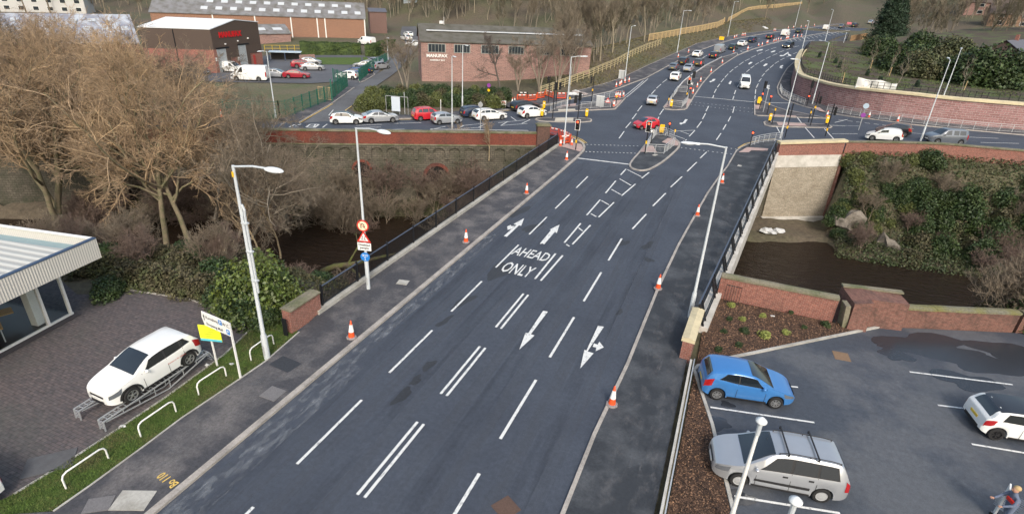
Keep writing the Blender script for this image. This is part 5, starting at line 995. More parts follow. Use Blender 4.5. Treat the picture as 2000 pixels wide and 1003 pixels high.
# s measured from the front bumper; top: roof line, belt: window sill line
TYPES = {
 'hatch': dict(L=3.95, W=1.70, wb=2.49, fo=.79, r=.30, top=[(0, .52), (.06, .72), (.3, .83), (.95, 1.0), (1.35, 1.2), (1.85, 1.41), (2.5, 1.47), (3.2, 1.43), (3.6, 1.34), (3.78, 1.16), (3.9, .95), (3.95, .6)], belt=[(0, .7), (.9, .93), (3.8, 1.03), (3.95, .9)], ws=(1.0, 1.86), rs=(3.55, 3.84), win=[(1.35, 2.35, .3), (2.43, 3.35, -.25)]),
 'fiesta': dict(L=3.95, W=1.72, wb=2.49, fo=.8, r=.305, top=[(0, .48), (.05, .66), (.25, .79), (.6, .9), (.98, 1.0), (1.3, 1.17), (1.95, 1.43), (2.55, 1.48), (3.3, 1.43), (3.62, 1.36), (3.75, 1.2), (3.88, .98), (3.95, .6)], belt=[(0, .7), (1.0, .93), (2.5, 1.0), (3.5, 1.12), (3.95, .95)], ws=(1.02, 1.97), rs=(3.62, 3.82), win=[(1.4, 2.45, .38), (2.5, 3.3, -.32)]),
 'aygo': dict(L=3.42, W=1.62, wb=2.34, fo=.6, r=.28, top=[(0, .5), (.05, .68), (.25, .82), (.75, 1.0), (1.1, 1.2), (1.6, 1.41), (2.2, 1.47), (2.85, 1.42), (3.15, 1.3), (3.3, 1.05), (3.42, .6)], belt=[(0, .7), (.8, .93), (3.2, 1.05), (3.42, .9)], ws=(.78, 1.62), rs=(3.08, 3.3), win=[(1.15, 2.0, .3), (2.06, 2.8, -.3)]),
 'mini': dict(L=3.82, W=1.73, wb=2.5, fo=.72, r=.31, top=[(0, .5), (.05, .72), (.2, .86), (1.05, .98), (1.25, 1.15), (1.65, 1.36), (2.2, 1.41), (3.1, 1.38), (3.4, 1.3), (3.6, 1.05), (3.75, .92), (3.82, .55)], belt=[(0, .75), (1.1, .93), (3.5, .97), (3.82, .85)], ws=(1.1, 1.66), rs=(3.32, 3.62), win=[(1.3, 2.35, .2), (2.4, 3.2, -.2)], roofc='black'),
 'ds': dict(L=3.95, W=1.71, wb=2.46, fo=.8, r=.32, top=[(0, .5), (.05, .72), (.3, .86), (1.0, 1.0), (1.35, 1.2), (1.85, 1.42), (2.5, 1.48), (3.2, 1.42), (3.6, 1.3), (3.8, 1.02), (3.95, .6)], belt=[(0, .75), (1, .95), (3.7, 1.05), (3.95, .9)], ws=(1.02, 1.86), rs=(3.5, 3.78), win=[(1.35, 2.45, .3), (2.62, 3.35, -.25)], roofc='black'),
 'suv': dict(L=4.2, W=1.8, wb=2.6, fo=.83, r=.34, top=[(0, .6), (.05, .82), (.3, .95), (1.05, 1.1), (1.4, 1.3), (1.85, 1.5), (2.5, 1.57), (3.4, 1.53), (3.8, 1.42), (4.0, 1.15), (4.12, 1.0), (4.2, .65)], belt=[(0, .8), (1.0, 1.03), (3.0, 1.1), (3.8, 1.2), (4.2, 1.0)], ws=(1.08, 1.88), rs=(3.75, 4.02), win=[(1.45, 2.35, .3), (2.42, 3.15, .02), (3.2, 3.6, -.25)], cladding=True),
 'kia': dict(L=4.14, W=1.76, wb=2.6, fo=.82, r=.34, top=[(0, .55), (.04, .76), (.22, .88), (.7, .98), (1.1, 1.07), (1.45, 1.26), (1.98, 1.47), (2.5, 1.52), (3.35, 1.49), (3.72, 1.42), (3.95, 1.15), (4.08, 1.0), (4.14, .62)], belt=[(0, .78), (1.0, .98), (3.0, 1.06), (3.7, 1.14), (4.14, .95)], ws=(1.13, 2.0), rs=(3.72, 3.98), win=[(1.5, 2.42, .38), (2.5, 3.2, .02), (3.25, 3.6, -.22)], cladding=True),
 'juke': dict(L=4.13, W=1.76, wb=2.53, fo=.85, r=.35, top=[(0, .6), (.06, .85), (.35, 1.0), (1.1, 1.12), (1.45, 1.32), (1.9, 1.52), (2.5, 1.57), (3.3, 1.48), (3.75, 1.32), (3.95, 1.08), (4.13, .65)], belt=[(0, .8), (1.1, 1.07), (3.6, 1.18), (4.13, 1.0)], ws=(1.12, 1.92), rs=(3.65, 3.96), win=[(1.5, 2.4, .3), (2.46, 3.3, -.35)]),
 'saloon': dict(L=4.6, W=1.79, wb=2.7, fo=.9, r=.32, top=[(0, .5), (.06, .7), (.35, .84), (1.2, .98), (1.6, 1.17), (2.1, 1.38), (2.7, 1.45), (3.4, 1.38), (3.9, 1.14), (4.1, 1.06), (4.5, 1.0), (4.6, .6)], belt=[(0, .7), (1.2, .93), (3.9, 1.02), (4.6, .92)], ws=(1.22, 2.12), rs=(3.35, 4.0), win=[(1.65, 2.6, .36), (2.68, 3.55, -.42)]),
 'estate': dict(L=4.75, W=1.83, wb=2.74, fo=.93, r=.33, top=[(0, .5), (.06, .72), (.35, .86), (1.2, 1.0), (1.6, 1.19), (2.1, 1.4), (2.8, 1.48), (3.9, 1.44), (4.3, 1.34), (4.6, 1.05), (4.75, .6)], belt=[(0, .7), (1.2, .95), (4.3, 1.06), (4.75, .92)], ws=(1.22, 2.12), rs=(4.25, 4.6), win=[(1.65, 2.6, .36), (2.68, 3.45, .02), (3.52, 4.15, -.3)], rails=True),
 'mpv': dict(L=4.63, W=1.81, wb=2.84, fo=.93, r=.32, top=[(0, .52), (.05, .72), (.3, .86), (.95, 1.04), (1.4, 1.32), (1.95, 1.62), (2.6, 1.72), (3.9, 1.7), (4.25, 1.63), (4.45, 1.25), (4.56, 1.0), (4.63, .55)], belt=[(0, .75), (1.0, .98), (4.3, 1.1), (4.63, .95)], ws=(.98, 1.98), rs=(4.26, 4.48), win=[(1.55, 2.55, .5), (2.63, 3.42, .02), (3.5, 4.15, -.12)], rails=True),
 'tallhatch': dict(L=4.25, W=1.75, wb=2.6, fo=.85, r=.31, top=[(0, .55), (.05, .78), (.3, .92), (.95, 1.06), (1.3, 1.3), (1.75, 1.58), (2.3, 1.66), (3.5, 1.62), (3.95, 1.5), (4.1, 1.15), (4.25, .6)], belt=[(0, .75), (1, 1.0), (4.0, 1.08), (4.25, .95)], ws=(.98, 1.78), rs=(3.92, 4.12), win=[(1.4, 2.25, .3), (2.32, 3.1, .02), (3.17, 3.75, -.2)]),
 'berlingo': dict(L=4.38, W=1.81, wb=2.73, fo=.87, r=.32, top=[(0, .6), (.06, .85), (.4, 1.02), (.95, 1.15), (1.3, 1.4), (1.75, 1.7), (2.3, 1.8), (3.9, 1.8), (4.2, 1.74), (4.32, 1.2), (4.38, .6)], belt=[(0, .8), (1, 1.07), (4.38, 1.12)], ws=(.98, 1.78), rs=(4.2, 4.34), win=[(1.4, 2.25, .4), (2.5, 3.1, .02), (3.2, 3.95, -.05)]),
 'smallvan': dict(L=4.3, W=1.8, wb=2.7, fo=.87, r=.31, top=[(0, .6), (.06, .85), (.4, 1.02), (.95, 1.15), (1.3, 1.4), (1.75, 1.72), (2.3, 1.83), (3.9, 1.83), (4.2, 1.76), (4.27, 1.2), (4.3, .6)], belt=[(0, .8), (1, 1.07), (4.3, 1.1)], ws=(.98, 1.78), rs=(4.2, 4.27), win=[(1.4, 2.2, .4)], van=True),
 'corsavan': dict(L=4.0, W=1.74, wb=2.51, fo=.82, r=.31, top=[(0, .5), (.05, .7), (.3, .84), (.95, 1.0), (1.35, 1.22), (1.85, 1.42), (2.5, 1.49), (3.2, 1.44), (3.6, 1.34), (3.82, 1.08), (4.0, .6)], belt=[(0, .7), (1, .95), (3.8, 1.06), (4.0, .9)], ws=(1.0, 1.86), rs=(3.55, 3.84), win=[(1.4, 2.4, .32)], van=True),
 'van': dict(L=5.0, W=1.92, wb=3.0, fo=.95, r=.34, top=[(0, .7), (.06, 1.0), (.35, 1.12), (.85, 1.25), (1.25, 1.6), (1.65, 1.93), (2.1, 2.0), (4.6, 1.98), (4.9, 1.9), (4.97, 1.2), (5.0, .6)], belt=[(0, .9), (.9, 1.15), (5.0, 1.2)], ws=(.88, 1.66), rs=(4.9, 4.97), win=[(1.25, 2.05, .35)], van=True),
 'bigvan': dict(L=5.9, W=2.0, wb=3.6, fo=1.0, r=.36, top=[(0, .7), (.06, 1.05), (.35, 1.2), (.9, 1.4), (1.3, 1.8), (1.75, 2.3), (2.3, 2.52), (5.5, 2.52), (5.8, 2.42), (5.87, 1.3), (5.9, .6)], belt=[(0, .9), (1.0, 1.3), (5.9, 1.35)], ws=(.93, 1.75), rs=(5.8, 5.87), win=[(1.35, 2.1, .4)], van=True),
}
WHEELS = {}
def wheel_meshes(r, style):
    k = (round(r, 3), style)
    if k in WHEELS: return WHEELS[k]
    rim = r * .66; w_ = .1
    a = MB(); a.lathe([(rim, -w_), (r * .9, -w_), (r * .985, -w_ * .75), (r, -w_ * .4), (r, w_ * .4), (r * .985, w_ * .75), (r * .9, w_), (rim, w_)], 22, axis='y', cap=False)
    ta = a.build('tyre', RUB, smooth=True, angle=35)
    b_ = MB()
    if style == 'hub':
        b_.lathe([(rim, .07), (rim * .95, .094), (rim * .8, .085), (rim * .5, .098), (1e-5, .1)], 20, axis='y', cap=False); m_ = HUBC
    else:
        b_.lathe([(rim, .095), (rim * .9, .095), (rim * .88, .05), (1e-5, .045)], 20, axis='y', cap=False); m_ = ALLOY if style != 'dark' else DRIM
        b_.lathe([(rim * .24, .045), (rim * .22, .095), (1e-5, .1)], 10, axis='y', cap=False)
        nsp = 5 if style in ('five', 'dark') else 7
        for i in range(nsp):
            t = 2 * math.pi * i / nsp
            for dt in (-.12, .12): b_.bar((rim * .2 * math.sin(t + dt), .075, rim * .2 * math.cos(t + dt)), (rim * .92 * math.sin(t + dt * 1.3), .085, rim * .92 * math.cos(t + dt * 1.3)), rim * .13, .02)
    tb = b_.build('rim', m_)
    meshes = [ta.data, tb.data]; bpy.data.objects.remove(ta); bpy.data.objects.remove(tb)
    if style not in ('hub',):                                # dark well behind the spokes
        c_ = MB(); c_.lathe([(rim * .88, .05), (1e-5, .052)], 18, axis='y', cap=False); oc = c_.build('wheel_well', TRIM); meshes.append(oc.data); bpy.data.objects.remove(oc)
    WHEELS[k] = meshes; return meshes
def build_car(tp, col, hero=False, rimstyle='five', brake=False, lit=False, name=None):
    D = TYPES[tp]; L, W, wb, fo, r = D['L'], D['W'], D['wb'], D['fo'], D['r']; hw = W / 2; cx = fo + wb / 2
    tx, ty = zip(*D['top']); bx_, by_ = zip(*D['belt']); ra = r + .055; van = D.get('van')
    def sec(s):
        zt = pchip(tx, ty, s); zb = min(pchip(bx_, by_, s), zt - .012); e0, e1 = s, L - s
        wv = hw * (1 - .26 * math.exp(-e0 / .22) - .1 * math.exp(-e0 / .7)) * (1 - .15 * math.exp(-e1 / .14) - .03 * math.exp(-e1 / .6))
        zlo = .22 + .12 * math.exp(-e0 / .12) + .14 * math.exp(-e1 / .15)
        for wc in (fo, fo + wb):
            dd = abs(s - wc)
            if dd < ra: zlo = max(zlo, r + math.sqrt(ra * ra - dd * dd))
        gh = zt - zb; tum = (.16 if van else .3) * gh
        zm = max(.52, zlo + .05); zs = max(zb - .07, zm + .03); zb2 = max(zb, zs + .01); zt2 = max(zt, zb2 + .006)
        wr = wv * .965 - tum
        return [(0, max(zlo, .24)), (wv * .8, zlo), (wv * .985, zlo + .02), (wv * 1.0, zm), (wv * .992, zs), (wv * .965, zb2), (wr + .012, zb2 + (zt2 - zb2) * .86), (wr * .93, zt2 - .02 * min(1, gh * 3)), (wr * .5, zt2), (0, zt2 + .008)]
    ss = set([0, .02, .05, .1, .17, .26, L - .02, L - .05, L - .1, L - .17, L - .26, L])
    for wc in (fo, fo + wb):
        for k in range(-7, 8): ss.add(wc + ra * math.sin(k / 7 * math.pi / 2) * .9999)
        ss.add(wc - ra - .004); ss.add(wc + ra + .004)
    for a, b in zip(tx, tx[1:]):
        n_ = max(1, int((b - a) / .16))
        for i in range(n_ + 1): ss.add(a + (b - a) * i / n_)
    ss = sorted(ss); S = [ss[0]]
    for x in ss:
        if x - S[-1] > .0035: S.append(x)
    V = []; F = []; K = 19
    for s in S:
        p = sec(s); x = cx - s; row = [(x, y, z) for y, z in p] + [(x, -y, z) for y, z in p[-2:0:-1]]; V += row
    K = len(row)
    for i in range(len(S) - 1):
        for j in range(K): F.append((i * K + j, i * K + (j + 1) % K, (i + 1) * K + (j + 1) % K, (i + 1) * K + j))
    F.append(tuple(range(K))[::-1]); F.append(tuple((len(S) - 1) * K + j for j in range(K)))
    root = bpy.data.objects.new(name or ('van' if van else 'car'), None); COL.objects.link(root)
    body = mk('body', V, F, PT[col], root, smooth=True, angle=38)
    def spt(s, v, side):                      # v: 0 belt .. 1 roof edge ; negative: down the flank (-1 = sill)
        p = sec(s)
        if v >= 0: a, b = p[5], p[6]; t = v
        elif v >= -.5: a, b = p[5], p[3]; t = -v * 2
        else: a, b = p[3], p[2]; t = (-v - .5) * 2
        y = a[0] + (b[0] - a[0]) * t; z = a[1] + (b[1] - a[1]) * t; return Vector((cx - s, y * side, z))
    def top(s, u):                            # u -1..1 across the top surface
        p = sec(s); au = abs(u) * p[7][0]; y = au
        if au < p[8][0]: z = p[9][1] + (p[8][1] - p[9][1]) * au / max(p[8][0], .01)
        else: z = p[8][1] + (p[7][1] - p[8][1]) * (au - p[8][0]) / max(p[7][0] - p[8][0], .01)
        return Vector((cx - s, math.copysign(y, u) if u else 0, z))
    def patch(fn, corners, n, m, out, mb, flip=False):
        """bilinear patch on a body surface; corners = 4 (a,b) pairs"""
        nn = n; P = [];
        for j in range(m + 1):
            for i in range(nn + 1):
                u, v = i / nn, j / m
                a = [(corners[0][k] * (1 - u) + corners[1][k] * u) * (1 - v) + (corners[3][k] * (1 - u) + corners[2][k] * u) * v for k in (0, 1)]
                e_ = .01; p0 = fn(a[0], a[1]); da = fn(a[0] + e_, a[1]) - fn(a[0] - e_, a[1]); db = fn(a[0], a[1] + e_) - fn(a[0], a[1] - e_); nr = da.cross(db)
                if nr.length > 1e-9: nr.normalize()
                c0 = Vector((cx - L / 2, 0, .75)); 
                if nr.dot(p0 - c0) < 0: nr = -nr
                P.append(p0 + nr * out)
        F_ = [(j * (nn + 1) + i, j * (nn + 1) + i + 1, (j + 1) * (nn + 1) + i + 1, (j + 1) * (nn + 1) + i) for j in range(m) for i in range(nn)]
        mb.add(P, F_)
    q = .008
    ws0, ws1 = D['ws']; rs0, rs1 = D['rs']
    mb = MB(); patch(top, [(ws0, -.98), (ws0, .98), (ws1, .92), (ws1, -.92)], 8, 6, .011, mb); mb.build('windscreen', CGL, root, smooth=True)
    if not van: mb = MB(); patch(top, [(rs0, -.84), (rs0, .84), (rs1, .88), (rs1, -.88)], 6, 4, q, mb); mb.build('rear_window', CGL, root, smooth=True)
    roofc = D.get('roofc')
    if roofc: mb = MB(); patch(top, [(ws1 + .02, -1), (ws1 + .02, 1), (rs0, 1), (rs0, -1)], 6, 8, q, mb); mb.build('roof_panel', PT[roofc], root, smooth=True)
    for side in (1, -1):
        f = lambda a, b, sd=side: spt(a, b, sd)
        for (a, b, sl) in D['win']:
            c = [(a, .1), (b, .1), (b + min(0, sl), .93), (a + max(0, sl), .93)]
            mb = MB(); patch(f, c, 6, 3, q, mb); mb.build('side_window', CGL, root, smooth=True)
        if roofc == 'black' or hero:
            a, b = D['win'][0][0], D['win'][-1][1]; mb = MB(); patch(f, [(a - .02, .04), (b + .04, .04), (b + min(0, D['win'][-1][2]) + .04, .97), (a + max(0, D['win'][0][2]) - .03, .97)], 8, 3, q * .45, mb); mb.build('window_surround', TRIM, root, smooth=True)
        # lamps
        mb = MB(); patch(f, [(.09, -.1), (.56, -.04), (.5, -.33), (.07, -.4)], 8, 4, .022, mb); mb.build('headlight', HLIT if lit else LAMP, root, smooth=True)
        mb = MB()
        if van or tp in ('mpv', 'berlingo', 'tallhatch', 'hatch', 'estate'): patch(f, [(L - .24, .22), (L - .05, .18), (L - .03, -.35), (L - .2, -.35)], 5, 6, .022, mb)
        else: patch(f, [(L - .42, .04), (L - .06, .02), (L - .03, -.34), (L - .34, -.28)], 7, 4, .022, mb)
        mb.build('tail_light', BRAKE if brake else TAIL, root, smooth=True)
        mb = MB(); c = spt(ws0 + .42, .12, side); mb.ball((c.x, c.y + side * .12, c.z + .03), .1, 8, 6, (.75, 1.0, .7)); mb.build('mirror', PT[col] if hero else TRIM, root, smooth=True)
        if hero or D.get('cladding'):
            mb = MB(); patch(f, [(fo + ra + .05, -.86), (fo + wb - ra - .05, -.86), (fo + wb - ra - .05, -1), (fo + ra + .05, -1)], 6, 1, .012, mb); mb.build('sill_trim', TRIM, root)
        if D.get('cladding'):
            for wc in (fo, fo + wb):
                mb = MB(); N = 14; P = []
                for k in range(N + 1):
                    t = math.pi * k / N
                    for rr_ in (ra + .075, ra - .01): s_ = wc - rr_ * math.cos(t); y = sec(min(L, max(0, s_)))[3][0] + .012; P.append((cx - s_, side * y, r + rr_ * math.sin(t)))
                mb.add(P, [(2 * k, 2 * k + 1, 2 * k + 3, 2 * k + 2) for k in range(N)]); mb.build('arch_trim', TRIM, root)
        if hero:
            lines = MB()
            ds = [D['win'][0][0] - .12, D['win'][0][1] + .04] + ([D['win'][1][1] + .04] if len(D['win']) > 2 else [D['win'][1][1] - .3] if tp not in ('fiesta', 'mini') else [])
            for s_ in ds: patch(f, [(s_, .02), (s_ + .018, .02), (s_ + .018 + .03, -.93), (s_ + .03, -.93)], 1, 8, .011, lines)
            lines.build('door_gap', TRIM, root)
            hd = MB(); 
            for s_ in ds[1:]: patch(f, [(s_ - .28, -.1), (s_ - .1, -.1), (s_ - .1, -.17), (s_ - .28, -.17)], 2, 1, .02, hd)
            hd.build('door_handle', PT[col] if tp != 'mpv' else TRIM, root)
            if tp == 'mpv': mb = MB(); patch(f, [(fo + ra + .1, -.42), (fo + wb - ra - .1, -.42), (fo + wb - ra - .1, -.54), (fo + ra + .1, -.54)], 6, 1, .014, mb); mb.build('rubbing_strip', TRIM, root)
        if D.get('rails'):
            mb = MB(); pts = [top(s_, .93 * side) + Vector((0, 0, .05)) for s_ in np.linspace(ws1 + .1, rs0 - .1, 8)]; mb.tube(pts, .018, 5)
            for s_ in (ws1 + .12, (ws1 + rs0) / 2, rs0 - .12): p_ = top(s_, .93 * side); mb.bar(p_, p_ + Vector((0, 0, .05)), .03)
            mb.build('roof_rail', TRIM, root)
    # nose and tail
    def face(x, y0, y1, z0, z1, m_, nm, sgn): mb = MB(); mb.box((x, (y0 + y1) / 2, (z0 + z1) / 2), (.03, y1 - y0, z1 - z0)); return mb.build(nm, m_, root)
    xf, xr = cx, cx - L
    face(xf + .004, -hw * .42, hw * .42, .28, .44, TRIM, 'lower_grille', 1); face(xf - .01, -hw * .45, hw * .45, .58, .66, TRIM, 'grille', 1); face(xf + .014, -.26, .26, .46, .56, PLW, 'number_plate', 1)
    face(xr + .004, -hw * .6, hw * .6, .3, .44, TRIM, 'bumper_insert', -1)
    mb = MB(); pz = .62 if tp != 'mini' else .68; mb.box((xr - .004 + .015, 0, pz), (.03, .52, .115)); mb.build('number_plate', PLY, root)
    for wc in (fo, fo + wb):
        for side in (1, -1):
            ms = wheel_meshes(r, rimstyle); wo_ = bpy.data.objects.new('wheel', ms[0]); COL.objects.link(wo_); wo_.parent = root; wo_.location = (cx - wc, side * (hw - .115), r); wo_.rotation_euler = (0, wc * 1.3, 0 if side > 0 else math.pi)
            for mm_, nm in zip(ms[1:], ('rim', 'wheel_well')): ro = bpy.data.objects.new(nm, mm_); COL.objects.link(ro); ro.parent = wo_
    mb = MB(); mb.box((cx - L / 2, 0, .3), (L * .9, W * .72, .14)); mb.build('underbody', TRIM, root)
    return root
CARS = {}
def car(tp, col, pos, heading, label, group=None, z=None, **kw):
    key = (tp, col, tuple(sorted(kw.items())))
    if key in CARS: o = copy_tree(CARS[key])
    else: o = build_car(tp, col, **kw); CARS[key] = o
    D = TYPES[tp]; hx, hy = -math.sin(heading), math.cos(heading); wb = D['wb']
    zf, zr = (T0(pos[0] + hx * wb / 2, pos[1] + hy * wb / 2), T0(pos[0] - hx * wb / 2, pos[1] - hy * wb / 2)) if z is None else z
    zo = .032 if z is None else 0
    o.location = (pos[0], pos[1], (zf + zr) / 2 + zo); o.rotation_euler = (0, -math.atan2(zf - zr, wb), heading + math.pi / 2)
    cat = 'van' if D.get('van') else 'car'
    for k in ('label', 'category', 'group'):
        if k in o: del o[k]
    tag(o, label, cat, group); return o
def carW(tp, col, rear, front, label, group=None, **kw):
    """placed from where its two near-side tyres touch the ground"""
    a, b = g(*rear), g(*front); h = math.atan2(-(b[0] - a[0]), b[1] - a[1]); m_ = Vector(((a[0] + b[0]) / 2, (a[1] + b[1]) / 2)); n = Vector((b[1] - a[1], -(b[0] - a[0]))).normalized()
    if n.dot(m_) < 0: n = -n
    m_ += n * (TYPES[tp]['W'] / 2 - .1); return car(tp, col, m_, h, label, group, **kw)
def carR(tp, col, p, label, group=None, dh=0.0, front=False, **kw):
    q = g(*p); h = road_dir(q[1]) + R(dh) + (math.pi if front else 0); D = TYPES[tp]; hx, hy = -math.sin(h), math.cos(h)
    off = (D['fo'] + D['wb'] / 2) if front else (D['L'] - D['fo'] - D['wb'] / 2)
    s_ = -1 if front else 1
    return car(tp, col, (q[0] + s_ * hx * off, q[1] + s_ * hy * off), h, label, group, **kw)
GQ, GS, GY, GP = 'cars queuing up the main road', 'cars waiting on the side street', 'vehicles parked in the factory yard', 'cars in the car park'
for a in [('hatch', 'silver', (1271, 207.5), 'silver hatchback alone in the near lane, last car of the queue', dict()), ('suv', 'white', (1315, 159.5), 'white car last in the two lane queue, behind the near dark hatchback', dict()),
          ('hatch', 'grey', (1312, 139), 'dark grey hatchback in the left lane directly ahead of the rearmost white car', dict()), ('saloon', 'silver', (1340, 142), 'silver saloon in the right lane beside the dark grey hatchback', dict()),
          ('suv', 'black', (1330, 128), 'black car in left lane between dark grey hatchback and white saloon', dict()), ('suv', 'brown', (1360, 131), 'dark brown car with brake lights on, ahead of silver saloon', dict(brake=True)),
          ('saloon', 'white', (1357, 113), 'white saloon in the left lane behind the silver van', dict()), ('hatch', 'black', (1390, 115), 'black hatchback braking beside the silver grey van', dict(brake=True)),
          ('van', 'silver', (1399, 105), 'large pale silver van in the middle of the queue', dict()), ('hatch', 'dgreen', (1427, 98.5), 'dark hatchback just ahead of the pale silver van', dict()),
          ('saloon', 'white', (1444, 91.5), 'white saloon ahead of the dark hatchback, below the yellow road sign', dict()), ('suv', 'navy', (1464, 84), 'dark blue car with pale roof reflection ahead of the far white saloon', dict()),
          ('hatch', 'black', (1500, 77), 'black hatchback with brake lights lit behind the white van', dict(brake=True)), ('van', 'white', (1529, 71.5), 'white van in the far queue, nearer of the two white vans', dict()),
          ('estate', 'dgreen', (1557, 65.5), 'dark green estate between the two far white vans', dict()), ('smallvan', 'white', (1610, 59.5), 'farther and smaller of the two white vans up the hill', dict()),
          ('hatch', 'grey', (1641, 56), 'dark car ahead of the farthest white van', dict()), ('estate', 'black', (1666, 54), 'black estate near the top of the road by the pine', dict()), ('hatch', 'silver', (1698, 48), 'silver car half hidden behind the pine at the top', dict())]:
    carR(a[0], a[1], a[2], a[3], GQ, **a[4])
carR('estate', 'black', (1532.5, 95), 'black car coming down the road with its headlights on', None, dh=-4, front=True, lit=True)
carR('van', 'white', (1453.5, 175.5), 'white van coming towards the camera past the stop line', None, dh=6, front=True)
carW('aygo', 'red', (1282.5, 253), (1251, 254.5), 'small red hatchback turning left across the junction', None)
for a in [('ds', 'white', (659.7, 244), (692.7, 244), 'white hatchback with black roof, leftmost on the side street'), ('saloon', 'silver', (728.5, 241.7), (764.5, 240), 'silver saloon behind the black roofed hatchback on the side street'), ('tallhatch', 'red', (821, 237.2), (859, 235), 'tall red people carrier on the side street'),
          ('hatch', 'silver', (859.7, 244.6), (891.9, 242.4), 'small silver hatchback beside the front of the red people carrier'), ('estate', 'navy', (920, 230.9), (955, 229), 'dark estate car half hidden by white estate'), ('estate', 'white', (945.3, 237), (979.6, 234.6), 'white estate taxi in the middle of the side street queue'),
          ('estate', 'black', (1015.4, 219.6), (1051, 216), 'dark estate taxi nearest the orange barriers'), ('juke', 'white', (1027.7, 232), (1060, 229.6), 'white crossover at the front of the side street queue')]:
    carW(*a, GS)
carW('corsavan', 'white', (1749.5, 278), (1702, 275), 'white hatchback van waiting on the right hand street', GS)
carW('fiesta', 'black', (1764, 268), (1722, 264.5), 'black hatchback behind the white hatchback van on the right', GS)
carW('berlingo', 'grey', (1879, 284.5), (1823, 281.5), 'grey van-like estate car on the right behind the parapet wall', GS)
for a in [('hatch', 'navy', (372, 145), (392, 147), 'dark blue hatchback beside the brick side of the brown shed'), ('smallvan', 'white', (441, 141.6), (456, 142.8), 'small white van by the roller doors of the brown shed'), ('bigvan', 'white', (506, 159.5), (463, 158.2), 'long high roofed white van in front of the brown shed'),
          ('estate', 'silver', (527, 152.3), (549, 153), 'silver estate between the long white van and the dark red saloon'), ('saloon', 'darkred', (566.7, 153.8), (592, 154.3), 'dark red saloon in the front row of the yard'), ('estate', 'darkred', (581.5, 133.2), (607, 133), 'dark red estate in the back row of the yard'),
          ('saloon', 'silver', (599.6, 138.5), (622.5, 138.6), 'silver saloon in front of the dark red estate'), ('hatch', 'silver', (596, 127.5), (618, 128), 'silver hatchback at the back beside the low pink wall'), ('hatch', 'white', (687, 156), (664.5, 154.8), 'white hatchback parked behind the green fence gate'),
          ('hatch', 'rblue', (700, 149.5), (678, 148.5), 'bright blue hatchback behind the green mesh fence'), ('saloon', 'navy', (712, 145), (690, 143), 'dark blue saloon behind the green mesh fence'), ('saloon', 'silver', (722, 134.5), (699, 134), 'silver saloon parked near the end of the clipped hedge'),
          ('hatch', 'silver', (737, 128.5), (717, 126.5), 'silver hatchback tucked behind the fence by the hedge')]:
    carW(*a, GY)
def carP(tp, col, p, deg, label, group=None, **kw): q = g(*p); return car(tp, col, q, R(deg), label, group, **kw)
carP('hatch', 'silver', (744, 135), -20, 'silver hatchback seen from behind on the factory lane', GY)
carP('hatch', 'white', (797, 72), 60, 'white car highest up the factory lane beside the office', GY); carP('saloon', 'white', (793, 79), 60, 'white car in the middle of three by the office bushes', GY); carP('hatch', 'white', (806, 91), 165, 'lowest of the three white cars at the top of the lane', GY)
carP('van', 'white', (716, 88), 80, 'white pickup van showing over the gap in the hedge', GY)
# car park
carW('fiesta', 'blue', (1396, 779.5), (1511, 797), 'bright blue three door hatchback parked beside the bark bed', GP, hero=True, rimstyle='seven')
mpv = carW('mpv', 'silver', (1600, 979.5), (1436, 948), 'silver people carrier with black roof bars parked beside the bark bed', GP, hero=True, rimstyle='hub')
mb = MB()
for s_ in (2.35, 3.35):
    x_ = TYPES['mpv']['fo'] + TYPES['mpv']['wb'] / 2 - s_; mb.bar((x_, -.74, 1.82), (x_, .74, 1.82), .05, .03); mb.bar((x_, -.72, 1.72), (x_, -.72, 1.82), .05); mb.bar((x_, .72, 1.72), (x_, .72, 1.82), .05)
mb.build('roof_bar', TRIM, mpv)
a = g(1942, 861); d = Vector((g(2000, 884)[0] - g(1897, 869)[0], g(2000, 884)[1] - g(1897, 869)[1])).normalized()
h = math.atan2(-d.x, d.y) + R(-3); pos = Vector(a) + d * TYPES['mini']['wb'] / 2 + Vector((-d.y, d.x)) * .78
car('mini', 'white', pos, h, 'white small hatchback with black roof cut off by the right edge', GP, hero=True, rimstyle='dark')
# dealer's cars
kia = car('kia', 'white', (-21.12, 12.05), math.pi + R(-1.5), 'white crossover displayed on a grey steel ramp', None, z=(.44, .52), hero=True, rimstyle='five')
V_, F_ = text_mesh('Stoneacre Kia Salford', .1, .0)
D = TYPES['kia']; cx_ = D['fo'] + D['wb'] / 2
mk('side_lettering', [(cx_ - 2.45 - v[0] * .95, .9, .73 + v[1] * 1.1) for v in V_], F_, mat('red_lettering', (.55, .05, .03), .5), kia)
car('hatch', 'white', (-21.9, 5.0), R(100), 'white car in the bottom left corner, mostly out of frame', None, hero=True)
# ================================================================ STREET FURNITURE
LAMPM = mat('lamp_column_paint', (.56, .6, .63), .45, .1, 3, metal=.15); LHEAD = mat('lamp_head', (.7, .74, .76), .35, .08, 4); LGL = mat('lamp_glass', (.6, .63, .64), .15, .05, 4)
ORG = mat('orange_plastic', (.75, .09, .02), .5, .12, 4); WREF = mat('white_reflective', (.78, .78, .77), .5, .08, 5); YELB = mat('yellow_plastic', (.85, .5, .01), .45, .08, 4)
REDL = mat('red_signal_lit', (1, .06, .02), .3, 0, emit=4.5); AMBL = mat('dark_lens', (.02, .015, .01), .2, 0)
BLUES = mat('sign_blue', (.02, .2, .6), .4, .05, 4); REDS = mat('sign_red', (.6, .03, .02), .4, .05, 4); GREYB = mat('sign_back_grey', (.35, .36, .37), .6, .1, 4); DRED = mat('cone_base', (.25, .22, .22), .8, .2, 5)
def base3(p, dz=.13): q = g(*p); return (q[0], q[1], T0(*q) + dz)
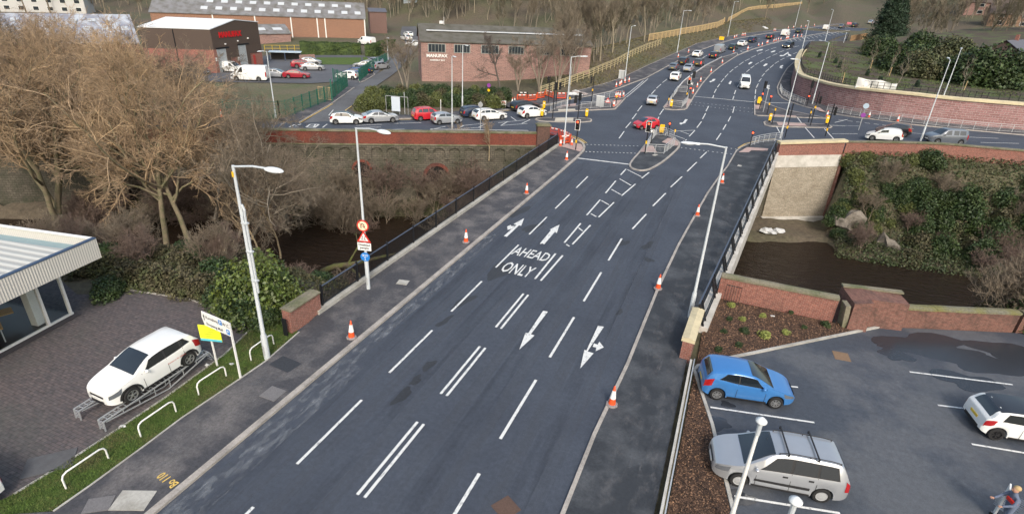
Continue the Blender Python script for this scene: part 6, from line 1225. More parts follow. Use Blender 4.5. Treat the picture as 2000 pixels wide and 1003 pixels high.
def lamp(base, h, tip, label, style='flat', sleeve=1.6, group='street lamps', r=.075, dz=.13):
    b = base3(base, dz); t = empty('street_lamp', b, 0, label, 'street lamp', group); tp = G(tip[0], tip[1], b[2] + h - .05); d = Vector((tp[0] - b[0], tp[1] - b[1], 0)); L = min(2.6, max(.5, d.length)); d = d.normalized()
    mb = MB(); mb.tube([(0, 0, 0), (0, 0, sleeve), (0, 0, sleeve + .12), (0, 0, h)], [r * 1.5, r * 1.5, r, r * .62], 10); mb.build('column', LAMPM, t, smooth=True, angle=40)
    rot = math.atan2(d.y, d.x)
    mb = MB(); mb.tube([(0, 0, h - .05), d * (L * .5) + Vector((0, 0, h + (.12 if style == 'round' else .06))), d * (L - .3) + Vector((0, 0, h + .1 * (style == 'round') + .04))], r * .45, 7); mb.build('bracket_arm', LAMPM, t)
    mb = MB(); c = d * L; zt = h + (.12 if style == 'round' else .04)
    if style == 'round': mb.ball((0, 0, 0), 1, 14, 8, (.46, .2, .12)); mb.V = [(v[0], v[1], v[2] if v[2] > 0 else v[2] * .7) for v in mb.V]
    else: mb.ball((0, 0, 0), 1, 12, 6, (.42, .16, .07)); mb.box((-.36, 0, 0), (.3, .12, .09))
    cs, sn = math.cos(rot), math.sin(rot); mb.V = [(c.x + v[0] * cs - v[1] * sn, c.y + v[0] * sn + v[1] * cs, zt + v[2]) for v in mb.V]; hd = mb.build('lamp_head', LHEAD, t, smooth=True, angle=50)
    mb = MB(); mb.ball((0, 0, 0), 1, 10, 5, (.28, .13, .05)); mb.V = [(c.x + v[0] * cs - v[1] * sn, c.y + v[0] * sn + v[1] * cs, zt - .05 + v[2]) for v in mb.V]; mb.build('lens', LGL, hd, smooth=True)
    mb = MB(); mb.box((0, -r * 1.52, .55), (.1, .01, .5)); mb.build('service_door', GREYB, t); return t
l1 = lamp((523, 702), 9.35, (536, 341), 'tall street lamp on the near left verge with a cable loop up its column', 'round', 1.3, r=.095, dz=.06)
mb = MB(); mb.tube([(.17, 0, 3.6), (.17, 0, 7.2), (.2, 0, 7.5), (.12, 0, 7.7), (.05, 0, 7.55), (.05, 0, 7.2)], .05, 6); mb.box((.1, 0, 6.9), (.3, .16, .07)); mb.box((.1, 0, 5.6), (.3, .16, .07)); mb.box((.1, 0, 4.2), (.3, .16, .07)); mb.build('bracket_tube', LAMPM, l1)
mb = MB(); mb.box((0, -.085, 9.0), (.09, .01, .22)); mb.build('number_tag', YELB, l1)
l2 = lamp((720, 567), 9.35, (750, 265), 'street lamp with four traffic signs beside the left bridge railing', 'round', 1.9, r=.08)
lamp((1346, 622), 9.65, (1345, 283), 'street lamp on the right footway reaching over the road near the bridge end', 'flat', 1.5, r=.085)
lamp((1101, 283), 9.6, (1142, 112), 'street lamp standing inside the orange barriers at the bridge corner', 'flat')
lamp((903, 212), 8.6, (912, 90.5), 'street lamp in front of the assembly building windows', 'flat', group='street lamps'); lamp((883, 254), 8.55, (888, 112.5), 'street lamp behind the red brick parapet, rising before the factory lettering', 'flat')
lamp((1220, 157), 9.6, (1250, 50), 'street lamp beside grey cabinet and row of five cones', 'flat'); lamp((1322, 104), 9.6, (1348, 22), 'street lamp on the left embankment behind the white saloon', 'flat'); lamp((1421, 72), 9.6, (1445, 4), 'street lamp on left embankment near yellow road sign', 'flat')
lamp((1552, 54), 9.6, (1564, 0), 'street lamp at the far end of the orange timber fence', 'flat')
lamp((1557, 133), 9.6, (1563, 44), 'street lamp beside the far end of the curved retaining wall', 'flat'); lamp((1607, 96), 9.6, (1613, 18), 'farthest street lamp on the right side of the road', 'flat'); lamp((1586, 204), 9.6, (1600, 80), 'street lamp against the curve of the retaining wall', 'flat')
lamp((1523, 272), 9.7, (1549, 117), 'street lamp behind the far right corner of the bridge', 'flat'); lamp((1797, 277), 9.4, (1842, 108), 'street lamp between white hatchback van and grey estate', 'flat'); lamp((1824, 238), 9.6, (1878, 94), 'street lamp against the retaining wall, right of its neighbour', 'flat')
lamp((1640, 110), 5.2, (1655, 62), 'shorter lamp post by the dark fenced terrace', 'flat', 1.0); lamp((539, 232), 7.9, (508, 102), 'street lamp before the red saloon in the factory yard', 'flat'); lamp((758, 118), 4.6, (763, 79), 'short lamp at the corner of the clipped hedge', 'flat', 1)
for (pt_, z_, lab) in [((1487, 822), 4.9, 'white post lamp with mushroom cap in front of the silver people carrier'), ((1554, 978), 4.9, 'second white mushroom capped post lamp, cut off by the bottom edge')]:
    q = G(*pt_, z_); t = empty('post_lamp', (q[0], q[1], 0.03), 0, lab, 'lamp post', 'car park post lamps')
    mb = MB(); mb.tube([(0, 0, 0), (0, 0, z_ - .1)], [.085, .05], 10); mb.build('column', PALEW, t, smooth=True, angle=40)
    mb = MB(); mb.lathe([(.06, z_ - .12), (.16, z_ - .06), (.17, z_), (.1, z_ + .07), (.03, z_ + .12), (1e-5, z_ + .13)], 14); mb.build('cap', LHEAD, t, smooth=True)
    mb = MB(); mb.tube([(0, 0, z_ - .55), (0, 0, z_ - .15)], .07, 10); mb.build('louvre', LAMPM, t)

# traffic signals
def sig_head(par, x, y, zb, rot, lit=True, board=True, ext=False, lens3=True):
    """three-aspect head whose lenses face direction 'rot' (0 = towards -Y)"""
    cs, sn = math.cos(rot), math.sin(rot); tr = lambda v: (x + v[0] * cs - v[1] * sn, y + v[0] * sn + v[1] * cs, zb + v[2])
    def mk_(mb, nm, m_, p): mb.V = [tr(v) for v in mb.V]; return mb.build(nm, m_, p)
    mb = MB(); mb.box((0, 0, .48), (.3, .2, .94)); hd = mk_(mb, 'signal_head', BLACK, par)
    if not board: mb = MB(); mb.box((0, -.03, .48), (.44, .03, 1.08)); mk_(mb, 'board_face', BLACK, hd)
    if board:
        mb = MB(); mb.box((0, -.02, .48), (.56, .03, 1.2)); mk_(mb, 'backing_board', WREF, hd); mb = MB(); mb.box((0, -.04, .48), (.46, .03, 1.1)); mk_(mb, 'board_face', BLACK, hd)
    if ext:
        mb = MB(); mb.box((.42, -.02, .06), (.44, .03, .42)); mk_(mb, 'backing_board', WREF, hd); mb = MB(); mb.box((.4, -.05, .06), (.36, .04, .34)); mk_(mb, 'side_box', BLACK, hd); mb = MB(); mb.lathe([(.13, -.08), (1e-5, -.085)], 12, axis='y'); mb.V = [(v[0] + .4, v[1], v[2] + .06) for v in mb.V]; mk_(mb, 'small_sign', WREF, hd)
    for i, zz in enumerate((.8, .48, .16)):
        mb = MB(); mb.lathe([(.115, -.075), (.1, -.13), (1e-5, -.135)], 12, axis='y'); mb.V = [(v[0], v[1], v[2] + zz) for v in mb.V]; mk_(mb, 'lens', REDL if (i == 0 and lit) else AMBL, hd)
        mb = MB(); mb.tube([(.13 * math.cos(t_), -.2, zz + .13 * math.sin(t_)) for t_ in [math.pi * k / 6 for k in range(7)]], .018, 4); mk_(mb, 'visor', BLACK, hd)
def signal(base, h, label, heads=(), ybox=None, red=None, group='traffic signal poles', hz=None, white=False):
    b = base3(base); t = empty('traffic_signal', b, 0, label, 'traffic light', group)
    mb = MB(); mb.tube([(0, 0, 0), (0, 0, h)], .065 if h > 2.5 else .055, 8); mb.build('pole', BLACK, t)
    for (dx, dy, zb, rot, kw) in heads: sig_head(t, dx, dy, zb, R(rot), **kw)
    if ybox: mb = MB(); mb.box((0, -.1, ybox), (.16, .14, .32)); mb.build('push_button', YELB, t)
    if red:
        mb = MB(); mb.box((0, -.02, red), (.24, .22, .34)); hd = mb.build('signal_head', BLACK, t); mb = MB(); mb.lathe([(.1, -.14), (.08, -.18), (1e-5, -.19)], 10, axis='y'); mb.V = [(v[0], v[1], v[2] + red + .03) for v in mb.V]; mb.build('lens', REDL, hd)
    return t
A_ = dict(lit=True, board=True); BK = dict(lit=False, board=False)
signal((1124, 295), 3.4, 'signal with white edged board showing red at the bridge end stop line', [(0, -.1, 2.35, 4, A_)], 1.0)
signal((1128, 235), 3.6, 'pair of back-turned signal heads on the long thin island', [(0, .1, 2.6, 180, BK), (-.55, .1, 2.2, 200, BK)])
signal((1259, 302), 3.7, 'red signal with small side sign on the near traffic island', [(0, -.1, 2.55, 4, dict(lit=True, board=True, ext=True))], 1.3)
signal((1340, 196), 4.0, 'red signal with small side sign on the far median', [(0, -.1, 2.6, 4, dict(lit=True, board=True, ext=True)), (.55, .1, 3.6, 185, BK)], 1.0)
signal((1345.5, 193), 1.9, 'short crossing signal showing red beside the median signal', red=1.6)
signal((1071, 201), 4.0, 'signal pole just behind the orange barriers', [(-.3, 0, 2.9, 95, BK)]); signal((1079, 232.5), 4.9, 'tallest signal pole, standing on the long thin island', [(.15, .1, 3.8, 180, BK)])
signal((1085, 215), 4.1, 'signal pole on the slip road island, left end', [(.45, 0, 2.9, -90, BK)]); signal((1155, 201), 4.1, 'signal pole beside the slip road with head turned left', [(-.4, 0, 2.9, 95, BK)], 1.9)
signal((1112, 210), 1.5, 'short black post with yellow box by the slip road', None or [], 1.3)
signal((1482.5, 215), 4.4, 'signal pole with back-turned board and red crossing light by the stop line', [(.1, .1, 3.3, 178, BK)], 1.5, red=2.4)
signal((1497.5, 225), 2.9, 'leaning black post with small red light on the triangular island', [], 1.6, red=2.7); signal((1575, 208), 4.1, 'signal by the curved guard rail under the retaining wall', [(.05, .1, 2.9, 178, BK)], None, red=1.5)
signal((1582, 247), 4.7, 'signal pole at the right end of the pink paved island', [(.4, 0, 3.1, -75, BK)], 2.6); signal((1611, 268), 4.2, 'signal pole on the right street stop line beside the wing wall', [(.35, 0, 2.8, -75, BK)], .9)
signal((1532, 271), 4.4, 'signal pole behind the cream capped wing wall', [(-.4, 0, 2.9, 85, BK)], 1.4); signal((1464, 288), 1.9, 'short red crossing signal at the right bridge corner', red=1.65)
signal((1304, 269), 1.9, 'short red crossing signal at the back of near island', red=1.65); signal((1316, 272), 1.1, 'black post with yellow button at the back of near island', [], .95); signal((1271, 282), 1.6, 'black post on the near island behind the front rail', [])
signal((1312.5, 196), 1.4, 'black post at the far median rail', []); signal((1304, 210), 1.8, 'black post with yellow box at the tip of far median', [], 1.2); signal((1507, 244), 2.4, 'black post with yellow box at left end of the pink paved island', [], 2.1); signal((1578, 241), 2.0, 'black post with yellow box at right end of the pink paved island', [], 1.5); signal((1203, 205), 1.4, 'black post with yellow box at the tip of slip island', [], 1.2)
def bollard(p, label, shield=False):
    b = base3(p); t = empty('bollard', b, R(6), label, 'bollard', 'yellow traffic bollards'); mb = MB(); mb.box((0, 0, .12), (.26, .2, .24)); mb.build('foot', BLACK, t)
    mb = MB(); w_ = .19 if not shield else .3; poly = [(-w_ * .7, .2), (w_ * .7, .2), (w_, .45), (w_, 1.15), (w_ * .8, 1.25), (-w_ * .8, 1.25), (-w_, 1.15), (-w_, .45)]; mb.prism(poly, lambda u, v: (u, .07, v), lambda u, v: (u, -.07, v)); mb.build('shell', YELB, t)
    if not shield: mb = MB(); mb.lathe([(.11, -.08), (1e-5, -.085)], 12, axis='y'); mb.V = [(v[0], v[1], v[2] + .95) for v in mb.V]; mb.build('disc', WREF, t)
for a in [((1058, 231), 'yellow bollard at the left tip of long thin island'), ((1145, 232), 'yellow bollard at the right tip of long thin island'), ((1310, 212), 'yellow bollard with white disc at the tip of far median'), ((1502, 240), 'yellow bollard at the left tip of the pink paved island'), ((1613, 245), 'yellow bollard at the right end of the pink paved island'), ((1062, 216), 'yellow bollard in front of the dark estate taxi')]: bollard(*a)
bollard((1291, 264), 'broad yellow shield bollard on the near traffic island', True); bollard((1481, 206), 'broad yellow shield board under the stop line signal', True)
# guard rails
def guard(pts, label, closed=False, h=1.02, bars=True, step=1.9, dz=.13):
    P = px(*pts) if isinstance(pts[0][0], (int, float)) and pts[0][0] > 100 else pts; P = resample(P, step); o = empty('guard_rail', (P[0][0], P[0][1], T0(*P[0]) + dz), 0, label, 'guard rail', 'galvanised pedestrian guard rails'); ox_, oy_, oz_ = o.location; mr = MB()
    for i, p in enumerate(P):
        z = T0(*p) + dz - oz_; m_ = MB(); m_.bar((p[0] - ox_, p[1] - oy_, z), (p[0] - ox_, p[1] - oy_, z + h), .055); m_.build('post', GALV, o)
        if i:
            q = P[i - 1]; zq = T0(*q) + dz - oz_; a = Vector((q[0] - ox_, q[1] - oy_, zq)); b_ = Vector((p[0] - ox_, p[1] - oy_, z))
            for zz, w_ in ((h, .05), (.8, .035), (.12, .035)): mr.bar(a + Vector((0, 0, zz)), b_ + Vector((0, 0, zz)), w_)
            if bars:
                k = max(2, int((b_ - a).length / .13))
                for j in range(1, k): c = a.lerp(b_, j / k); mr.bar(c + Vector((0, 0, .12)), c + Vector((0, 0, .8)), .014)
    mr.build('rails', GALV, o)
guard([(1261, 301), (1296, 302.5), (1316, 287)], 'guard rail round the front of the near traffic island'); guard([(1260, 297), (1272, 277), (1281, 266), (1299, 267.5)], 'guard rail round the back of the near traffic island'); guard([(1302, 268.5), (1315, 275)], 'short guard rail at the back right of near island')
guard([(1311, 210), (1331, 212), (1341, 202), (1343, 196)], 'guard rail round the front of the far median'); guard([(1306, 206), (1315, 191), (1322, 181), (1341, 182)], 'guard rail along the back of the far median')
guard([(1075, 217.5), (1105, 210)], 'guard rail at the left end of the slip island'); guard([(1134, 215), (1192, 211)], 'guard rail along the front of the slip island'); guard([(1157, 200), (1190, 193), (1215, 190)], 'guard rail along the back of the slip island')
guard([(1465, 287), (1480, 282), (1500, 278.5), (1525, 276)], 'curved guard rail at the right corner of the bridge'); guard([(1522, 176), (1526, 186), (1540, 195), (1556, 200.6), (1570, 206.5)], 'curved guard rail at the foot of the retaining wall')
guard([(1614, 218), (1660, 226), (1715, 234.5), (1780, 242), (1850, 250), (1925, 257), (2000, 262)], 'long guard rail in front of the retaining wall')
a0 = Vector((-20.9 - .50, 61.3 + .86)); d0 = Vector((-29.3, -17.1)).normalized(); guard([tuple(a0 + d0 * 1.6), tuple(a0 + d0 * 13)], 'guard rail behind the river wall parapet', bars=False)
# cones
def make_cone():
    t = empty('traffic_cone', (0, 0, 0)); mb = MB(); mb.lathe([(.27, 0), (.27, .05), (.24, .075), (.17, .08)], 8); mb.build('base', DRED, t)
    mb = MB(); mb.lathe([(.165, .07), (.13, .3), (.03, .98), (1e-5, 1.0)], 14, cap=False); mb.build('cone_body', ORG, t, smooth=True)
    mb = MB(); mb.lathe([(.135, .36), (.075, .76)], 14, cap=False); mb.build('white_band', WREF, t, smooth=True); return t
cone0 = [None]
def cone(p, label, group, dz=None):
    q = g(*p); i = hash(p) % 7
    if cone0[0] is None: cone0[0] = make_cone(); o = cone0[0]
    else: o = copy_tree(cone0[0])
    o.location = (q[0], q[1], T0(*q) + (.13 if dz is None else dz)); o.rotation_euler = (R((i - 3) * .6), R((i - 2) * .5), R(i * 20))
    for k in ('label', 'category', 'group'):
        if k in o: del o[k]
    tag(o, label, 'traffic cone', group)
GC = 'orange and white traffic cones'
for a in [((687, 663), 'nearest cone, on the left footway by the kerb'), ((910, 476), 'cone on the left kerb halfway across the bridge'), ((1028, 381), 'cone on the left kerb of the bridge, second from the junction'), ((1106, 315), 'cone on the left footway near the bridge corner'), ((1094, 288), 'cone at the left foot of orange corner barriers'), ((1116, 286), 'cone at the right foot of orange corner barriers'), ((1104, 276), 'cone inside the orange corner barriers'),
          ((1194, 794), 'nearest cone on the right kerb'), ((1284, 567), 'cone on the right kerb below the bridge start'), ((1361, 424), 'cone on the right kerb in the middle of bridge'), ((1409, 360), 'cone behind the right lamp column'),
          ((1614, 230), 'cone on the right street beside the signal pole'), ((1696, 231.5), 'cone behind the dark hatchback on the right footway'), ((1752, 239.5), 'cone on the footway under the retaining wall, rightmost'), ((1198, 209.5), 'lone cone at the front of slip island'), ((1000, 205), 'cone left of the dark estate taxi'), ((1005, 203.5), 'cone right beside the black barrier'), ((433, 231), 'cone on the street far left behind trees')]: cone(*a, GC)
for p in [(1352.5, 184.5), (1361, 172), (1367.5, 161), (1388, 143), (1410, 125)]: cone(p, 'cone in the line standing along the far median', GC)
for p in [(1203, 171.5), (1210, 169), (1213, 166.5), (1220, 163.5), (1228, 161.5)]: cone(p, 'one of five cones in a row below the grey cabinet', GC)
for p in [(1202, 192), (1206, 191), (1210, 192), (1217, 190.5)]: cone(p, 'one of four cones bunched at the tip of the slip island', GC)
for p in [(1324, 113.5), (1344, 104), (1434, 75.5), (1438, 74), (1449, 71), (1452, 71), (1455, 70.5), (1511, 61.5), (1514, 61.5), (1539, 57), (1549, 56), (1564, 55), (1573, 54), (1590, 52)]: cone(p, 'cone on the far left footway beside the queue', GC)
for x_, y_ in zip((-60, 150, 155, 315, 370, 440, 455, 545, 575, 610, 650, 735, 745, 765, 845, 900, 960), (640, 600, 595, 545, 535, 505, 500, 480, 472, 460, 455, 438, 434, 432, 413, 405, 400)): cone((1440 + x_ / 7.692, 20 + y_ / 7.692), 'cone in the dense line along the far lane hatching', GC, dz=.05)
for p in [(1585, 94), (1595, 91)]: cone(p, 'one of two cones at the right edge of the far road', GC)
# plastic barriers
BREDM = mat('red_plastic', (.62, .07, .03), .5, .12, 4)
def barrier(p, q, label, m_=None):
    a, b = g(*p), g(*q); L = math.hypot(b[0] - a[0], b[1] - a[1]); t = empty('plastic_barrier', (a[0], a[1], T0(*a) + .14), math.atan2(b[1] - a[1], b[0] - a[0]), label, 'barrier', 'plastic safety barriers'); M_ = m_ or ORG
    mb = MB(); mb.box((L / 2, 0, .93), (L, .05, .16)); mb.box((L / 2, 0, .18), (L, .05, .14)); mb.box((.05, 0, .5), (.09, .05, .9)); mb.box((L - .05, 0, .5), (.09, .05, .9))
    for k in range(1, 8): mb.bar((L * k / 8, 0, .2), (L * k / 8, 0, .9), .035)
    mb.box((L / 2, 0, .55), (L, .03, .05)); mb.build('panel', M_, t)
    mb = MB(); mb.box((L * .3, -.03, .93), (L * .26, .02, .13)); mb.box((L * .72, -.03, .93), (L * .26, .02, .13)); mb.build('reflector', WREF, t)
    for x_ in (.3, L - .3): mb = MB(); mb.box((x_, 0, .03), (.14, .55, .06)); mb.build('foot', BLACK, t)
for a in [((1009, 199), (1028, 199), 'orange barrier at the left end of the row, in front of the black one'), ((1030, 200), (1047.5, 198), 'second orange barrier from the left behind the estate taxi'), ((1048, 195), (1063, 193), 'third orange barrier of the row'), ((1064, 188.5), (1080, 194), 'orange barrier turning towards the signal pole'), ((1086, 195), (1105, 195), 'red barrier in front of the rubble heap', BREDM), ((1012, 194), (1030, 194), 'black barrier with amber lamp behind the orange row', BLACK),
          ((1092, 284), (1113, 282), 'front orange barrier round the corner lamp column'), ((1073, 266), (1091, 270), 'red barrier behind the black railing by the brick pier', BREDM), ((1092, 271), (1103, 274), 'red barrier behind the corner lamp column', BREDM), ((1103, 274.5), (1114, 280.5), 'red barrier right of the corner lamp column', BREDM)]: barrier(*a)
# signs on the left lamp column
def disc(mb, x, y, z, r_, n=24, x2=None): mb.add([(x, y, z)] + [(x + r_ * math.cos(2 * math.pi * k / n), y, z + r_ * math.sin(2 * math.pi * k / n)) for k in range(n)], [(0, 1 + k, 1 + (k + 1) % n) for k in range(n)])
SR = R(14); sg = empty('traffic_signs', tuple(l2.location), SR, 'cluster of four traffic signs on the lamp column by the left railing', 'sign')
def sp(mb, nm, m_, par=sg): return mb.build(nm, m_, par)
CRM = mat('sign_cream', (.8, .72, .5), .5, .05, 4); INK = mat('sign_black', (.01, .01, .01), .5)
zc = 4.0; mb = MB(); mb.lathe([(.34, -.1), (.34, -.13)], 24, axis='y'); mb.V = [(v[0], v[1], v[2] + zc) for v in mb.V]; rs_ = sp(mb, 'no_u_turn_sign', REDS)
mb = MB(); disc(mb, 0, -.134, zc, .27); sp(mb, 'sign_face', CRM, rs_)
mb = MB(); mb.tube([(-.1, -.14, zc - .15), (-.1, -.14, zc + .05), (-.06, -.14, zc + .12), (.02, -.14, zc + .13), (.08, -.14, zc + .06), (.08, -.14, zc - .02)], .022, 5); mb.add([(.01, -.14, zc - .02), (.15, -.14, zc - .02), (.08, -.14, zc - .13)], [(0, 1, 2)]); sp(mb, 'arrow', INK, rs_)
mb = MB(); mb.bar((-.2, -.145, zc + .2), (.2, -.145, zc - .2), .05, .01); sp(mb, 'red_bar', REDS, rs_)
zt = 3.02; mb = MB(); mb.prism([(-.4, zt), (.4, zt), (0, zt + .68)], lambda u, v: (u, -.1, v), lambda u, v: (u, -.13, v)); ts = sp(mb, 'warning_triangle', REDS)
mb = MB(); mb.prism([(-.27, zt + .08), (.27, zt + .08), (0, zt + .54)], lambda u, v: (u, -.13, v), lambda u, v: (u, -.136, v)); sp(mb, 'sign_face', WREF, ts)
mb = MB()
for dx in (-.08, .07): mb.bar((dx, -.14, zt + .28), (dx - .03, -.14, zt + .12), .05, .01); mb.bar((dx, -.14, zt + .28), (dx + .05, -.14, zt + .1), .03, .01); mb.ball((dx + .02, -.14, zt + .34), .035, 6, 4); mb.bar((dx + .02, -.14, zt + .25), (dx - .08, -.14, zt + .2), .02, .01)
sp(mb, 'walking_figures', INK, ts)
mb = MB(); mb.box((0, -.115, 2.74), (.78, .03, .46)); ps = sp(mb, 'text_plate', WREF)
for tx_, zz in (('Disabled', 2.79), ('people', 2.61)): V_, F_ = text_mesh(tx_, .19, .005, 0, 'CENTER'); mk('lettering', [(v[0], -.134, zz + v[1]) for v in V_], F_, INK, ps)
mb = MB(); mb.lathe([(.27, -.1), (.27, -.13)], 24, axis='y'); mb.V = [(v[0], v[1], v[2] + 2.1) for v in mb.V]; bs = sp(mb, 'shared_path_sign', BLUES)
mb = MB()
for cx_ in (-.11, .11): mb.tube([(cx_ + .06 * math.cos(k * .785), -.14, 2.2 + .06 * math.sin(k * .785)) for k in range(9)], .012, 4)
mb.bar((-.11, -.14, 2.2), (.11, -.14, 2.26), .02, .01); mb.bar((0, -.14, 2.07), (0, -.14, 1.98), .05, .01); mb.bar((0, -.14, 1.98), (-.04, -.14, 1.89), .03, .01); mb.bar((0, -.14, 1.98), (.04, -.14, 1.89), .03, .01); mb.ball((0, -.14, 2.1), .03, 6, 4); sp(mb, 'symbols', WREF, bs)
# dealer signs
pR, pL = g(471, 742), g(425, 716)
t = empty('direction_sign', (pR[0], pR[1], .05), 0, 'white direction sign with blue P symbols on a leaning white post', 'sign')
tip_ = G(394, 610, 2.95); dv = Vector((tip_[0] - pR[0], tip_[1] - pR[1], 0)); Lp = dv.length; dv.normalize(); nv = Vector((-dv.y, dv.x, 0)); nv = nv if nv.y < 0 else -nv
mb = MB(); mb.bar((0, 0, 0), (0, 0, 2.95), .07); mb.build('post', PALEW, t)
f3 = lambda u, v, k=.05: tuple(Vector((0, 0, 2.3)) + dv * (Lp * (1 - u)) + nv * k + Vector((0, 0, v)))
mb = MB(); mb.prism([(0, .42), (.06, .02), (1, 0), (1, .72), (.03, .72)], lambda u, v: f3(u, v, .02), lambda u, v: f3(u, v, .05)); pl_ = mb.build('sign_plate', PALEW, t)
def plate_text(s, u0, v0, hh, par, m_=INK, k=.056, asp=1.0): V_, F_ = text_mesh(s, hh, .003); mk('lettering', [f3(u0 + v[0] * asp / Lp, v0 + v[1], k) for v in V_], F_, m_, par)
plate_text('Kersalway', .16, .43, .2, pl_); plate_text('W.C.', .76, .43, .22, pl_); plate_text('Shopping Mall', .14, .1, .19, pl_)
for u0, v0 in ((.63, .4), (.87, .06)): mb = MB(); mb.add([f3(u0, v0, .054), f3(u0 + .22 / Lp, v0, .054), f3(u0 + .22 / Lp, v0 + .25, .054), f3(u0, v0 + .25, .054)], [(0, 1, 2, 3)]); mb.build('blue_square', BLUES, pl_); plate_text('P', u0 + .05 / Lp, v0 + .05, .22, pl_, WREF, .058)
mb = MB(); mb.add([f3(.08, .3, .056), f3(.11, .3, .056), f3(.11, .5, .056), f3(.08, .5, .056), f3(.06, .48, .056), f3(.13, .48, .056), f3(.095, .62, .056)], [(0, 1, 2, 3), (4, 5, 6)]); mb.build('arrow', INK, pl_)
t = empty('yellow_sign', (pL[0], pL[1], .05), 0, 'square yellow notice with blue lower edge on a white post', 'sign')
mb = MB(); mb.bar((0, 0, 0), (0, 0, 2.2), .06); mb.build('post', PALEW, t)
tl_, tr_ = G(388, 634, 2.3), G(430, 638, 2.3); d2 = Vector((tl_[0] - tr_[0], tl_[1] - tr_[1], 0)); o2 = Vector((tl_[0] - pL[0], tl_[1] - pL[1], 0)); sc2 = d2.length / 1.1; d2.normalize(); n2 = Vector((-d2.y, d2.x, 0)); n2 = n2 if n2.y < 0 else -n2; f4 = lambda u, v, k: tuple(o2 - d2 * u * sc2 + n2 * k + Vector((0, 0, 1.5 + v * .95)))
YLM = mat('lime_yellow', (.75, .8, .03), .5, .05, 3)
mb = MB(); mb.prism([(0, 0), (1.1, 0), (1.1, .85), (0, .85)], lambda u, v: f4(u, v, .05), lambda u, v: f4(u, v, .08)); yp = mb.build('sign_plate', YLM, t)
mb = MB(); mb.add([f4(.0, 0, .084), f4(1.1, 0, .084), f4(1.1, .12, .084), f4(0, .12, .084)], [(0, 1, 2, 3)]); mb.build('blue_strip', mat('sky_blue', (.1, .5, .6), .5), yp)
mb = MB(); 
for k, (a, b) in enumerate(((.25, .95), (.2, .9), (.25, .9), (.3, .8))): mb.add([f4(a, .62 - .12 * k, .084), f4(b, .62 - .12 * k, .084), f4(b, .645 - .12 * k, .084), f4(a, .645 - .12 * k, .084)], [(0, 1, 2, 3)])
mb.build('text_lines', mat('olive_ink', (.3, .33, .03), .6), yp)
# steel hoops along the verge
for i, (a, b, lab) in enumerate([((130, 955), (213, 897), 'nearest white steel hoop on the grass verge'), ((276, 854), (344.5, 805), 'second nearest white steel hoop on the grass verge'), ((389, 772), (442.6, 736), 'third white steel hoop, below the yellow sign'), ((491, 705), (535, 673), 'farthest white steel hoop, behind the street lamp foot')]):
    A, B = g(*a), g(*b); L = math.hypot(B[0] - A[0], B[1] - A[1]); t = empty('steel_hoop', (A[0], A[1], .04), math.atan2(B[1] - A[1], B[0] - A[0]), lab, 'hoop barrier', 'white hoops along the verge')
    mb = MB(); h_ = .62; mb.tube([(0, 0, 0), (0, 0, h_ - .18), (.05, 0, h_ - .06), (.18, 0, h_), (L - .18, 0, h_), (L - .05, 0, h_ - .06), (L, 0, h_ - .18), (L, 0, 0)], .032, 8); mb.build('tube', PALEW, t, smooth=True, angle=50)
# display ramp
t = empty('display_ramp', (-20.25, 9.5, .03), R(90), 'pale grey lattice steel ramp carrying the white crossover', 'ramp')
RM = mat('ramp_steel', (.42, .44, .46), .5, .12, 4, metal=.4)
for y0, nm in ((0, 'track'), (1.42, 'track')):
    mb = MB(); L = 4.75
    for yy in (y0, y0 + .3):
        z0_, z1_ = .44, .6; mb.bar((-.1, yy, z0_), (L, yy, z1_), .045); mb.bar((0, yy, z0_ - .06), (L * .55, yy, .06), .04); mb.bar((L * .55, yy, .06), (L, yy, z1_ - .06), .04)
        for k in range(1, 7): x_ = L * k / 7; zt_ = z0_ + (z1_ - z0_) * x_ / L; zb_ = (z0_ - .06) + (.06 - z0_ + .06) * min(1, x_ / (L * .55)) if x_ < L * .55 else .06 + (z1_ - .12) * (x_ - L * .55) / (L * .45); mb.bar((x_, yy, zb_), (x_, yy, zt_), .03)
        mb.bar((-.1, yy, z0_), (-.12, yy, 0), .04); mb.bar((L, yy, z1_), (L + .25, yy, 0), .04)
    for k in range(26): x_ = -.1 + (L + .1) * k / 25; mb.bar((x_, y0, .44 + .16 * x_ / L), (x_, y0 + .3, .44 + .16 * x_ / L), .022)
    for k in range(4): mb.bar((-.11, y0, .1 + .09 * k), (-.11, y0 + .3, .1 + .09 * k), .02); mb.bar((L + .1, y0, .1 + .12 * k), (L + .1, y0 + .3, .1 + .12 * k), .02)
    mb.build(nm, RM, t)
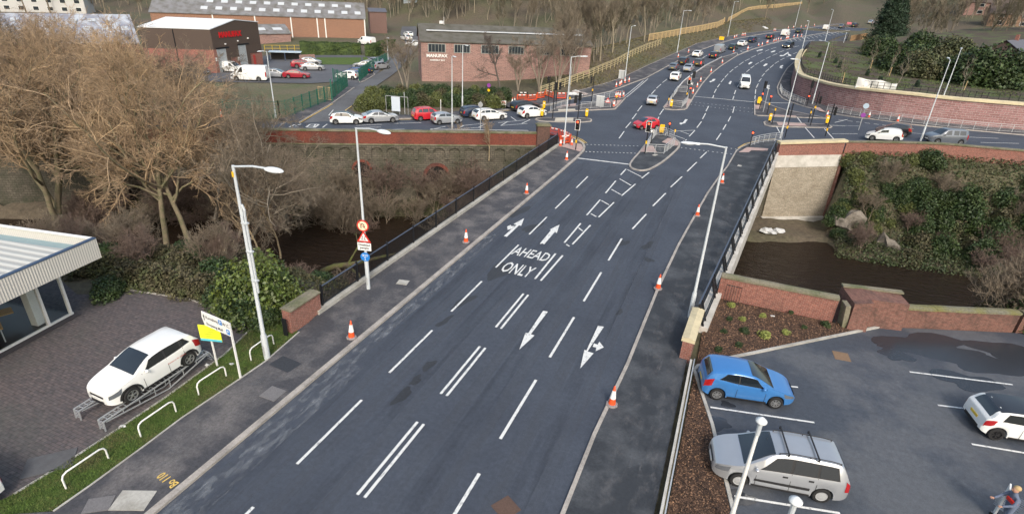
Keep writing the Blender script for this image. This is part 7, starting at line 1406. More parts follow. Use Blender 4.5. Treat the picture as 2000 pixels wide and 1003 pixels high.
# cabinets, small signs, stop furniture
def cab(p, label, w_=1.0, h_=1.35, rz=10):
    b = base3(p); t = empty('roadside_cabinet', b, R(rz), label, 'cabinet', 'grey roadside cabinets'); mb = MB(); mb.box((0, 0, h_ / 2), (w_, .5, h_)); mb.build('body', mat('cabinet_grey', (.42, .44, .45), .6, .1, 3), t); mb = MB(); mb.box((0, 0, h_ + .03), (w_ + .08, .58, .06)); mb.build('lid', PALEW, t); mb = MB(); mb.box((0, -.255, h_ / 2), (.02, .01, h_ * .9)); mb.build('door_gap', BLACK, t)
cab((1171, 209), 'pale grey cabinet on the slip island inside the guard rail', 1.2, 1.5); cab((1213, 155), 'grey cabinet at the foot of the earth bank beside a lamp', 1.1, 1.5)
def tri(p, label, h_=1.3):
    b = base3(p); t = empty('warning_sign', b, R(5), label, 'sign'); mb = MB(); mb.bar((-.3, .1, 0), (0, 0, h_ * .7), .05); mb.bar((.3, .1, 0), (0, 0, h_ * .7), .05); mb.build('frame', GREYB, t)
    mb = MB(); mb.prism([(-.5, .35), (.5, .35), (0, 1.2)], lambda u, v: (u, 0, v), lambda u, v: (u, -.03, v)); s_ = mb.build('red_triangle', REDS, t); mb = MB(); mb.prism([(-.33, .45), (.33, .45), (0, 1.0)], lambda u, v: (u, -.03, v), lambda u, v: (u, -.036, v)); mb.build('sign_face', WREF, s_); mb = MB(); mb.ball((.03, -.04, .82), .05, 6, 4); mb.bar((0, -.04, .76), (-.08, -.04, .5), .07, .01); mb.bar((0, -.04, .7), (.14, -.04, .52), .04, .01); mb.build('workman_symbol', INK, s_)
tri((1186, 207), 'red bordered roadworks triangle on the slip island')
def board(p, w_, h_, z0, m_, label, rz=0, legs=True, name='road_sign'):
    b = base3(p); t = empty(name, b, R(rz), label, 'sign'); mb = MB(); mb.box((0, 0, z0 + h_ / 2), (w_, .05, h_)); s_ = mb.build('sign_plate', m_, t)
    if legs: mb = MB(); mb.bar((-w_ * .4, .05, 0), (-w_ * .4, .05, z0 + h_), .05); mb.bar((w_ * .4, .05, 0), (w_ * .4, .05, z0 + h_), .05); mb.build('legs', GREYB, t)
    return t, s_
t, s_ = board((983, 211), .85, .6, .35, WREF, 'small white sign with red writing leaning by the hedge'); V_, F_ = text_mesh('ROAD\nCLOSED', .2, .01, 0, 'CENTER'); mk('lettering', [(v[0], -.03, .72 + v[1]) for v in V_], F_, REDS, s_)
board((1408, 83), 1.3, .9, .5, YELB, 'yellow temporary road sign on the far left footway')
board((1657, 52), 1.6, .8, .6, mat('pink_sign', (.6, .15, .2), .5), 'red temporary sign at the top of the road')
t, s_ = board((774, 225), 1.2, 1.9, .4, mat('poster', (.55, .62, .7), .4, .1, 3), 'bus shelter end panel with pale blue poster beside the bushes', 12, True, 'bus_shelter'); mb = MB(); mb.bar((-1.5, .3, 0), (-1.5, .3, 2.3), .05); mb.bar((-1.5, .3, 2.3), (1.6, .3, 2.3), .06); mb.bar((1.6, .3, 0), (1.6, .3, 2.3), .05); mb.build('frame', GREYB, t)
def pole(p, h_, label, m_=GALV, heads=()):
    b = base3(p); t = empty('sign_pole', b, 0, label, 'sign pole'); mb = MB(); mb.tube([(0, 0, 0), (0, 0, h_)], .05, 7); mb.build('pole', m_, t)
    for (z_, r_, mm, nm) in heads:
        mb = MB(); mb.lathe([(r_, -.06), (r_, -.09)], 16, axis='y'); mb.V = [(v[0], v[1], v[2] + z_) for v in mb.V]; mb.build(nm, mm, t)
pole((791, 225), 2.9, 'thin grey pole right of the bus shelter panel'); pole((954, 209), 3.2, 'bus stop pole with yellow and purple flags by the hedge', BLACK, [(3.0, .3, mat('purple_sign', (.25, .05, .3), .5), 'stop_flag'), (2.3, .2, YELB, 'yellow_plate')]); pole((861, 219), 1.6, 'short black and white post behind the red people carrier', WREF)
pole((938, 254), 3.4, 'sign pole behind the parapet in front of white estate taxi', GREYB, [(3.0, .32, GREYB, 'sign_back')]); pole((1676, 256), 3.3, 'sign pole with round blue and purple signs on the right street', GREYB, [(3.2, .35, mat('sign_blue_grey', (.4, .5, .6), .5), 'round_sign'), (2.0, .3, mat('purple_sign', (.25, .05, .3), .5), 'purple_sign')])
pole((1490, 220), 4.1, 'plain pale grey pole on the triangular island', GALV); pole((1112, 182), 4.2, 'thin grey pole on the earth bank behind the corner lamp', GALV)
# white banner on the garden, dumped bags, rubble, pale planks
q = g(1709, 176); q = GT(1709, 177, WH); t = empty('fabric_banner', (q[0], q[1] + .5, T0(*q) + WH), R(-12), 'crumpled white fabric banner on the garden fence above the retaining wall', 'banner')
V = []; F = []
for j in range(5):
    for i in range(13): V.append((-2.6 + 5.2 * i / 12, .12 * math.sin(i * 1.3 + j), 1.5 * j / 4 + .1 * math.sin(i * .9 + 2 * j) - .05 * i / 3))
F = [(j * 13 + i, j * 13 + i + 1, (j + 1) * 13 + i + 1, (j + 1) * 13 + i) for j in range(4) for i in range(12)]
o = mk('sheet', V + [(a, b + .02, c) for a, b, c in V], F + [tuple(k + 65 for k in f) for f in F], PALEW, t, smooth=True)
mb = MB(); mb.tube([(-1.3 + .5 * math.cos(k * .52), -.06, .8 + .45 * math.sin(k * .52)) for k in range(13)], .03, 4); mb.build('circular_mark', GREYB, t)
def lump(name, p, r, m_, label, cat, seed, z=None, sq=(1, .8, .5), pos=None, sub=2, amp=.35):
    rnd = random.Random(seed); bm = bmesh.new(); bmesh.ops.create_icosphere(bm, subdivisions=sub, radius=1); ph = [rnd.uniform(0, 6) for _ in range(6)]
    for v in bm.verts:
        k = 1 + amp * (math.sin(v.co.x * 3 + ph[0]) * math.sin(v.co.y * 2.7 + ph[1]) + .6 * math.sin(v.co.z * 5 + ph[2] + v.co.x * 4)) + rnd.uniform(-.08, .08)
        v.co = Vector((v.co.x * r * sq[0] * k, v.co.y * r * sq[1] * k, max(-.15, v.co.z) * r * sq[2] * k))
    me = bpy.data.meshes.new(name); bm.to_mesh(me); bm.free(); me.materials.append(m_); o = bpy.data.objects.new(name, me); COL.objects.link(o)
    q = pos or g(*p); o.location = (q[0], q[1], T0(*q) + .05 if z is None else z); return tag(o, label, cat)
BAG = mat('white_bag', (.55, .56, .56), .6, .2, 3)
q = G(1500, 453, -7.9); lump('rubble_bag', None, .75, BAG, 'left one of two white rubble bags on the river bank', 'bag', 1, -7.85, pos=q); q = G(1521, 452, -7.9); lump('rubble_bag', None, .75, BAG, 'right one of two white rubble bags on the river bank', 'bag', 2, -7.85, pos=q)
RUBB = mat('rubble', (.3, .26, .25), .9, .4, 3)
for i, (p, r_) in enumerate([((1118, 186), .8), ((1124, 183), .9), ((1130, 187), .6), ((1137, 184), .8), ((1127, 180), .6), ((1142, 187), .4)]): tag(lump('rubble_heap', p, r_, RUBB if i % 2 else BAG, 'pale lump in the rubble heap behind the slip road', 'rubble', 10 + i), None, None, 'rubble behind the slip road')
for i, (p, lab) in enumerate([((1494, 56), 'round pale boulder on the far grass bank'), ((1214, 148), 'white bag on the earth bank')]): lump('boulder', p, 1.3 if i == 0 else .4, BAG, lab, 'boulder', 30 + i)
BAGS = ['small white litter bag under the river bushes', 'white litter by the forecourt edge']
for i, (p, lab) in enumerate([((329, 569), 'small white litter bag at the forecourt edge under the bushes'), ((244, 556), 'white litter in the bushes right of the showroom'), ((240, 833), 'white scrap on the verge beside the ramp'), ((405, 714), 'white scrap by the rear foot of the ramp'), ((1508, 618), 'white scrap in the bark bed'), ((453, 712), 'white scrap on the grass by the sign posts')]): lump('litter', p, .16, BAG, lab, 'litter', 50 + i, sq=(.7, .5, .3))
# timber revetment and dark terrace on the right
q0, q1 = g(1658, 86), g(1692, 74); e, L = along('timber_hoarding', q0, q1, 'brown timber hoarding beside the far right of the road', 'hoarding'); mb = MB(); mb.box((L / 2, 0, 1.0), (L, .1, 2.6))
for k in range(int(L / 1.2)): mb.box((1.2 * k, -.06, 1.0), (.1, .06, 2.6))
mb.build('boards', mat('brown_boards', (.3, .19, .1), .8, .2, 2), e)
DSO = mat('dark_terrace', (.055, .052, .055), .95, .4, 1.2, col2=(.09, .09, .1), mix_scale=.5, coords='World')
drape('dark_terrace', px((1586, 96), (1622, 81), (1657, 69), (1640, 112), (1584, 112)), .05, DSO)
for k, (a, b) in enumerate([((1586, 97), (1650, 92)), ((1585, 104), (1645, 103)), ((1640, 112), (1657, 70))]): 
    pts = resample(px(a, b), 3); o = empty('terrace_fence', (pts[0][0], pts[0][1], T0(*pts[0])), 0, ['upper', 'lower', 'end'][k] + ' dark rail fence of the terrace beside the far road', 'fence'); mr = MB()
    for i, p in enumerate(pts):
        z = T0(*p) - o.location[2]; mr.bar((p[0] - pts[0][0], p[1] - pts[0][1], z), (p[0] - pts[0][0], p[1] - pts[0][1], z + 1.2), .08)
        if i: q = pts[i - 1]; mr.bar((q[0] - pts[0][0], q[1] - pts[0][1], T0(*q) - o.location[2] + 1.1), (p[0] - pts[0][0], p[1] - pts[0][1], z + 1.1), .07)
    mr.build('rails', BLACK, o)
# ---- trolleys and the person in the bottom right corner
CHR = mat('chrome_wire', (.5, .52, .55), .3, .1, 5, metal=.8)
def trolley(x, y, rz, label):
    t = empty('shopping_trolley', (x, y, .03), rz, label, 'trolley', 'shopping trolleys'); mb = MB()
    for k in range(9): a = -.27 + .54 * k / 8; mb.bar((-.4, a, .5), (.42, a * .75, .5), .012); mb.bar((.42, a * .75, .5), (.48, a * .8, .82), .012); mb.bar((-.4, a, .5), (-.42, a, .98), .012)
    for k in range(7):
        zz = .5 + .07 * k
        for s_ in (-1, 1): mb.bar((-.42, s_ * .28, zz + .03 * k * .5), (.46, s_ * .22, zz), .012)
    mb.build('basket', CHR, t); mb = MB(); mb.bar((-.5, -.28, 1.02), (-.5, .28, 1.02), .04); mb.build('handle', REDS, t); mb = MB()
    for s_ in (-1, 1): mb.bar((-.45, s_ * .27, .98), (-.3, s_ * .27, .15), .03); mb.bar((-.3, s_ * .27, .15), (.4, s_ * .2, .15), .03)
    mb.build('chassis', CHR, t)
    for a, b in ((-.3, .27), (-.3, -.27), (.38, .2), (.38, -.2)): mb = MB(); mb.lathe([(.06, -.02), (.06, .02)], 10, c=(a, b, .06), axis='y'); mb.build('wheel', RUB, t)
q = G(1966, 992, .5)
for i, lab in enumerate(['front trolley of the nested row in the bottom right corner', 'middle trolley of the nested row in the bottom right corner', 'rear trolley of the nested row beside the person']): trolley(q[0] + .1 + .26 * i, q[1] - .1 - .2 * i, R(140), lab)
q = G(1952, 985, .6); t = empty('white_board', (q[0], q[1], .03), R(70), 'narrow white board standing by the trolleys', 'board'); mb = MB(); mb.box((0, 0, .75), (.35, .05, 1.45)); mb.build('panel', PALEW, t)
def person(loc, rz, label):
    V = [(0, 0, .95), (0, .0, 1.15), (0, -.06, 1.38), (0, -.1, 1.5), (0, -.13, 1.58), (0, -.15, 1.68), (0, -.15, 1.76), (.17, -.07, 1.4), (.24, -.2, 1.18), (.2, -.42, 1.1), (.18, -.5, 1.08), (-.17, -.07, 1.4), (-.24, -.2, 1.18), (-.2, -.42, 1.1), (-.18, -.5, 1.08),
         (.1, .0, .9), (.12, -.08, .5), (.12, .02, .1), (.12, -.12, .05), (-.1, .0, .9), (-.12, .1, .5), (-.12, .22, .1), (-.12, .1, .05)]
    rr = [.17, .16, .17, .09, .06, .1, .085, .075, .05, .038, .04, .075, .05, .038, .04, .1, .07, .05, .045, .1, .07, .05, .045]
    E = [(0, 1), (1, 2), (2, 3), (3, 4), (4, 5), (5, 6), (2, 7), (7, 8), (8, 9), (9, 10), (2, 11), (11, 12), (12, 13), (13, 14), (0, 15), (15, 16), (16, 17), (17, 18), (0, 19), (19, 20), (20, 21), (21, 22)]
    me = bpy.data.meshes.new('person'); me.from_pydata(V, E, []); me.update(); o = bpy.data.objects.new('person', me); COL.objects.link(o); o.location = loc; o.rotation_euler = (0, 0, rz)
    md = o.modifiers.new('skin', 'SKIN'); sv = me.skin_vertices[0] if me.skin_vertices else None
    if sv:
        for i, v in enumerate(sv.data): v.radius = (rr[i], rr[i]); v.use_root = (i == 0)
    o.modifiers.new('sub', 'SUBSURF').levels = 1; me.materials.append(mat('jacket_grey_blue', (.12, .15, .22), .9, .2, 8)); tag(o, label, 'person')
    mb = MB(); mb.ball((0, -.16, 1.7), .112, 12, 9, (.85, 1, 1.15)); mb.box((0, -.27, 1.69), (.025, .05, .04)); h_ = mb.build('head', mat('skin', (.5, .28, .2), .6, .1, 10), o, smooth=True)
    mb = MB(); mb.ball((0, -.13, 1.75), .122, 12, 8, (.88, 1, .9)); mb.V = [(a, b, max(c, 1.72)) for a, b, c in mb.V]; mb.build('hair', mat('fair_hair', (.45, .32, .16), .8, .2, 10), o, smooth=True)
    mb = MB()
    for s_ in (-1, 1):
        mb.ball((s_ * .19, -.53, 1.07), .04, 8, 6, (.9, 1.1, .6))
        for k in range(4): mb.tube([(s_ * .19 + (k - 1.5) * .02, -.56, 1.08), (s_ * .19 + (k - 1.5) * .021, -.6, 1.07), (s_ * .19 + (k - 1.5) * .02, -.6, 1.04)], .009, 5)
        mb.tube([(s_ * .16, -.53, 1.07), (s_ * .135, -.56, 1.05)], .011, 5)
    mb.build('hands', mat('skin', (.5, .28, .2)), o); mb = MB(); mb.box((.05, -.12, 1.25), (.28, .2, .12)); mb.build('red_bag', REDS, o)
    mb = MB()
    for s_, dy in ((1, -.08), (-1, .14)): mb.ball((s_ * .12, dy, .06), .07, 8, 6, (.8, 1.9, .8))
    mb.build('shoes', BLACK, o)
q = G(1986, 955, 1.7); person((q[0] + .1, q[1], .03), R(-70), 'person in grey blue jacket pushing the nested trolleys, bottom right corner')
# ================================================================ PLANTS
def fastmesh(name, V, F, m, parent=None, smooth=False):
    me = bpy.data.meshes.new(name); nv, nf, k = len(V), len(F), F.shape[1]
    me.vertices.add(nv); me.vertices.foreach_set('co', np.asarray(V, dtype=np.float32).ravel()); me.loops.add(nf * k); me.loops.foreach_set('vertex_index', F.astype(np.int32).ravel())
    me.polygons.add(nf); me.polygons.foreach_set('loop_start', np.arange(0, nf * k, k, dtype=np.int32)); me.update(calc_edges=True); me.materials.append(m)
    if smooth: me.polygons.foreach_set('use_smooth', [True] * nf)
    o = bpy.data.objects.new(name, me); COL.objects.link(o)
    if parent: o.parent = parent
    return o
def norm(a): return a / (np.linalg.norm(a, axis=-1, keepdims=True) + 1e-9)
def tubes(P, Rr, sides):
    """P: B x N x 3 centre lines, Rr: B x N radii -> vertices, quads"""
    B, N, _ = P.shape; D = norm(np.gradient(P, axis=1)); ref = np.where(np.abs(D[:, :1, 2:3]) > .9, np.array([[[1., 0, 0]]]), np.array([[[0, 0, 1.]]])); a_ = norm(np.cross(D[:, 0], ref[:, 0])); Al = [a_]
    for i in range(1, N): a_ = norm(a_ - D[:, i] * (a_ * D[:, i]).sum(-1, keepdims=True)); Al.append(a_)
    A = np.stack(Al, 1); C = np.cross(D, A)
    t = np.arange(sides) * 2 * np.pi / sides; V = P[:, :, None, :] + (A[:, :, None, :] * np.cos(t)[:, None] + C[:, :, None, :] * np.sin(t)[:, None]) * Rr[:, :, None, None]
    b = np.arange(B)[:, None, None] * N * sides; n = np.arange(N - 1)[None, :, None] * sides; s = np.arange(sides)[None, None, :]; s2 = (s + 1) % sides
    F = np.stack([b + n + s, b + n + s2, b + n + sides + s2, b + n + sides + s], -1).reshape(-1, 4); return V.reshape(-1, 3), F
def grow(rng, start, dirs, length, r0, N, wob, up, taper=.35):
    B = len(start); P = [start]; d = dirs.copy(); st = (length / (N - 1))[:, None]
    for i in range(N - 1):
        d = norm(d + rng.normal(0, wob, (B, 3)) + np.array([0, 0, up])); P.append(P[-1] + d * st)
    P = np.stack(P, 1); k = np.linspace(1, taper, N)[None, :]; return P, r0[:, None] * k
def spawn(rng, P, Rr, n, t0, t1, ang, lr, L, rr, rmin):
    B, N, _ = P.shape; idx = np.repeat(np.arange(B), n); t = rng.uniform(t0, t1, B * n) ** .85; f = t * (N - 1); i = np.minimum(f.astype(int), N - 2); w_ = (f - i)[:, None]
    a, b = P[idx, i], P[idx, i + 1]; s = a * (1 - w_) + b * w_; d = norm(b - a); perp = norm(np.cross(d, rng.normal(0, 1, (B * n, 3)))); an = rng.normal(ang, .16, (B * n, 1)); dd = norm(d * np.cos(an) + perp * np.sin(an))
    r = np.maximum(rmin, Rr[idx, i] * rr); return s, dd, L[idx] * lr * rng.uniform(.55, 1.1, B * n) * (1.15 - .5 * t), r
def bare_tree(seed, H, nst=1, lean=.1, counts=(9, 9, 9, 5), trunk=.5, limb=.62, ang=.85, up=.05, r=.28, rmin=.014, wob=.14, barkm=None, twigm=None, name='bare_tree', spread=1.0):
    rng = np.random.default_rng(seed); root = bpy.data.objects.new(name, None); COL.objects.link(root)
    st = np.zeros((nst, 3)); st[:, :2] = rng.normal(0, .25 * (nst > 1), (nst, 2)); dr = norm(np.stack([rng.normal(0, lean + .22 * (nst > 1), nst), rng.normal(0, lean + .22 * (nst > 1), nst), np.ones(nst)], 1))
    L = np.full(nst, H * trunk * (1.5 if nst > 1 else 1.4)); P, Rr = grow(rng, st, dr, L, np.full(nst, r), 9, .07, .03, .3)
    V0, F0 = tubes(P, Rr, 7); lev = [(P, Rr, L)]; lr = [limb * spread, .6, .56, .52, .5]; sides = [5, 4, 3, 3, 3]; NN = [8, 6, 4, 3, 3]; Vs, Fs = [V0], [F0]; Vt, Ft = [], []
    for k, n in enumerate(counts):
        P, Rr, L = lev[-1]; s, d, Ln, r_ = spawn(rng, P, Rr, n, (.28, .15, .1, .1, .1)[k], 1, ang, lr[k], L, .62, rmin); P2, R2 = grow(rng, s, d, Ln, r_, NN[k], wob, up * (1.6, 1.0, .45, .1, 0)[k], .45); v, f = tubes(P2, R2, sides[k]); lev.append((P2, R2, Ln))
        (Vs if k == 0 else Vt).append(v); (Fs if k == 0 else Ft).append(f)
    def cat(Vl, Fl):
        o = 0; F = []
        for v, f in zip(Vl, Fl): F.append(f + o); o += len(v)
        return np.concatenate(Vl), np.concatenate(F)
    V, F = cat(Vs, Fs); fastmesh('trunk', V, F, barkm, root, True)
    if Vt: V, F = cat(Vt, Ft); fastmesh('crown', V, F, twigm, root)
    return root
def leaf_quads(rng, C, size, up=.3, outward=None):
    n = len(C); nr = rng.normal(0, 1, (n, 3)); nr[:, 2] += up
    if outward is not None: nr += outward * .9
    nr = norm(nr); a = norm(np.cross(nr, rng.normal(0, 1, (n, 3)))); b = np.cross(nr, a); s = size * rng.uniform(.6, 1.3, (n, 1)); V = np.stack([C - a * s, C - b * s * .55, C + a * s, C + b * s * .55], 1).reshape(-1, 3); return V, np.arange(4 * n).reshape(-1, 4)
def leaf_cloud(seed, n, rad, size, lumps=9, lump_r=.45, base=0.0, shell=.35, core=True):
    """leaves gathered in lumps over an uneven body; returns vertices and quads"""
    rng = np.random.default_rng(seed); d = norm(rng.normal(0, 1, (lumps, 3))); d[:, 2] = np.abs(d[:, 2]) * .9 - .05; cs = d * rng.uniform(.45, .72, (lumps, 1)); cs = np.concatenate([cs, np.zeros((2, 3)) + [0, 0, .25]]); lr = np.concatenate([rng.uniform(.7, 1.25, lumps) * lump_r, [.62, .6]])
    w_ = lr ** 2; pick = rng.choice(len(cs), n, p=w_ / w_.sum()); u = norm(rng.normal(0, 1, (n, 3))); q = lr[pick] * (1 - shell * rng.uniform(0, 1, n) ** 1.6) * (1 + .1 * np.sin(u[:, 0] * 7 + pick) * np.cos(u[:, 1] * 6)); P = cs[pick] + u * q[:, None]
    P = P[P[:, 2] > -.12]; u = norm(P); P = P * np.array(rad); P[:, 2] += base; return leaf_quads(rng, P, size, .35, u)
BARK = mat('bark', (.26, .21, .14), .9, .35, 4, col2=(.17, .165, .09), mix_scale=2); TWIG = mat('golden_twigs', (.42, .3, .18), .9, .2, .35, col2=(.3, .22, .15), mix_scale=.25, island=.3)
BARK2 = mat('grey_bark', (.25, .215, .17), .9, .3, 4); TWIG2 = mat('grey_brown_twigs', (.22, .175, .13), .9, .25, .3, col2=(.15, .125, .09), mix_scale=.2, island=.3); TWIG3 = mat('purple_brown_twigs', (.165, .118, .095), .9, .25, .5, island=.3)
LEAF_D = mat('dark_leaves', (.028, .052, .017), .55, .3, .6, col2=(.05, .075, .022), mix_scale=.8, island=.5, spec=.4); LEAF_M = mat('mid_leaves', (.06, .095, .02), .5, .3, .6, col2=(.11, .135, .025), mix_scale=.9, island=.5, spec=.5); LEAF_Y = mat('yellow_green_leaves', (.095, .11, .028), .6, .3, .6, col2=(.065, .08, .022), mix_scale=.8, island=.45)
LEAF_B = mat('brown_green_leaves', (.075, .066, .035), .8, .3, .6, col2=(.06, .075, .025), mix_scale=.9, island=.5); HEDGE = mat('hedge_leaves', (.03, .055, .013), .7, .3, 1, col2=(.065, .1, .02), mix_scale=.7, island=.45); PINE = mat('pine_needles', (.02, .042, .02), .7, .3, .6, island=.45)
def place(proto, used, x, y, z, s, rz, label, cat, group, sz=None, tilt=(0, 0)):
    o = proto if id(proto) not in used else copy_tree(proto); used.add(id(proto)); o.location = (x, y, z); o.rotation_euler = (tilt[0], tilt[1], rz); o.scale = (s, s, sz or s)
    for k in ('label', 'category', 'group'):
        if k in o: del o[k]
    return tag(o, label, cat, group)
USED = set(); rnd = random.Random(5)
def B(px_, py_, z): return G(px_, py_, z)
# ---- big bare trees on the left bank
big1 = bare_tree(11, 18, 1, .16, (13, 10, 9, 7), r=.27, limb=.8, barkm=BARK, twigm=TWIG, up=.05, rmin=.0125, spread=1.05); big2 = bare_tree(23, 16, 4, .14, (8, 9, 8, 7), trunk=.46, limb=.75, r=.27, barkm=BARK, twigm=TWIG, up=.06, rmin=.0125); big3 = bare_tree(37, 16, 2, .12, (11, 9, 9, 6), limb=.72, r=.19, barkm=BARK2, twigm=TWIG2, up=.05, rmin=.0125)
for (pr, p, z, s, rz, lab, tl) in [(big1, (325, 480), -6.4, 1.0, 2.0, 'largest golden brown bare tree leaning left over the river, behind the showroom corner', (0, -.16)), (big1, (372, 478), -6.6, .95, 4.4, 'big bare tree just right of the largest one, trunk leaning left', (.05, -.1)), (big2, (110, 420), -6.0, 1.05, .6, 'multi-stemmed golden bare tree above the showroom roof', (0, 0)), (big2, (215, 400), -6.6, 1.0, 3.0, 'golden bare tree between the showroom roof and river wall', (0, -.05)),
                              (big3, (464, 490), -6.6, .95, 1.1, 'slimmer bare tree with straight trunk behind the near street lamp', (0, 0)), (big1, (20, 330), -5.0, 1.0, 5.2, 'golden bare tree at the far left edge', (0, 0)), (big2, (130, 290), -3.0, .95, 1.9, 'bare tree in front of the factory hall, left', (0, 0)), (big3, (270, 300), -5.0, 1.05, 2.2, 'bare tree growing against the river wall, right of the golden ones', (0, 0)), (big2, (390, 320), -6.2, .8, 4.0, 'bushy bare tree rising over the dark red parapet', (0, 0)), (big2, (190, 330), -4, 1.0, 5.0, 'golden bare tree in front of the brick shed and hall gap', (0, 0)), (big1, (250, 360), -5.5, .9, 3.3, 'golden bare tree whose crown covers the street left of the fence', (0, 0)), (big1, (-60, 400), -3, 1.0, 1.2, 'golden bare tree leaning in from the left edge', (0, .05)), (big3, (560, 430), -6.6, .62, .4, 'small grey bare tree over the river between the two near street lamps', (0, 0)), (big1, (455, 400), -6.4, .62, 4.9, 'smaller golden bare tree by the river, behind the straight trunk', (0, 0)), (big3, (420, 420), -6.5, .9, 2.7, 'grey twigged bare tree left of the near street lamp', (0, 0)), (big3, (60, 250), 0, .9, 3.9, 'bare tree on the street side in the top left', (0, 0))]:
    q = B(*p, z); place(pr, USED, q[0], q[1], z - .3, s, rz, lab, 'tree', 'large bare trees on the left bank', tilt=tl)
# smaller bare trees and saplings
sap1 = bare_tree(51, 6.5, 1, .1, (14, 8, 7), trunk=.62, limb=.5, r=.09, barkm=mat('pale_bark', (.34, .27, .17), .9), twigm=mat('pale_twigs', (.27, .2, .13), .9, island=.25), up=.1, rmin=.011, ang=.6)
shr1 = bare_tree(61, 3.6, 7, .25, (9, 8, 6), trunk=.6, r=.05, barkm=TWIG2, twigm=TWIG2, up=.06, rmin=.011, ang=.65, name='bare_shrub'); shr2 = bare_tree(67, 3.0, 9, .3, (9, 8, 6), trunk=.6, r=.045, barkm=TWIG3, twigm=TWIG3, up=.03, rmin=.011, ang=.7, name='bare_shrub')
med1 = bare_tree(71, 9, 4, .12, (8, 8, 7, 3), trunk=.6, limb=.5, r=.15, barkm=BARK2, twigm=TWIG2, up=.05, rmin=.013, ang=.7); med2 = bare_tree(73, 8.5, 1, .05, (12, 8, 6, 3), trunk=.55, limb=.55, r=.17, barkm=mat('dark_bark', (.1, .085, .075), .9), twigm=mat('dark_twigs', (.14, .115, .1), .9, island=.3), up=.06, rmin=.014, ang=.8)
for (pr, p, z, s, lab) in [(sap1, (512, 520), -6, 1.15, 'pale slender sapling beside the near street lamp'), (sap1, (548, 500), -6.2, .95, 'second pale sapling right of the first, above the bush'), (sap1, (955, 310), -1.6, .75, 'pale twiggy sapling growing against the right end of river wall'), (sap1, (890, 330), -4, .9, 'thin sapling in front of the arched wall')]:
    q = B(*p, z); place(pr, USED, q[0], q[1], z - .2, s, rnd.uniform(0, 6), lab, 'tree', 'saplings by the river')
for (pr, p, s, lab) in [(med1, (795, 186), .9, 'round bare tree beside the side lane at the corner of the assembly building'), (med2, (977, 182), 1.15, 'dark bare tree standing in front of the assembly building'), (med1, (1052, 178), 1.0, 'pale brown bare tree right of the dark one, in front of assembly building'), (med1, (1090, 168), .95, 'bare tree at the right corner of the assembly building'), (med1, (1120, 150), 1.0, 'bare tree just behind the lower timber fence'), (med1, (1012, 178), .65, 'smaller bare tree between the dark and pale brown ones')]:
    q = g(*p); place(pr, USED, q[0], q[1], T0(*q), s, rnd.uniform(0, 6), lab, 'tree', None)
# ---- scrub on the river banks
GB = 'bare shrubs on the river banks'
def scatter(protos, n, xr, fy, s0, s1, label, cat, group, zoff=-.1, seed=1):
    r_ = random.Random(seed)
    for i in range(n):
        x = r_.uniform(*xr); y = fy(x, r_); s = r_.uniform(s0, s1); place(r_.choice(protos), USED, x, y, T(x, y) + zoff, s, r_.uniform(0, 6.28), label, cat, group, sz=s * r_.uniform(.8, 1.15))
scatter([shr1, shr2], 60, (-62, -20.5), lambda x, r_: ext_tab(YN, x) - r_.uniform(1.0, 7.5), .85, 1.6, 'brown twiggy shrub at the foot of the stone river wall', 'shrub', GB, seed=3)
scatter([shr1, shr2, shr1], 22, (-46, -19.8), lambda x, r_: ext_tab(YS, x) + r_.uniform(3, 9), .5, .9, 'brown twiggy shrub on the near left bank below the forecourt', 'shrub', GB, seed=4)
scatter([shr2], 16, (13, 36), lambda x, r_: ext_tab(YN, x) - r_.uniform(5, 11), .5, .95, 'low twiggy shrub at the foot of the ivy bank on the right', 'shrub', GB, seed=6)
for p, s, lab in [((1450 + 140, 590), .7, 0), ((1840, 600), .75, 1), ((1800, 575), .8, 2)]: q = G(*p, 0); place(shr2, USED, q[0], ext_tab(YS, q[0]) + 1.8, -8.0, s * 1.1, rnd.uniform(0, 6), 'thin twigs standing in the river behind the car park wall', 'shrub', GB)
# leafy shrubs
def leafy(seed, n, rad, size, m_, name='shrub', **kw):
    V, F = leaf_cloud(seed, n, rad, size, **kw); return fastmesh(name, V, F, m_)
lf1 = leafy(1, 9000, (2.5, 2.5, 3.0), .105, LEAF_M, lumps=16, lump_r=.42); lf2 = leafy(2, 5200, (1.7, 1.7, 2.0), .1, LEAF_D, lumps=12, lump_r=.4); lf3 = leafy(3, 5200, (1.6, 1.6, 1.9), .1, LEAF_B, lumps=12, lump_r=.4); lf4 = leafy(4, 5200, (1.8, 1.8, 1.9), .1, LEAF_Y, lumps=12, lump_r=.38)
lf5 = leafy(5, 9000, (2.6, 2.6, 5.0), .14, LEAF_D, lumps=22, lump_r=.36, shell=.5); lf6 = leafy(6, 900, (.42, .42, .42), .05, mat('yellow_shrub', (.24, .27, .07), .6, island=.4), lumps=6); lf7 = leafy(7, 900, (.38, .38, .42), .05, LEAF_D, lumps=6)
def pl2(pr, x, y, z, s, label, cat='shrub', group=None, sz=None): return place(pr, USED, x, y, z, s, rnd.uniform(0, 6.28), label, cat, group, sz=sz)
pl2(lf1, -21.9, 19.2, -.15, 1.02, 'big rounded green bush behind the red brick end wall', 'bush', sz=1.12)
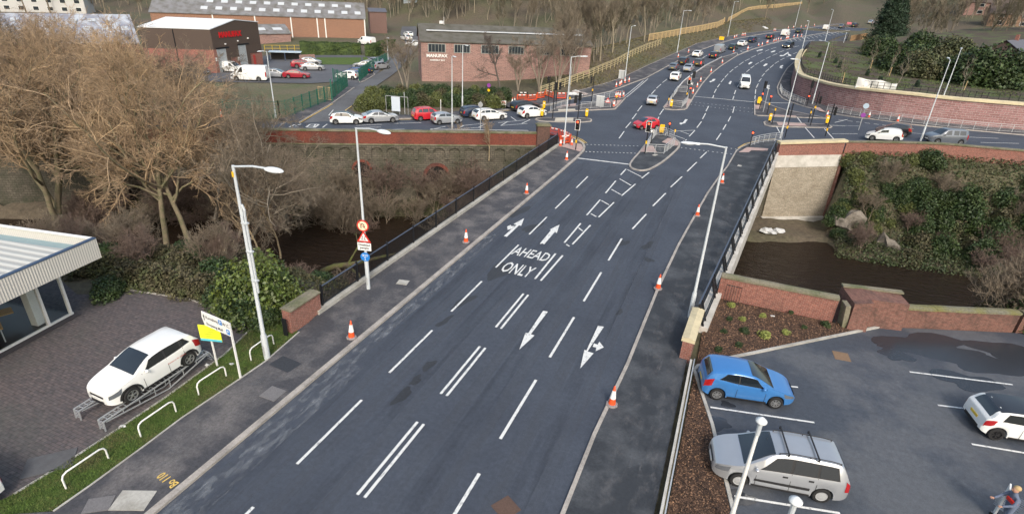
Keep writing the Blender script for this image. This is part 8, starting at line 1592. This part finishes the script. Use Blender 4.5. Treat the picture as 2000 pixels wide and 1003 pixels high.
for (p, s, pr, lab) in [((478, 585), .95, lf2, 'dark green shrub left of the big green bush'), ((440, 560), .9, lf2, 'dark green shrub at the bend of the forecourt edge'), ((400, 545), .9, lf3, 'brownish shrub above the curved forecourt edge'), ((360, 535), .95, lf3, 'dark brown shrub in the middle of the forecourt hedge'), ((318, 525), .9, lf3, 'brown green shrub above the litter bag'), ((280, 522), .9, lf3, 'brown shrub near the showroom end of the forecourt hedge'), ((240, 520), .85, lf3, 'brown shrub just right of the showroom'), ((205, 545), .7, lf2, 'dark shrub tucked beside the showroom glass'), ((505, 600), .7, lf2, 'low dark shrub at the foot of the near street lamp'), ((420, 520), .9, lf2, 'dark shrub behind the forecourt hedge'), ((340, 500), .9, lf3, 'brown shrub by the leaning tree trunks'), ((170, 500), .9, lf3, 'brown green shrub behind the showroom fascia')]:
    q = G(*p, 1.0); pl2(pr, q[0], q[1], T(*q) - .2, s, lab, 'shrub', 'shrubs round the forecourt')
for i in range(11):
    q = G(470 - i * 42, 505 + (i % 3) * 12, 0); pl2((lf3, shr2, shr1, lf2)[i % 4], q[0] - .2, q[1] + 1.0, T(*q) - .4, .75, 'brown green shrub in the second row behind the forecourt hedge', 'shrub', 'shrubs round the forecourt')
scatter([lf3, lf2, lf4, lf3], 46, (-60, -22), lambda x, r_: ext_tab(YN, x) - r_.uniform(.8, 5.5), .45, .85, 'low green shrub among the twigs below the river wall', 'shrub', 'green shrubs below the river wall', seed=8, zoff=-.4)
scatter([lf3, lf3, lf2], 16, (-40, -20.5), lambda x, r_: ext_tab(YS, x) + r_.uniform(2.5, 7), .5, .85, 'low green shrub on the bank below the forecourt', 'shrub', 'green shrubs on the near left bank', seed=9, zoff=-.4)
# hedge bank along the side street
for i in range(30):
    t_ = i / 29; p = (702 + 275 * t_, 214 - 8 * math.sin(t_ * 3) - 14 * (i % 3) / 2 * 1.3 + 2); q = g(*p); pl2((lf4 if i < 5 else (lf3, lf2, lf2, lf4)[i % 4]), q[0], q[1] + 1, -.2, .95 + .25 * ((i * 7) % 5) / 4, 'glossy yellow green laurel at the left end of street hedge bank' if i < 5 else 'dark evergreen shrub in the hedge bank behind the queue of cars', 'shrub', 'shrubs of the street hedge bank', sz=1.25)
# bank under the right-hand street parapet
scatter([lf4, lf4, lf2], 26, (12.4, 20.5), lambda x, r_: ext_tab(YN, x) - r_.uniform(.6, 7.5), .55, .85, 'yellow green shrub on the left part of the ivy bank', 'shrub', 'yellow green shrubs on the right bank', seed=12, zoff=-.6)
scatter([lf2, lf2, lf3], 46, (19, 52), lambda x, r_: ext_tab(YN, x) - r_.uniform(.6, 10.5), .8, 1.35, 'dark ivy clad shrub on the right river bank', 'shrub', 'dark shrubs on the right bank', seed=13, zoff=-.6)
for i in range(13): x_ = 19 + i * 2.0; y_ = ext_tab(YN, x_) - 3.5 - (i % 3) * 2.2; pl2(lf5, x_, y_, T(x_, y_) - 1.2, .62 + .12 * (i % 3), 'dense ivy clad scrub on the right river bank', 'shrub', 'ivy scrub on the right bank')
for (x, y, s, lab) in [(20.5, 71.5, .85, 'leftmost tall ivy clad tree on the right bank'), (24.5, 72, 1.1, 'tall ivy clad tree rising above the parapet wall, right bank'), (28, 71, .95, 'dark ivy clad tree in the middle of the right bank'), (31.5, 72.5, 1.0, 'ivy clad tree with lighter top on the right bank'), (36, 73, 1.0, 'dark ivy clad tree at right edge above the river'), (26.5, 68, .8, 'lower ivy clad tree close to the water on the right'), (33, 68.5, .85, 'ivy clad tree overhanging the water at right edge')]:
    pl2(lf5, x, y, T(x, y) - .8, s, lab, 'tree', 'ivy clad trees on the right bank')
for (x, y, s) in [(17.0, 72.5, .75), (22.5, 72.5, .8), (30, 73.5, .8), (15.5, 70, .8)]: place(shr1, USED, x, y, T(x, y), s, rnd.uniform(0, 6), 'pale bare twigs poking through the ivy on the right bank', 'shrub', GB)
for i, (x, y, r_, lab) in enumerate([(13.6, 69.5, 1.5, 'left pale rock face beside the stone abutment'), (15.5, 68.2, 1.2, 'middle pale rock face at the foot of right bank'), (18.0, 67.6, 1.4, 'right pale rock face under the yellow green shrubs')]): lump('rock', None, r_, mat('pale_rock', (.2, .175, .145), .9, .35, 1.5, col2=(.08, .07, .055), mix_scale=1), lab, 'rock', 70 + i, T(x, y) - .3, sq=(1, .6, 1.1), pos=(x, y))
# plants by the car park wall and in the bark bed
for (x, y, pr, s, lab) in [(16.6, 37.4, lf3, 1.15, 'rambling brown green bush spilling over the car park wall'), (18.5, 37.2, lf2, 1.2, 'dark green bush against the right end of car park wall'), (17.6, 38.5, lf3, 1.2, 'upper part of the rambling bush behind the car park wall')]: pl2(pr, x, y, -1.2 if y > 37.3 else -.2, s, lab, 'bush')
for (x, y, s) in [(16.4, 37.8, 1.1), (17.6, 38.0, 1.25), (18.8, 38.6, 1.2)]: place(shr1, USED, x, y, -1.0, s, rnd.uniform(0, 6), 'pale twiggy growth on top of the rambling bush by the car park', 'shrub', GB)
for (p, k) in [((1428, 600), 1), ((1490, 620), 1), ((1450, 627), 1), ((1492, 660), 1), ((1533, 652), 1), ((1423, 625), 0), ((1413, 650), 0), ((1452, 650), 0), ((1570, 642), 0), ((1401, 685), 0), ((1441, 676), 0), ((1612, 637), 0), ((1545, 613), 0)]:
    q = G(*p); pl2(lf6 if k else lf7, q[0], q[1], .06, (.6 + .1 * ((int(p[0]) * 7) % 5)) * (1 if k else .8), 'small yellow variegated shrub in the bark bed' if k else 'small dark green shrub in the bark bed', 'shrub', 'small shrubs in the bark bed')
# ---- clipped hedges
def hedge(a, b, w_, h, label, seed=0):
    A_, B_ = G(*a), G(*b); L = math.hypot(B_[0] - A_[0], B_[1] - A_[1]); rng = np.random.default_rng(seed); n = int(L * 420); f = rng.integers(0, 3, n); u = rng.uniform(0, 1, (n, 2)); P = np.zeros((n, 3)); o_ = np.zeros((n, 3))
    for k in (0, 1, 2):
        m_ = f == k; P[m_, 0] = u[m_, 0] * L
        if k == 0: P[m_, 1] = 0; P[m_, 2] = u[m_, 1] * h; o_[m_, 1] = -1
        elif k == 1: P[m_, 1] = u[m_, 1] * w_; P[m_, 2] = h; o_[m_, 2] = 1
        else: P[m_, 1] = w_ * (u[m_, 1] > .5); P[m_, 2] = u[m_, 0] * h; P[m_, 0] = np.where(u[m_, 1] > .5, L, 0) if False else P[m_, 0]; o_[m_, 1] = np.where(u[m_, 1] > .5, 1, -1)
    P += rng.normal(0, .05, P.shape); P += .06 * np.sin(P[:, [0]] * 1.3 + seed); V, F = leaf_quads(rng, P, .13, .1, o_ * 1.2)
    e = empty('clipped_hedge', (A_[0], A_[1], 0), math.atan2(B_[1] - A_[1], B_[0] - A_[0]), label, 'hedge'); fastmesh('leaves', V, F, HEDGE, e); mb = MB(); mb.box((L / 2, w_ / 2, h / 2), (L - .1, w_ - .1, h - .1)); mb.build('inner_growth', HEDGE, e)
hedge((587, 111), (706, 114), 2.0, 3.1, 'long dark clipped hedge behind the lawn in the factory yard', 1); hedge((713, 117), (735, 118), 2.5, 3.2, 'corner of clipped hedge beside the green fence', 2); hedge((735, 118), (773, 104), 2.0, 3.2, 'bright green clipped hedge along the factory lane', 3)
for i, p in enumerate([(745, 82), (752, 84), (764, 80), (771, 82), (778, 86), (786, 88), (790, 82)]): q = G(*p); pl2(lf2, q[0], q[1], 0, .75, 'rounded bush in front of the office block', 'bush', 'bushes by the office block')
# ---- garden above the retaining wall
def GG(p): q = GT(p[0], p[1], WH - .1); return q[0], q[1], zG(*q)
con = leafy(15, 700, (.35, .35, .95), .07, PINE, 'small_conifer', lumps=7, lump_r=.35)
for p in [(1693, 148), (1718, 162), (1790, 170), (1640, 132), (1631, 124), (1600, 112)]: x, y, z = GG(p); place(con, USED, x, y, z, 1.4, rnd.uniform(0, 6), 'small dark conifer planted in the raised garden', 'conifer', 'small conifers in the garden')
tree_sap = bare_tree(81, 4.2, 1, .06, (10, 6), trunk=.66, r=.05, barkm=BARK2, twigm=TWIG2, up=.12, rmin=.012, name='sapling')
for p in [(1642, 160), (1697, 133), (1733, 148), (1753, 168), (1878, 178), (1620, 120)]:
    x, y, z = GG(p); s_ = place(tree_sap, USED, x, y, z, 1.0, rnd.uniform(0, 6), 'young staked tree in the raised garden', 'tree', 'staked saplings in the garden')
for i, p in enumerate([(1642, 161), (1697, 134), (1733, 149), (1878, 179)]):
    x, y, z = GG(p); t = empty('tree_stake', (x + .25, y, z), rnd.uniform(0, 3), 'pale timber stake beside a garden sapling', 'stake', 'tree stakes'); mb = MB(); mb.bar((0, 0, 0), (.1, 0, 1.6), .09); mb.build('stake', WOOD, t)
holly = leafy(21, 12000, (4.2, 4.2, 6.0), .22, LEAF_D, 'evergreen_tree', lumps=26, lump_r=.34, shell=.5); ever2 = leafy(22, 12000, (4.0, 4.0, 5.0), .2, mat('olive_leaves', (.055, .07, .026), .7, .3, .5, col2=(.1, .095, .045), mix_scale=.5, island=.5), 'evergreen_tree', lumps=26, lump_r=.34, shell=.6)
for (p, pr, s, lab) in [((1925, 168), holly, 1.0, 'largest dark evergreen tree at the right of the garden'), ((1880, 160), holly, .8, 'dark evergreen beside the largest one'), ((1840, 150), ever2, .75, 'olive green bushy tree in the middle of the garden edge'), ((1800, 150), ever2, .85, 'olive tree behind the white banner'), ((1765, 138), holly, .8, 'dark evergreen left of the olive trees'), ((1740, 128), ever2, .7, 'olive shrub tree behind the garden saplings'), ((1720, 110), holly, .7, 'dark evergreen below the tall pine'), ((1705, 98), ever2, .6, 'low olive tree at the left end of the garden trees'), ((1970, 160), ever2, .7, 'olive bush by the right edge building'), ((1860, 120), ever2, .9, 'olive tree behind the two evergreens'), ((1790, 108), holly, .8, 'dark evergreen behind the olive tree')]:
    x, y, z = GG(p); pl2(pr, x, y, z - .5, s * 1.4, lab, 'tree', 'evergreen trees behind the garden')
def pine(seed, H):
    rng = np.random.default_rng(seed); root = bpy.data.objects.new('pine_tree', None); COL.objects.link(root); mb = MB(); mb.tube([(0, 0, 0), (.1, 0, H * .5), (0, .1, H)], [.3, .2, .04], 8); mb.build('trunk', BARK, root); Vs = []; Fs = []; o = 0
    for k in range(34):
        z = H * (.12 + .86 * k / 33); r_ = (H * .25) * (1 - (k / 33) ** 1.5) * rng.uniform(.55, 1.15) + .5; a = rng.uniform(0, 6.28)
        for j in range(3): aa = a + j * 2.1 + rng.normal(0, .3); c = np.array([math.cos(aa) * r_ * .62, math.sin(aa) * r_ * .62, z]); n = 190; P = c + rng.normal(0, 1, (n, 3)) * np.array([r_ * .3, r_ * .3, H * .022]); V, F = leaf_quads(rng, P, .24, .5); Vs.append(V); Fs.append(F + o); o += len(V)
    fastmesh('crown', np.concatenate(Vs), np.concatenate(Fs), PINE, root); return root
pn = pine(5, 15)
for (p, s, lab) in [((1722, 88), 1.0, 'tall dark pine standing over the top end of the road'), ((1745, 80), .8, 'second pine just right of the tall one')]: q = GT(*p); place(pn, USED, q[0], q[1], T0(*q), s, rnd.uniform(0, 6), lab, 'pine tree', None)
# ---- woods
TWW = mat('wood_twigs', (.21, .175, .13), .9, .3, .3, col2=(.14, .12, .085), mix_scale=.15, island=.3); BKW = mat('wood_bark', (.2, .175, .135), .9)
wd = [bare_tree(101, 12, 1, .05, (17, 11, 8), trunk=.66, limb=.4, r=.17, barkm=BKW, twigm=TWW, up=.16, rmin=.02, ang=.5, name='wood_tree'), bare_tree(102, 13, 1, .05, (17, 11, 8), trunk=.68, limb=.38, r=.16, barkm=mat('pale_wood_bark', (.27, .235, .17), .9), twigm=TWW, up=.16, rmin=.02, ang=.5, name='wood_tree'), bare_tree(103, 10, 2, .08, (12, 8, 6), trunk=.6, limb=.4, r=.13, barkm=BKW, twigm=mat('olive_twigs', (.1, .088, .055), .9, .25, .3, island=.3), up=.12, rmin=.02, ang=.55, name='wood_tree')]
r_ = random.Random(77); n_w = 0
def wood(n, fx, label, group, s0=.8, s1=1.2):
    global n_w
    k = 0; tries = 0
    while k < n and tries < n * 20:
        tries += 1; q = fx(r_)
        if q is None: continue
        s = r_.uniform(s0, s1); place(r_.choice(wd), USED, q[0], q[1], T0(*q) - .2, s, r_.uniform(0, 6.28), label, 'tree', group); k += 1
def band(x0, x1, fy, d0, d1):
    def f(r_):
        x = r_.uniform(x0, x1); y = lerp_tab(fy, x) - r_.uniform(d0, d1)
        if y < -18: return None
        return GT(x, max(y, -18))
    return f
FL = [(1060, 150), (1150, 128), (1200, 112), (1262, 86), (1330, 60), (1404, 44), (1460, 18), (1565, 4)]
wood(120, band(1090, 1560, FL, 2, 55), 'tall bare tree in the wood behind the timber fence', 'bare trees of the embankment wood', .75, 1.15)
wood(70, band(700, 1160, [(700, 40), (840, 58), (1160, 70)], 4, 60), 'bare tree in the wood behind the assembly building', 'bare trees behind the assembly building', .8, 1.15)
wood(40, band(180, 760, [(180, 12), (450, 0), (760, 8)], 0, 22), 'bare tree in the wood behind the brick hall', 'bare trees behind the brick hall', .8, 1.2)
wood(58, band(1745, 2010, [(1745, 75), (1850, 85), (2010, 85)], 0, 75), 'bare tree behind the garden evergreens at top right', 'bare trees at top right', .7, 1.15)
wood(16, band(40, 300, [(40, 34), (300, 24)], 0, 22), 'bare tree between the factory hall and white terrace', 'bare trees by the terrace', .5, .8)
# the far hillside wood reads as one mass
def merged(protos, spots, seed, name, label):
    rng = np.random.default_rng(seed); Vs = []; Fs = []; o = 0; arr = []
    for pr in protos:
        me = pr.children[0].data if pr.children[0].name.startswith('crown') else pr.children[1].data; v = np.empty(len(me.vertices) * 3, dtype=np.float32); me.vertices.foreach_get('co', v); f = np.empty(len(me.loops), dtype=np.int32); me.loops.foreach_get('vertex_index', f)
        t_ = pr.children[1].data if pr.children[0].name.startswith('crown') else pr.children[0].data; v2 = np.empty(len(t_.vertices) * 3, dtype=np.float32); t_.vertices.foreach_get('co', v2); f2 = np.empty(len(t_.loops), dtype=np.int32); t_.loops.foreach_get('vertex_index', f2)
        V = np.concatenate([v.reshape(-1, 3), v2.reshape(-1, 3)]); F = np.concatenate([f.reshape(-1, 4), f2.reshape(-1, 4) + len(v) // 3]); arr.append((V, F))
    for (x, y, s) in spots:
        V, F = arr[rng.integers(len(arr))]; a = rng.uniform(0, 6.28); c, s_ = math.cos(a), math.sin(a); W = np.stack([V[:, 0] * c - V[:, 1] * s_, V[:, 0] * s_ + V[:, 1] * c, V[:, 2]], 1) * s + np.array([x, y, T0(x, y)]); Vs.append(W); Fs.append(F + o); o += len(W)
    ob = fastmesh(name, np.concatenate(Vs), np.concatenate(Fs), TWW); tag(ob, label, 'woodland', None, 'stuff'); return ob
lite = bare_tree(201, 12, 1, .05, (12, 7, 3), trunk=.66, limb=.4, r=.2, barkm=BARK2, twigm=TWIG2, up=.14, rmin=.05, ang=.55, name='lite'); spots = []
rr_ = random.Random(9)
while len(spots) < 620:
    a = rr_.uniform(-75, 62); d = rr_.uniform(225, 420); x, y = d * math.sin(R(a)), d * math.cos(R(a))
    if abs(x - lerp_tab(ROAD_LS, y) - 8) < 22: continue
    if -15 < a < 26 and d < 330 and rr_.random() < .8 : continue
    spots.append((x, y, rr_.uniform(.8, 1.25)))
merged([lite], spots, 3, 'far_woodland', 'far hillside covered in bare winter woodland')
for c in list(lite.children): bpy.data.objects.remove(c)
bpy.data.objects.remove(lite)
# ground cover
def cover(n, fxy, size, m_, name, label, seed, zf=T, up=.6, h=.12):
    rng = np.random.default_rng(seed); P = []
    while len(P) < n:
        q = fxy(rng)
        if q is None: continue
        P.append((q[0], q[1], zf(q[0], q[1]) + rng.uniform(0, h)))
    V, F = leaf_quads(rng, np.array(P), size, up); o = fastmesh(name, V, F, m_); return tag(o, label, 'undergrowth', None, 'stuff')
def c1(rng): x = rng.uniform(-62, -19.5); return (x, ext_tab(YN, x) - rng.uniform(.5, 8))
def c2(rng): x = rng.uniform(-48, -19.5); return (x, ext_tab(YS, x) + rng.uniform(-.5, 10))
def c3(rng): x = rng.uniform(12.5, 50); return (x, ext_tab(YN, x) - rng.uniform(.3, 12))
cover(26000, c1, .11, LEAF_B, 'bank_undergrowth', 'brambles and dead leaves below the river wall', 1, h=.5); cover(20000, c2, .1, LEAF_B, 'bank_undergrowth', 'brambles covering the near left bank', 2, h=.5); cover(40000, c3, .13, mat('ivy_leaves', (.045, .065, .022), .6, .3, .5, col2=(.075, .08, .035), mix_scale=.4, island=.5), 'bank_ivy', 'ivy and grass covering the right river bank', 3, h=.5)
def c4(rng): y = rng.uniform(100, 250); return (lerp_tab(ROAD_LS, y) - rng.uniform(2, 16), y)
cover(16000, c4, .16, mat('bank_grass', (.12, .105, .05), .95, island=.4), 'embankment_grass', 'rough winter grass on the roadside embankment', 4, zf=T0, h=.15)
def c5(rng): x = rng.uniform(14, 48); y = rng.uniform(108, 150); return (x, y)
gv = [tuple(p) for p in gpoly]
def inside(x, y):
    c = False; n = len(gv)
    for i in range(n):
        a, b = gv[i], gv[(i + 1) % n]
        if (a[1] > y) != (b[1] > y) and x < (b[0] - a[0]) * (y - a[1]) / (b[1] - a[1]) + a[0]: c = not c
    return c
def c6(rng):
    x = rng.uniform(10, 62); y = rng.uniform(105, 160)
    return (x, y) if inside(x, y) and math.sin(x * .9) + math.sin(y * .8 + x * .3) > -.3 else None
cover(14000, c6, .12, mat('garden_weeds', (.075, .1, .03), .9, island=.4), 'garden_weeds', 'patchy weeds in the raised garden', 5, zf=zG, h=.12)
vg = [tuple(p) for p in verge]
def invg(x, y):
    c = False; n = len(vg)
    for i in range(n):
        a, b = vg[i], vg[(i + 1) % n]
        if (a[1] > y) != (b[1] > y) and x < (b[0] - a[0]) * (y - a[1]) / (b[1] - a[1]) + a[0]: c = not c
    return c
def c7(rng): x = rng.uniform(-24, -16.5); y = rng.uniform(2, 19); return (x, y) if invg(x, y) else None
rng = np.random.default_rng(8); P = []
while len(P) < 26000:
    q = c7(rng)
    if q: P.append((q[0], q[1], .06))
P = np.array(P); a = rng.uniform(0, 6.28, len(P)); hh = rng.uniform(.03, .075, len(P)); d = np.stack([np.cos(a), np.sin(a), np.zeros(len(P))], 1) * .012; tipv = P + np.stack([rng.normal(0, .025, len(P)), rng.normal(0, .025, len(P)), hh], 1)
V = np.stack([P - d, P + d, tipv + d * .2, tipv - d * .2], 1).reshape(-1, 3); o = fastmesh('verge_grass', V, np.arange(len(V)).reshape(-1, 4), mat('grass_blades', (.07, .12, .02), .9, .3, 1.5, col2=(.11, .11, .04), mix_scale=.9, island=.4)); tag(o, 'short green grass of the roadside verge', 'grass', None, 'stuff')
# bark chips in the planting bed
rng = np.random.default_rng(18); mv = [tuple(p) for p in mul]
def inm(x, y):
    c = False; n = len(mv)
    for i in range(n):
        a, b = mv[i], mv[(i + 1) % n]
        if (a[1] > y) != (b[1] > y) and x < (b[0] - a[0]) * (y - a[1]) / (b[1] - a[1]) + a[0]: c = not c
    return c
P = []
while len(P) < 9000:
    x, y = rng.uniform(.4, 9.5), rng.uniform(9, 32)
    if inm(x, y): P.append((x, y, .06 + rng.uniform(0, .03)))
V, F = leaf_quads(rng, np.array(P), .045, 2.0); o = fastmesh('bark_chips', V, F, mat('bark_chip', (.17, .1, .062), .95, island=.7)); tag(o, 'loose bark chips covering the planting bed', 'bark chips', None, 'stuff')
# fallen mossy branch over the left water
q = G(655, 522, -5.5); t = empty('fallen_branch', (q[0], q[1], -5.5), 0, 'fallen mossy tree branch lying over the river beside the left railing', 'branch'); MOSS = mat('moss_bark', (.1, .11, .03), .95, .4, 3, col2=(.09, .07, .045), mix_scale=2)
e1 = G(800, 490, -5.0); e2 = G(715, 560, -5.5); e3 = G(640, 545, -6); mb = MB(); f_ = lambda p, z: (p[0] - q[0], p[1] - q[1], z + 5.5)
mb.tube([f_(G(630, 530, -6.2), -6.2), (0, 0, .1), f_(G(690, 515, -5), -5.0), f_(G(750, 500, -5), -5.0), f_(e1, -5)], [.3, .26, .2, .12, .04], 7); mb.build('main_limb', MOSS, t, smooth=True)
mb = MB(); mb.tube([f_(G(675, 518, -5.2), -5.2), f_(G(700, 535, -5.4), -5.4), f_(e2, -5.8)], [.16, .12, .05], 6); mb.tube([f_(G(680, 515, -5), -5.0), f_(G(700, 480, -4), -4.0), f_(G(695, 455, -3), -3)], [.1, .06, .03], 6); mb.build('side_limb', MOSS, t, smooth=True)
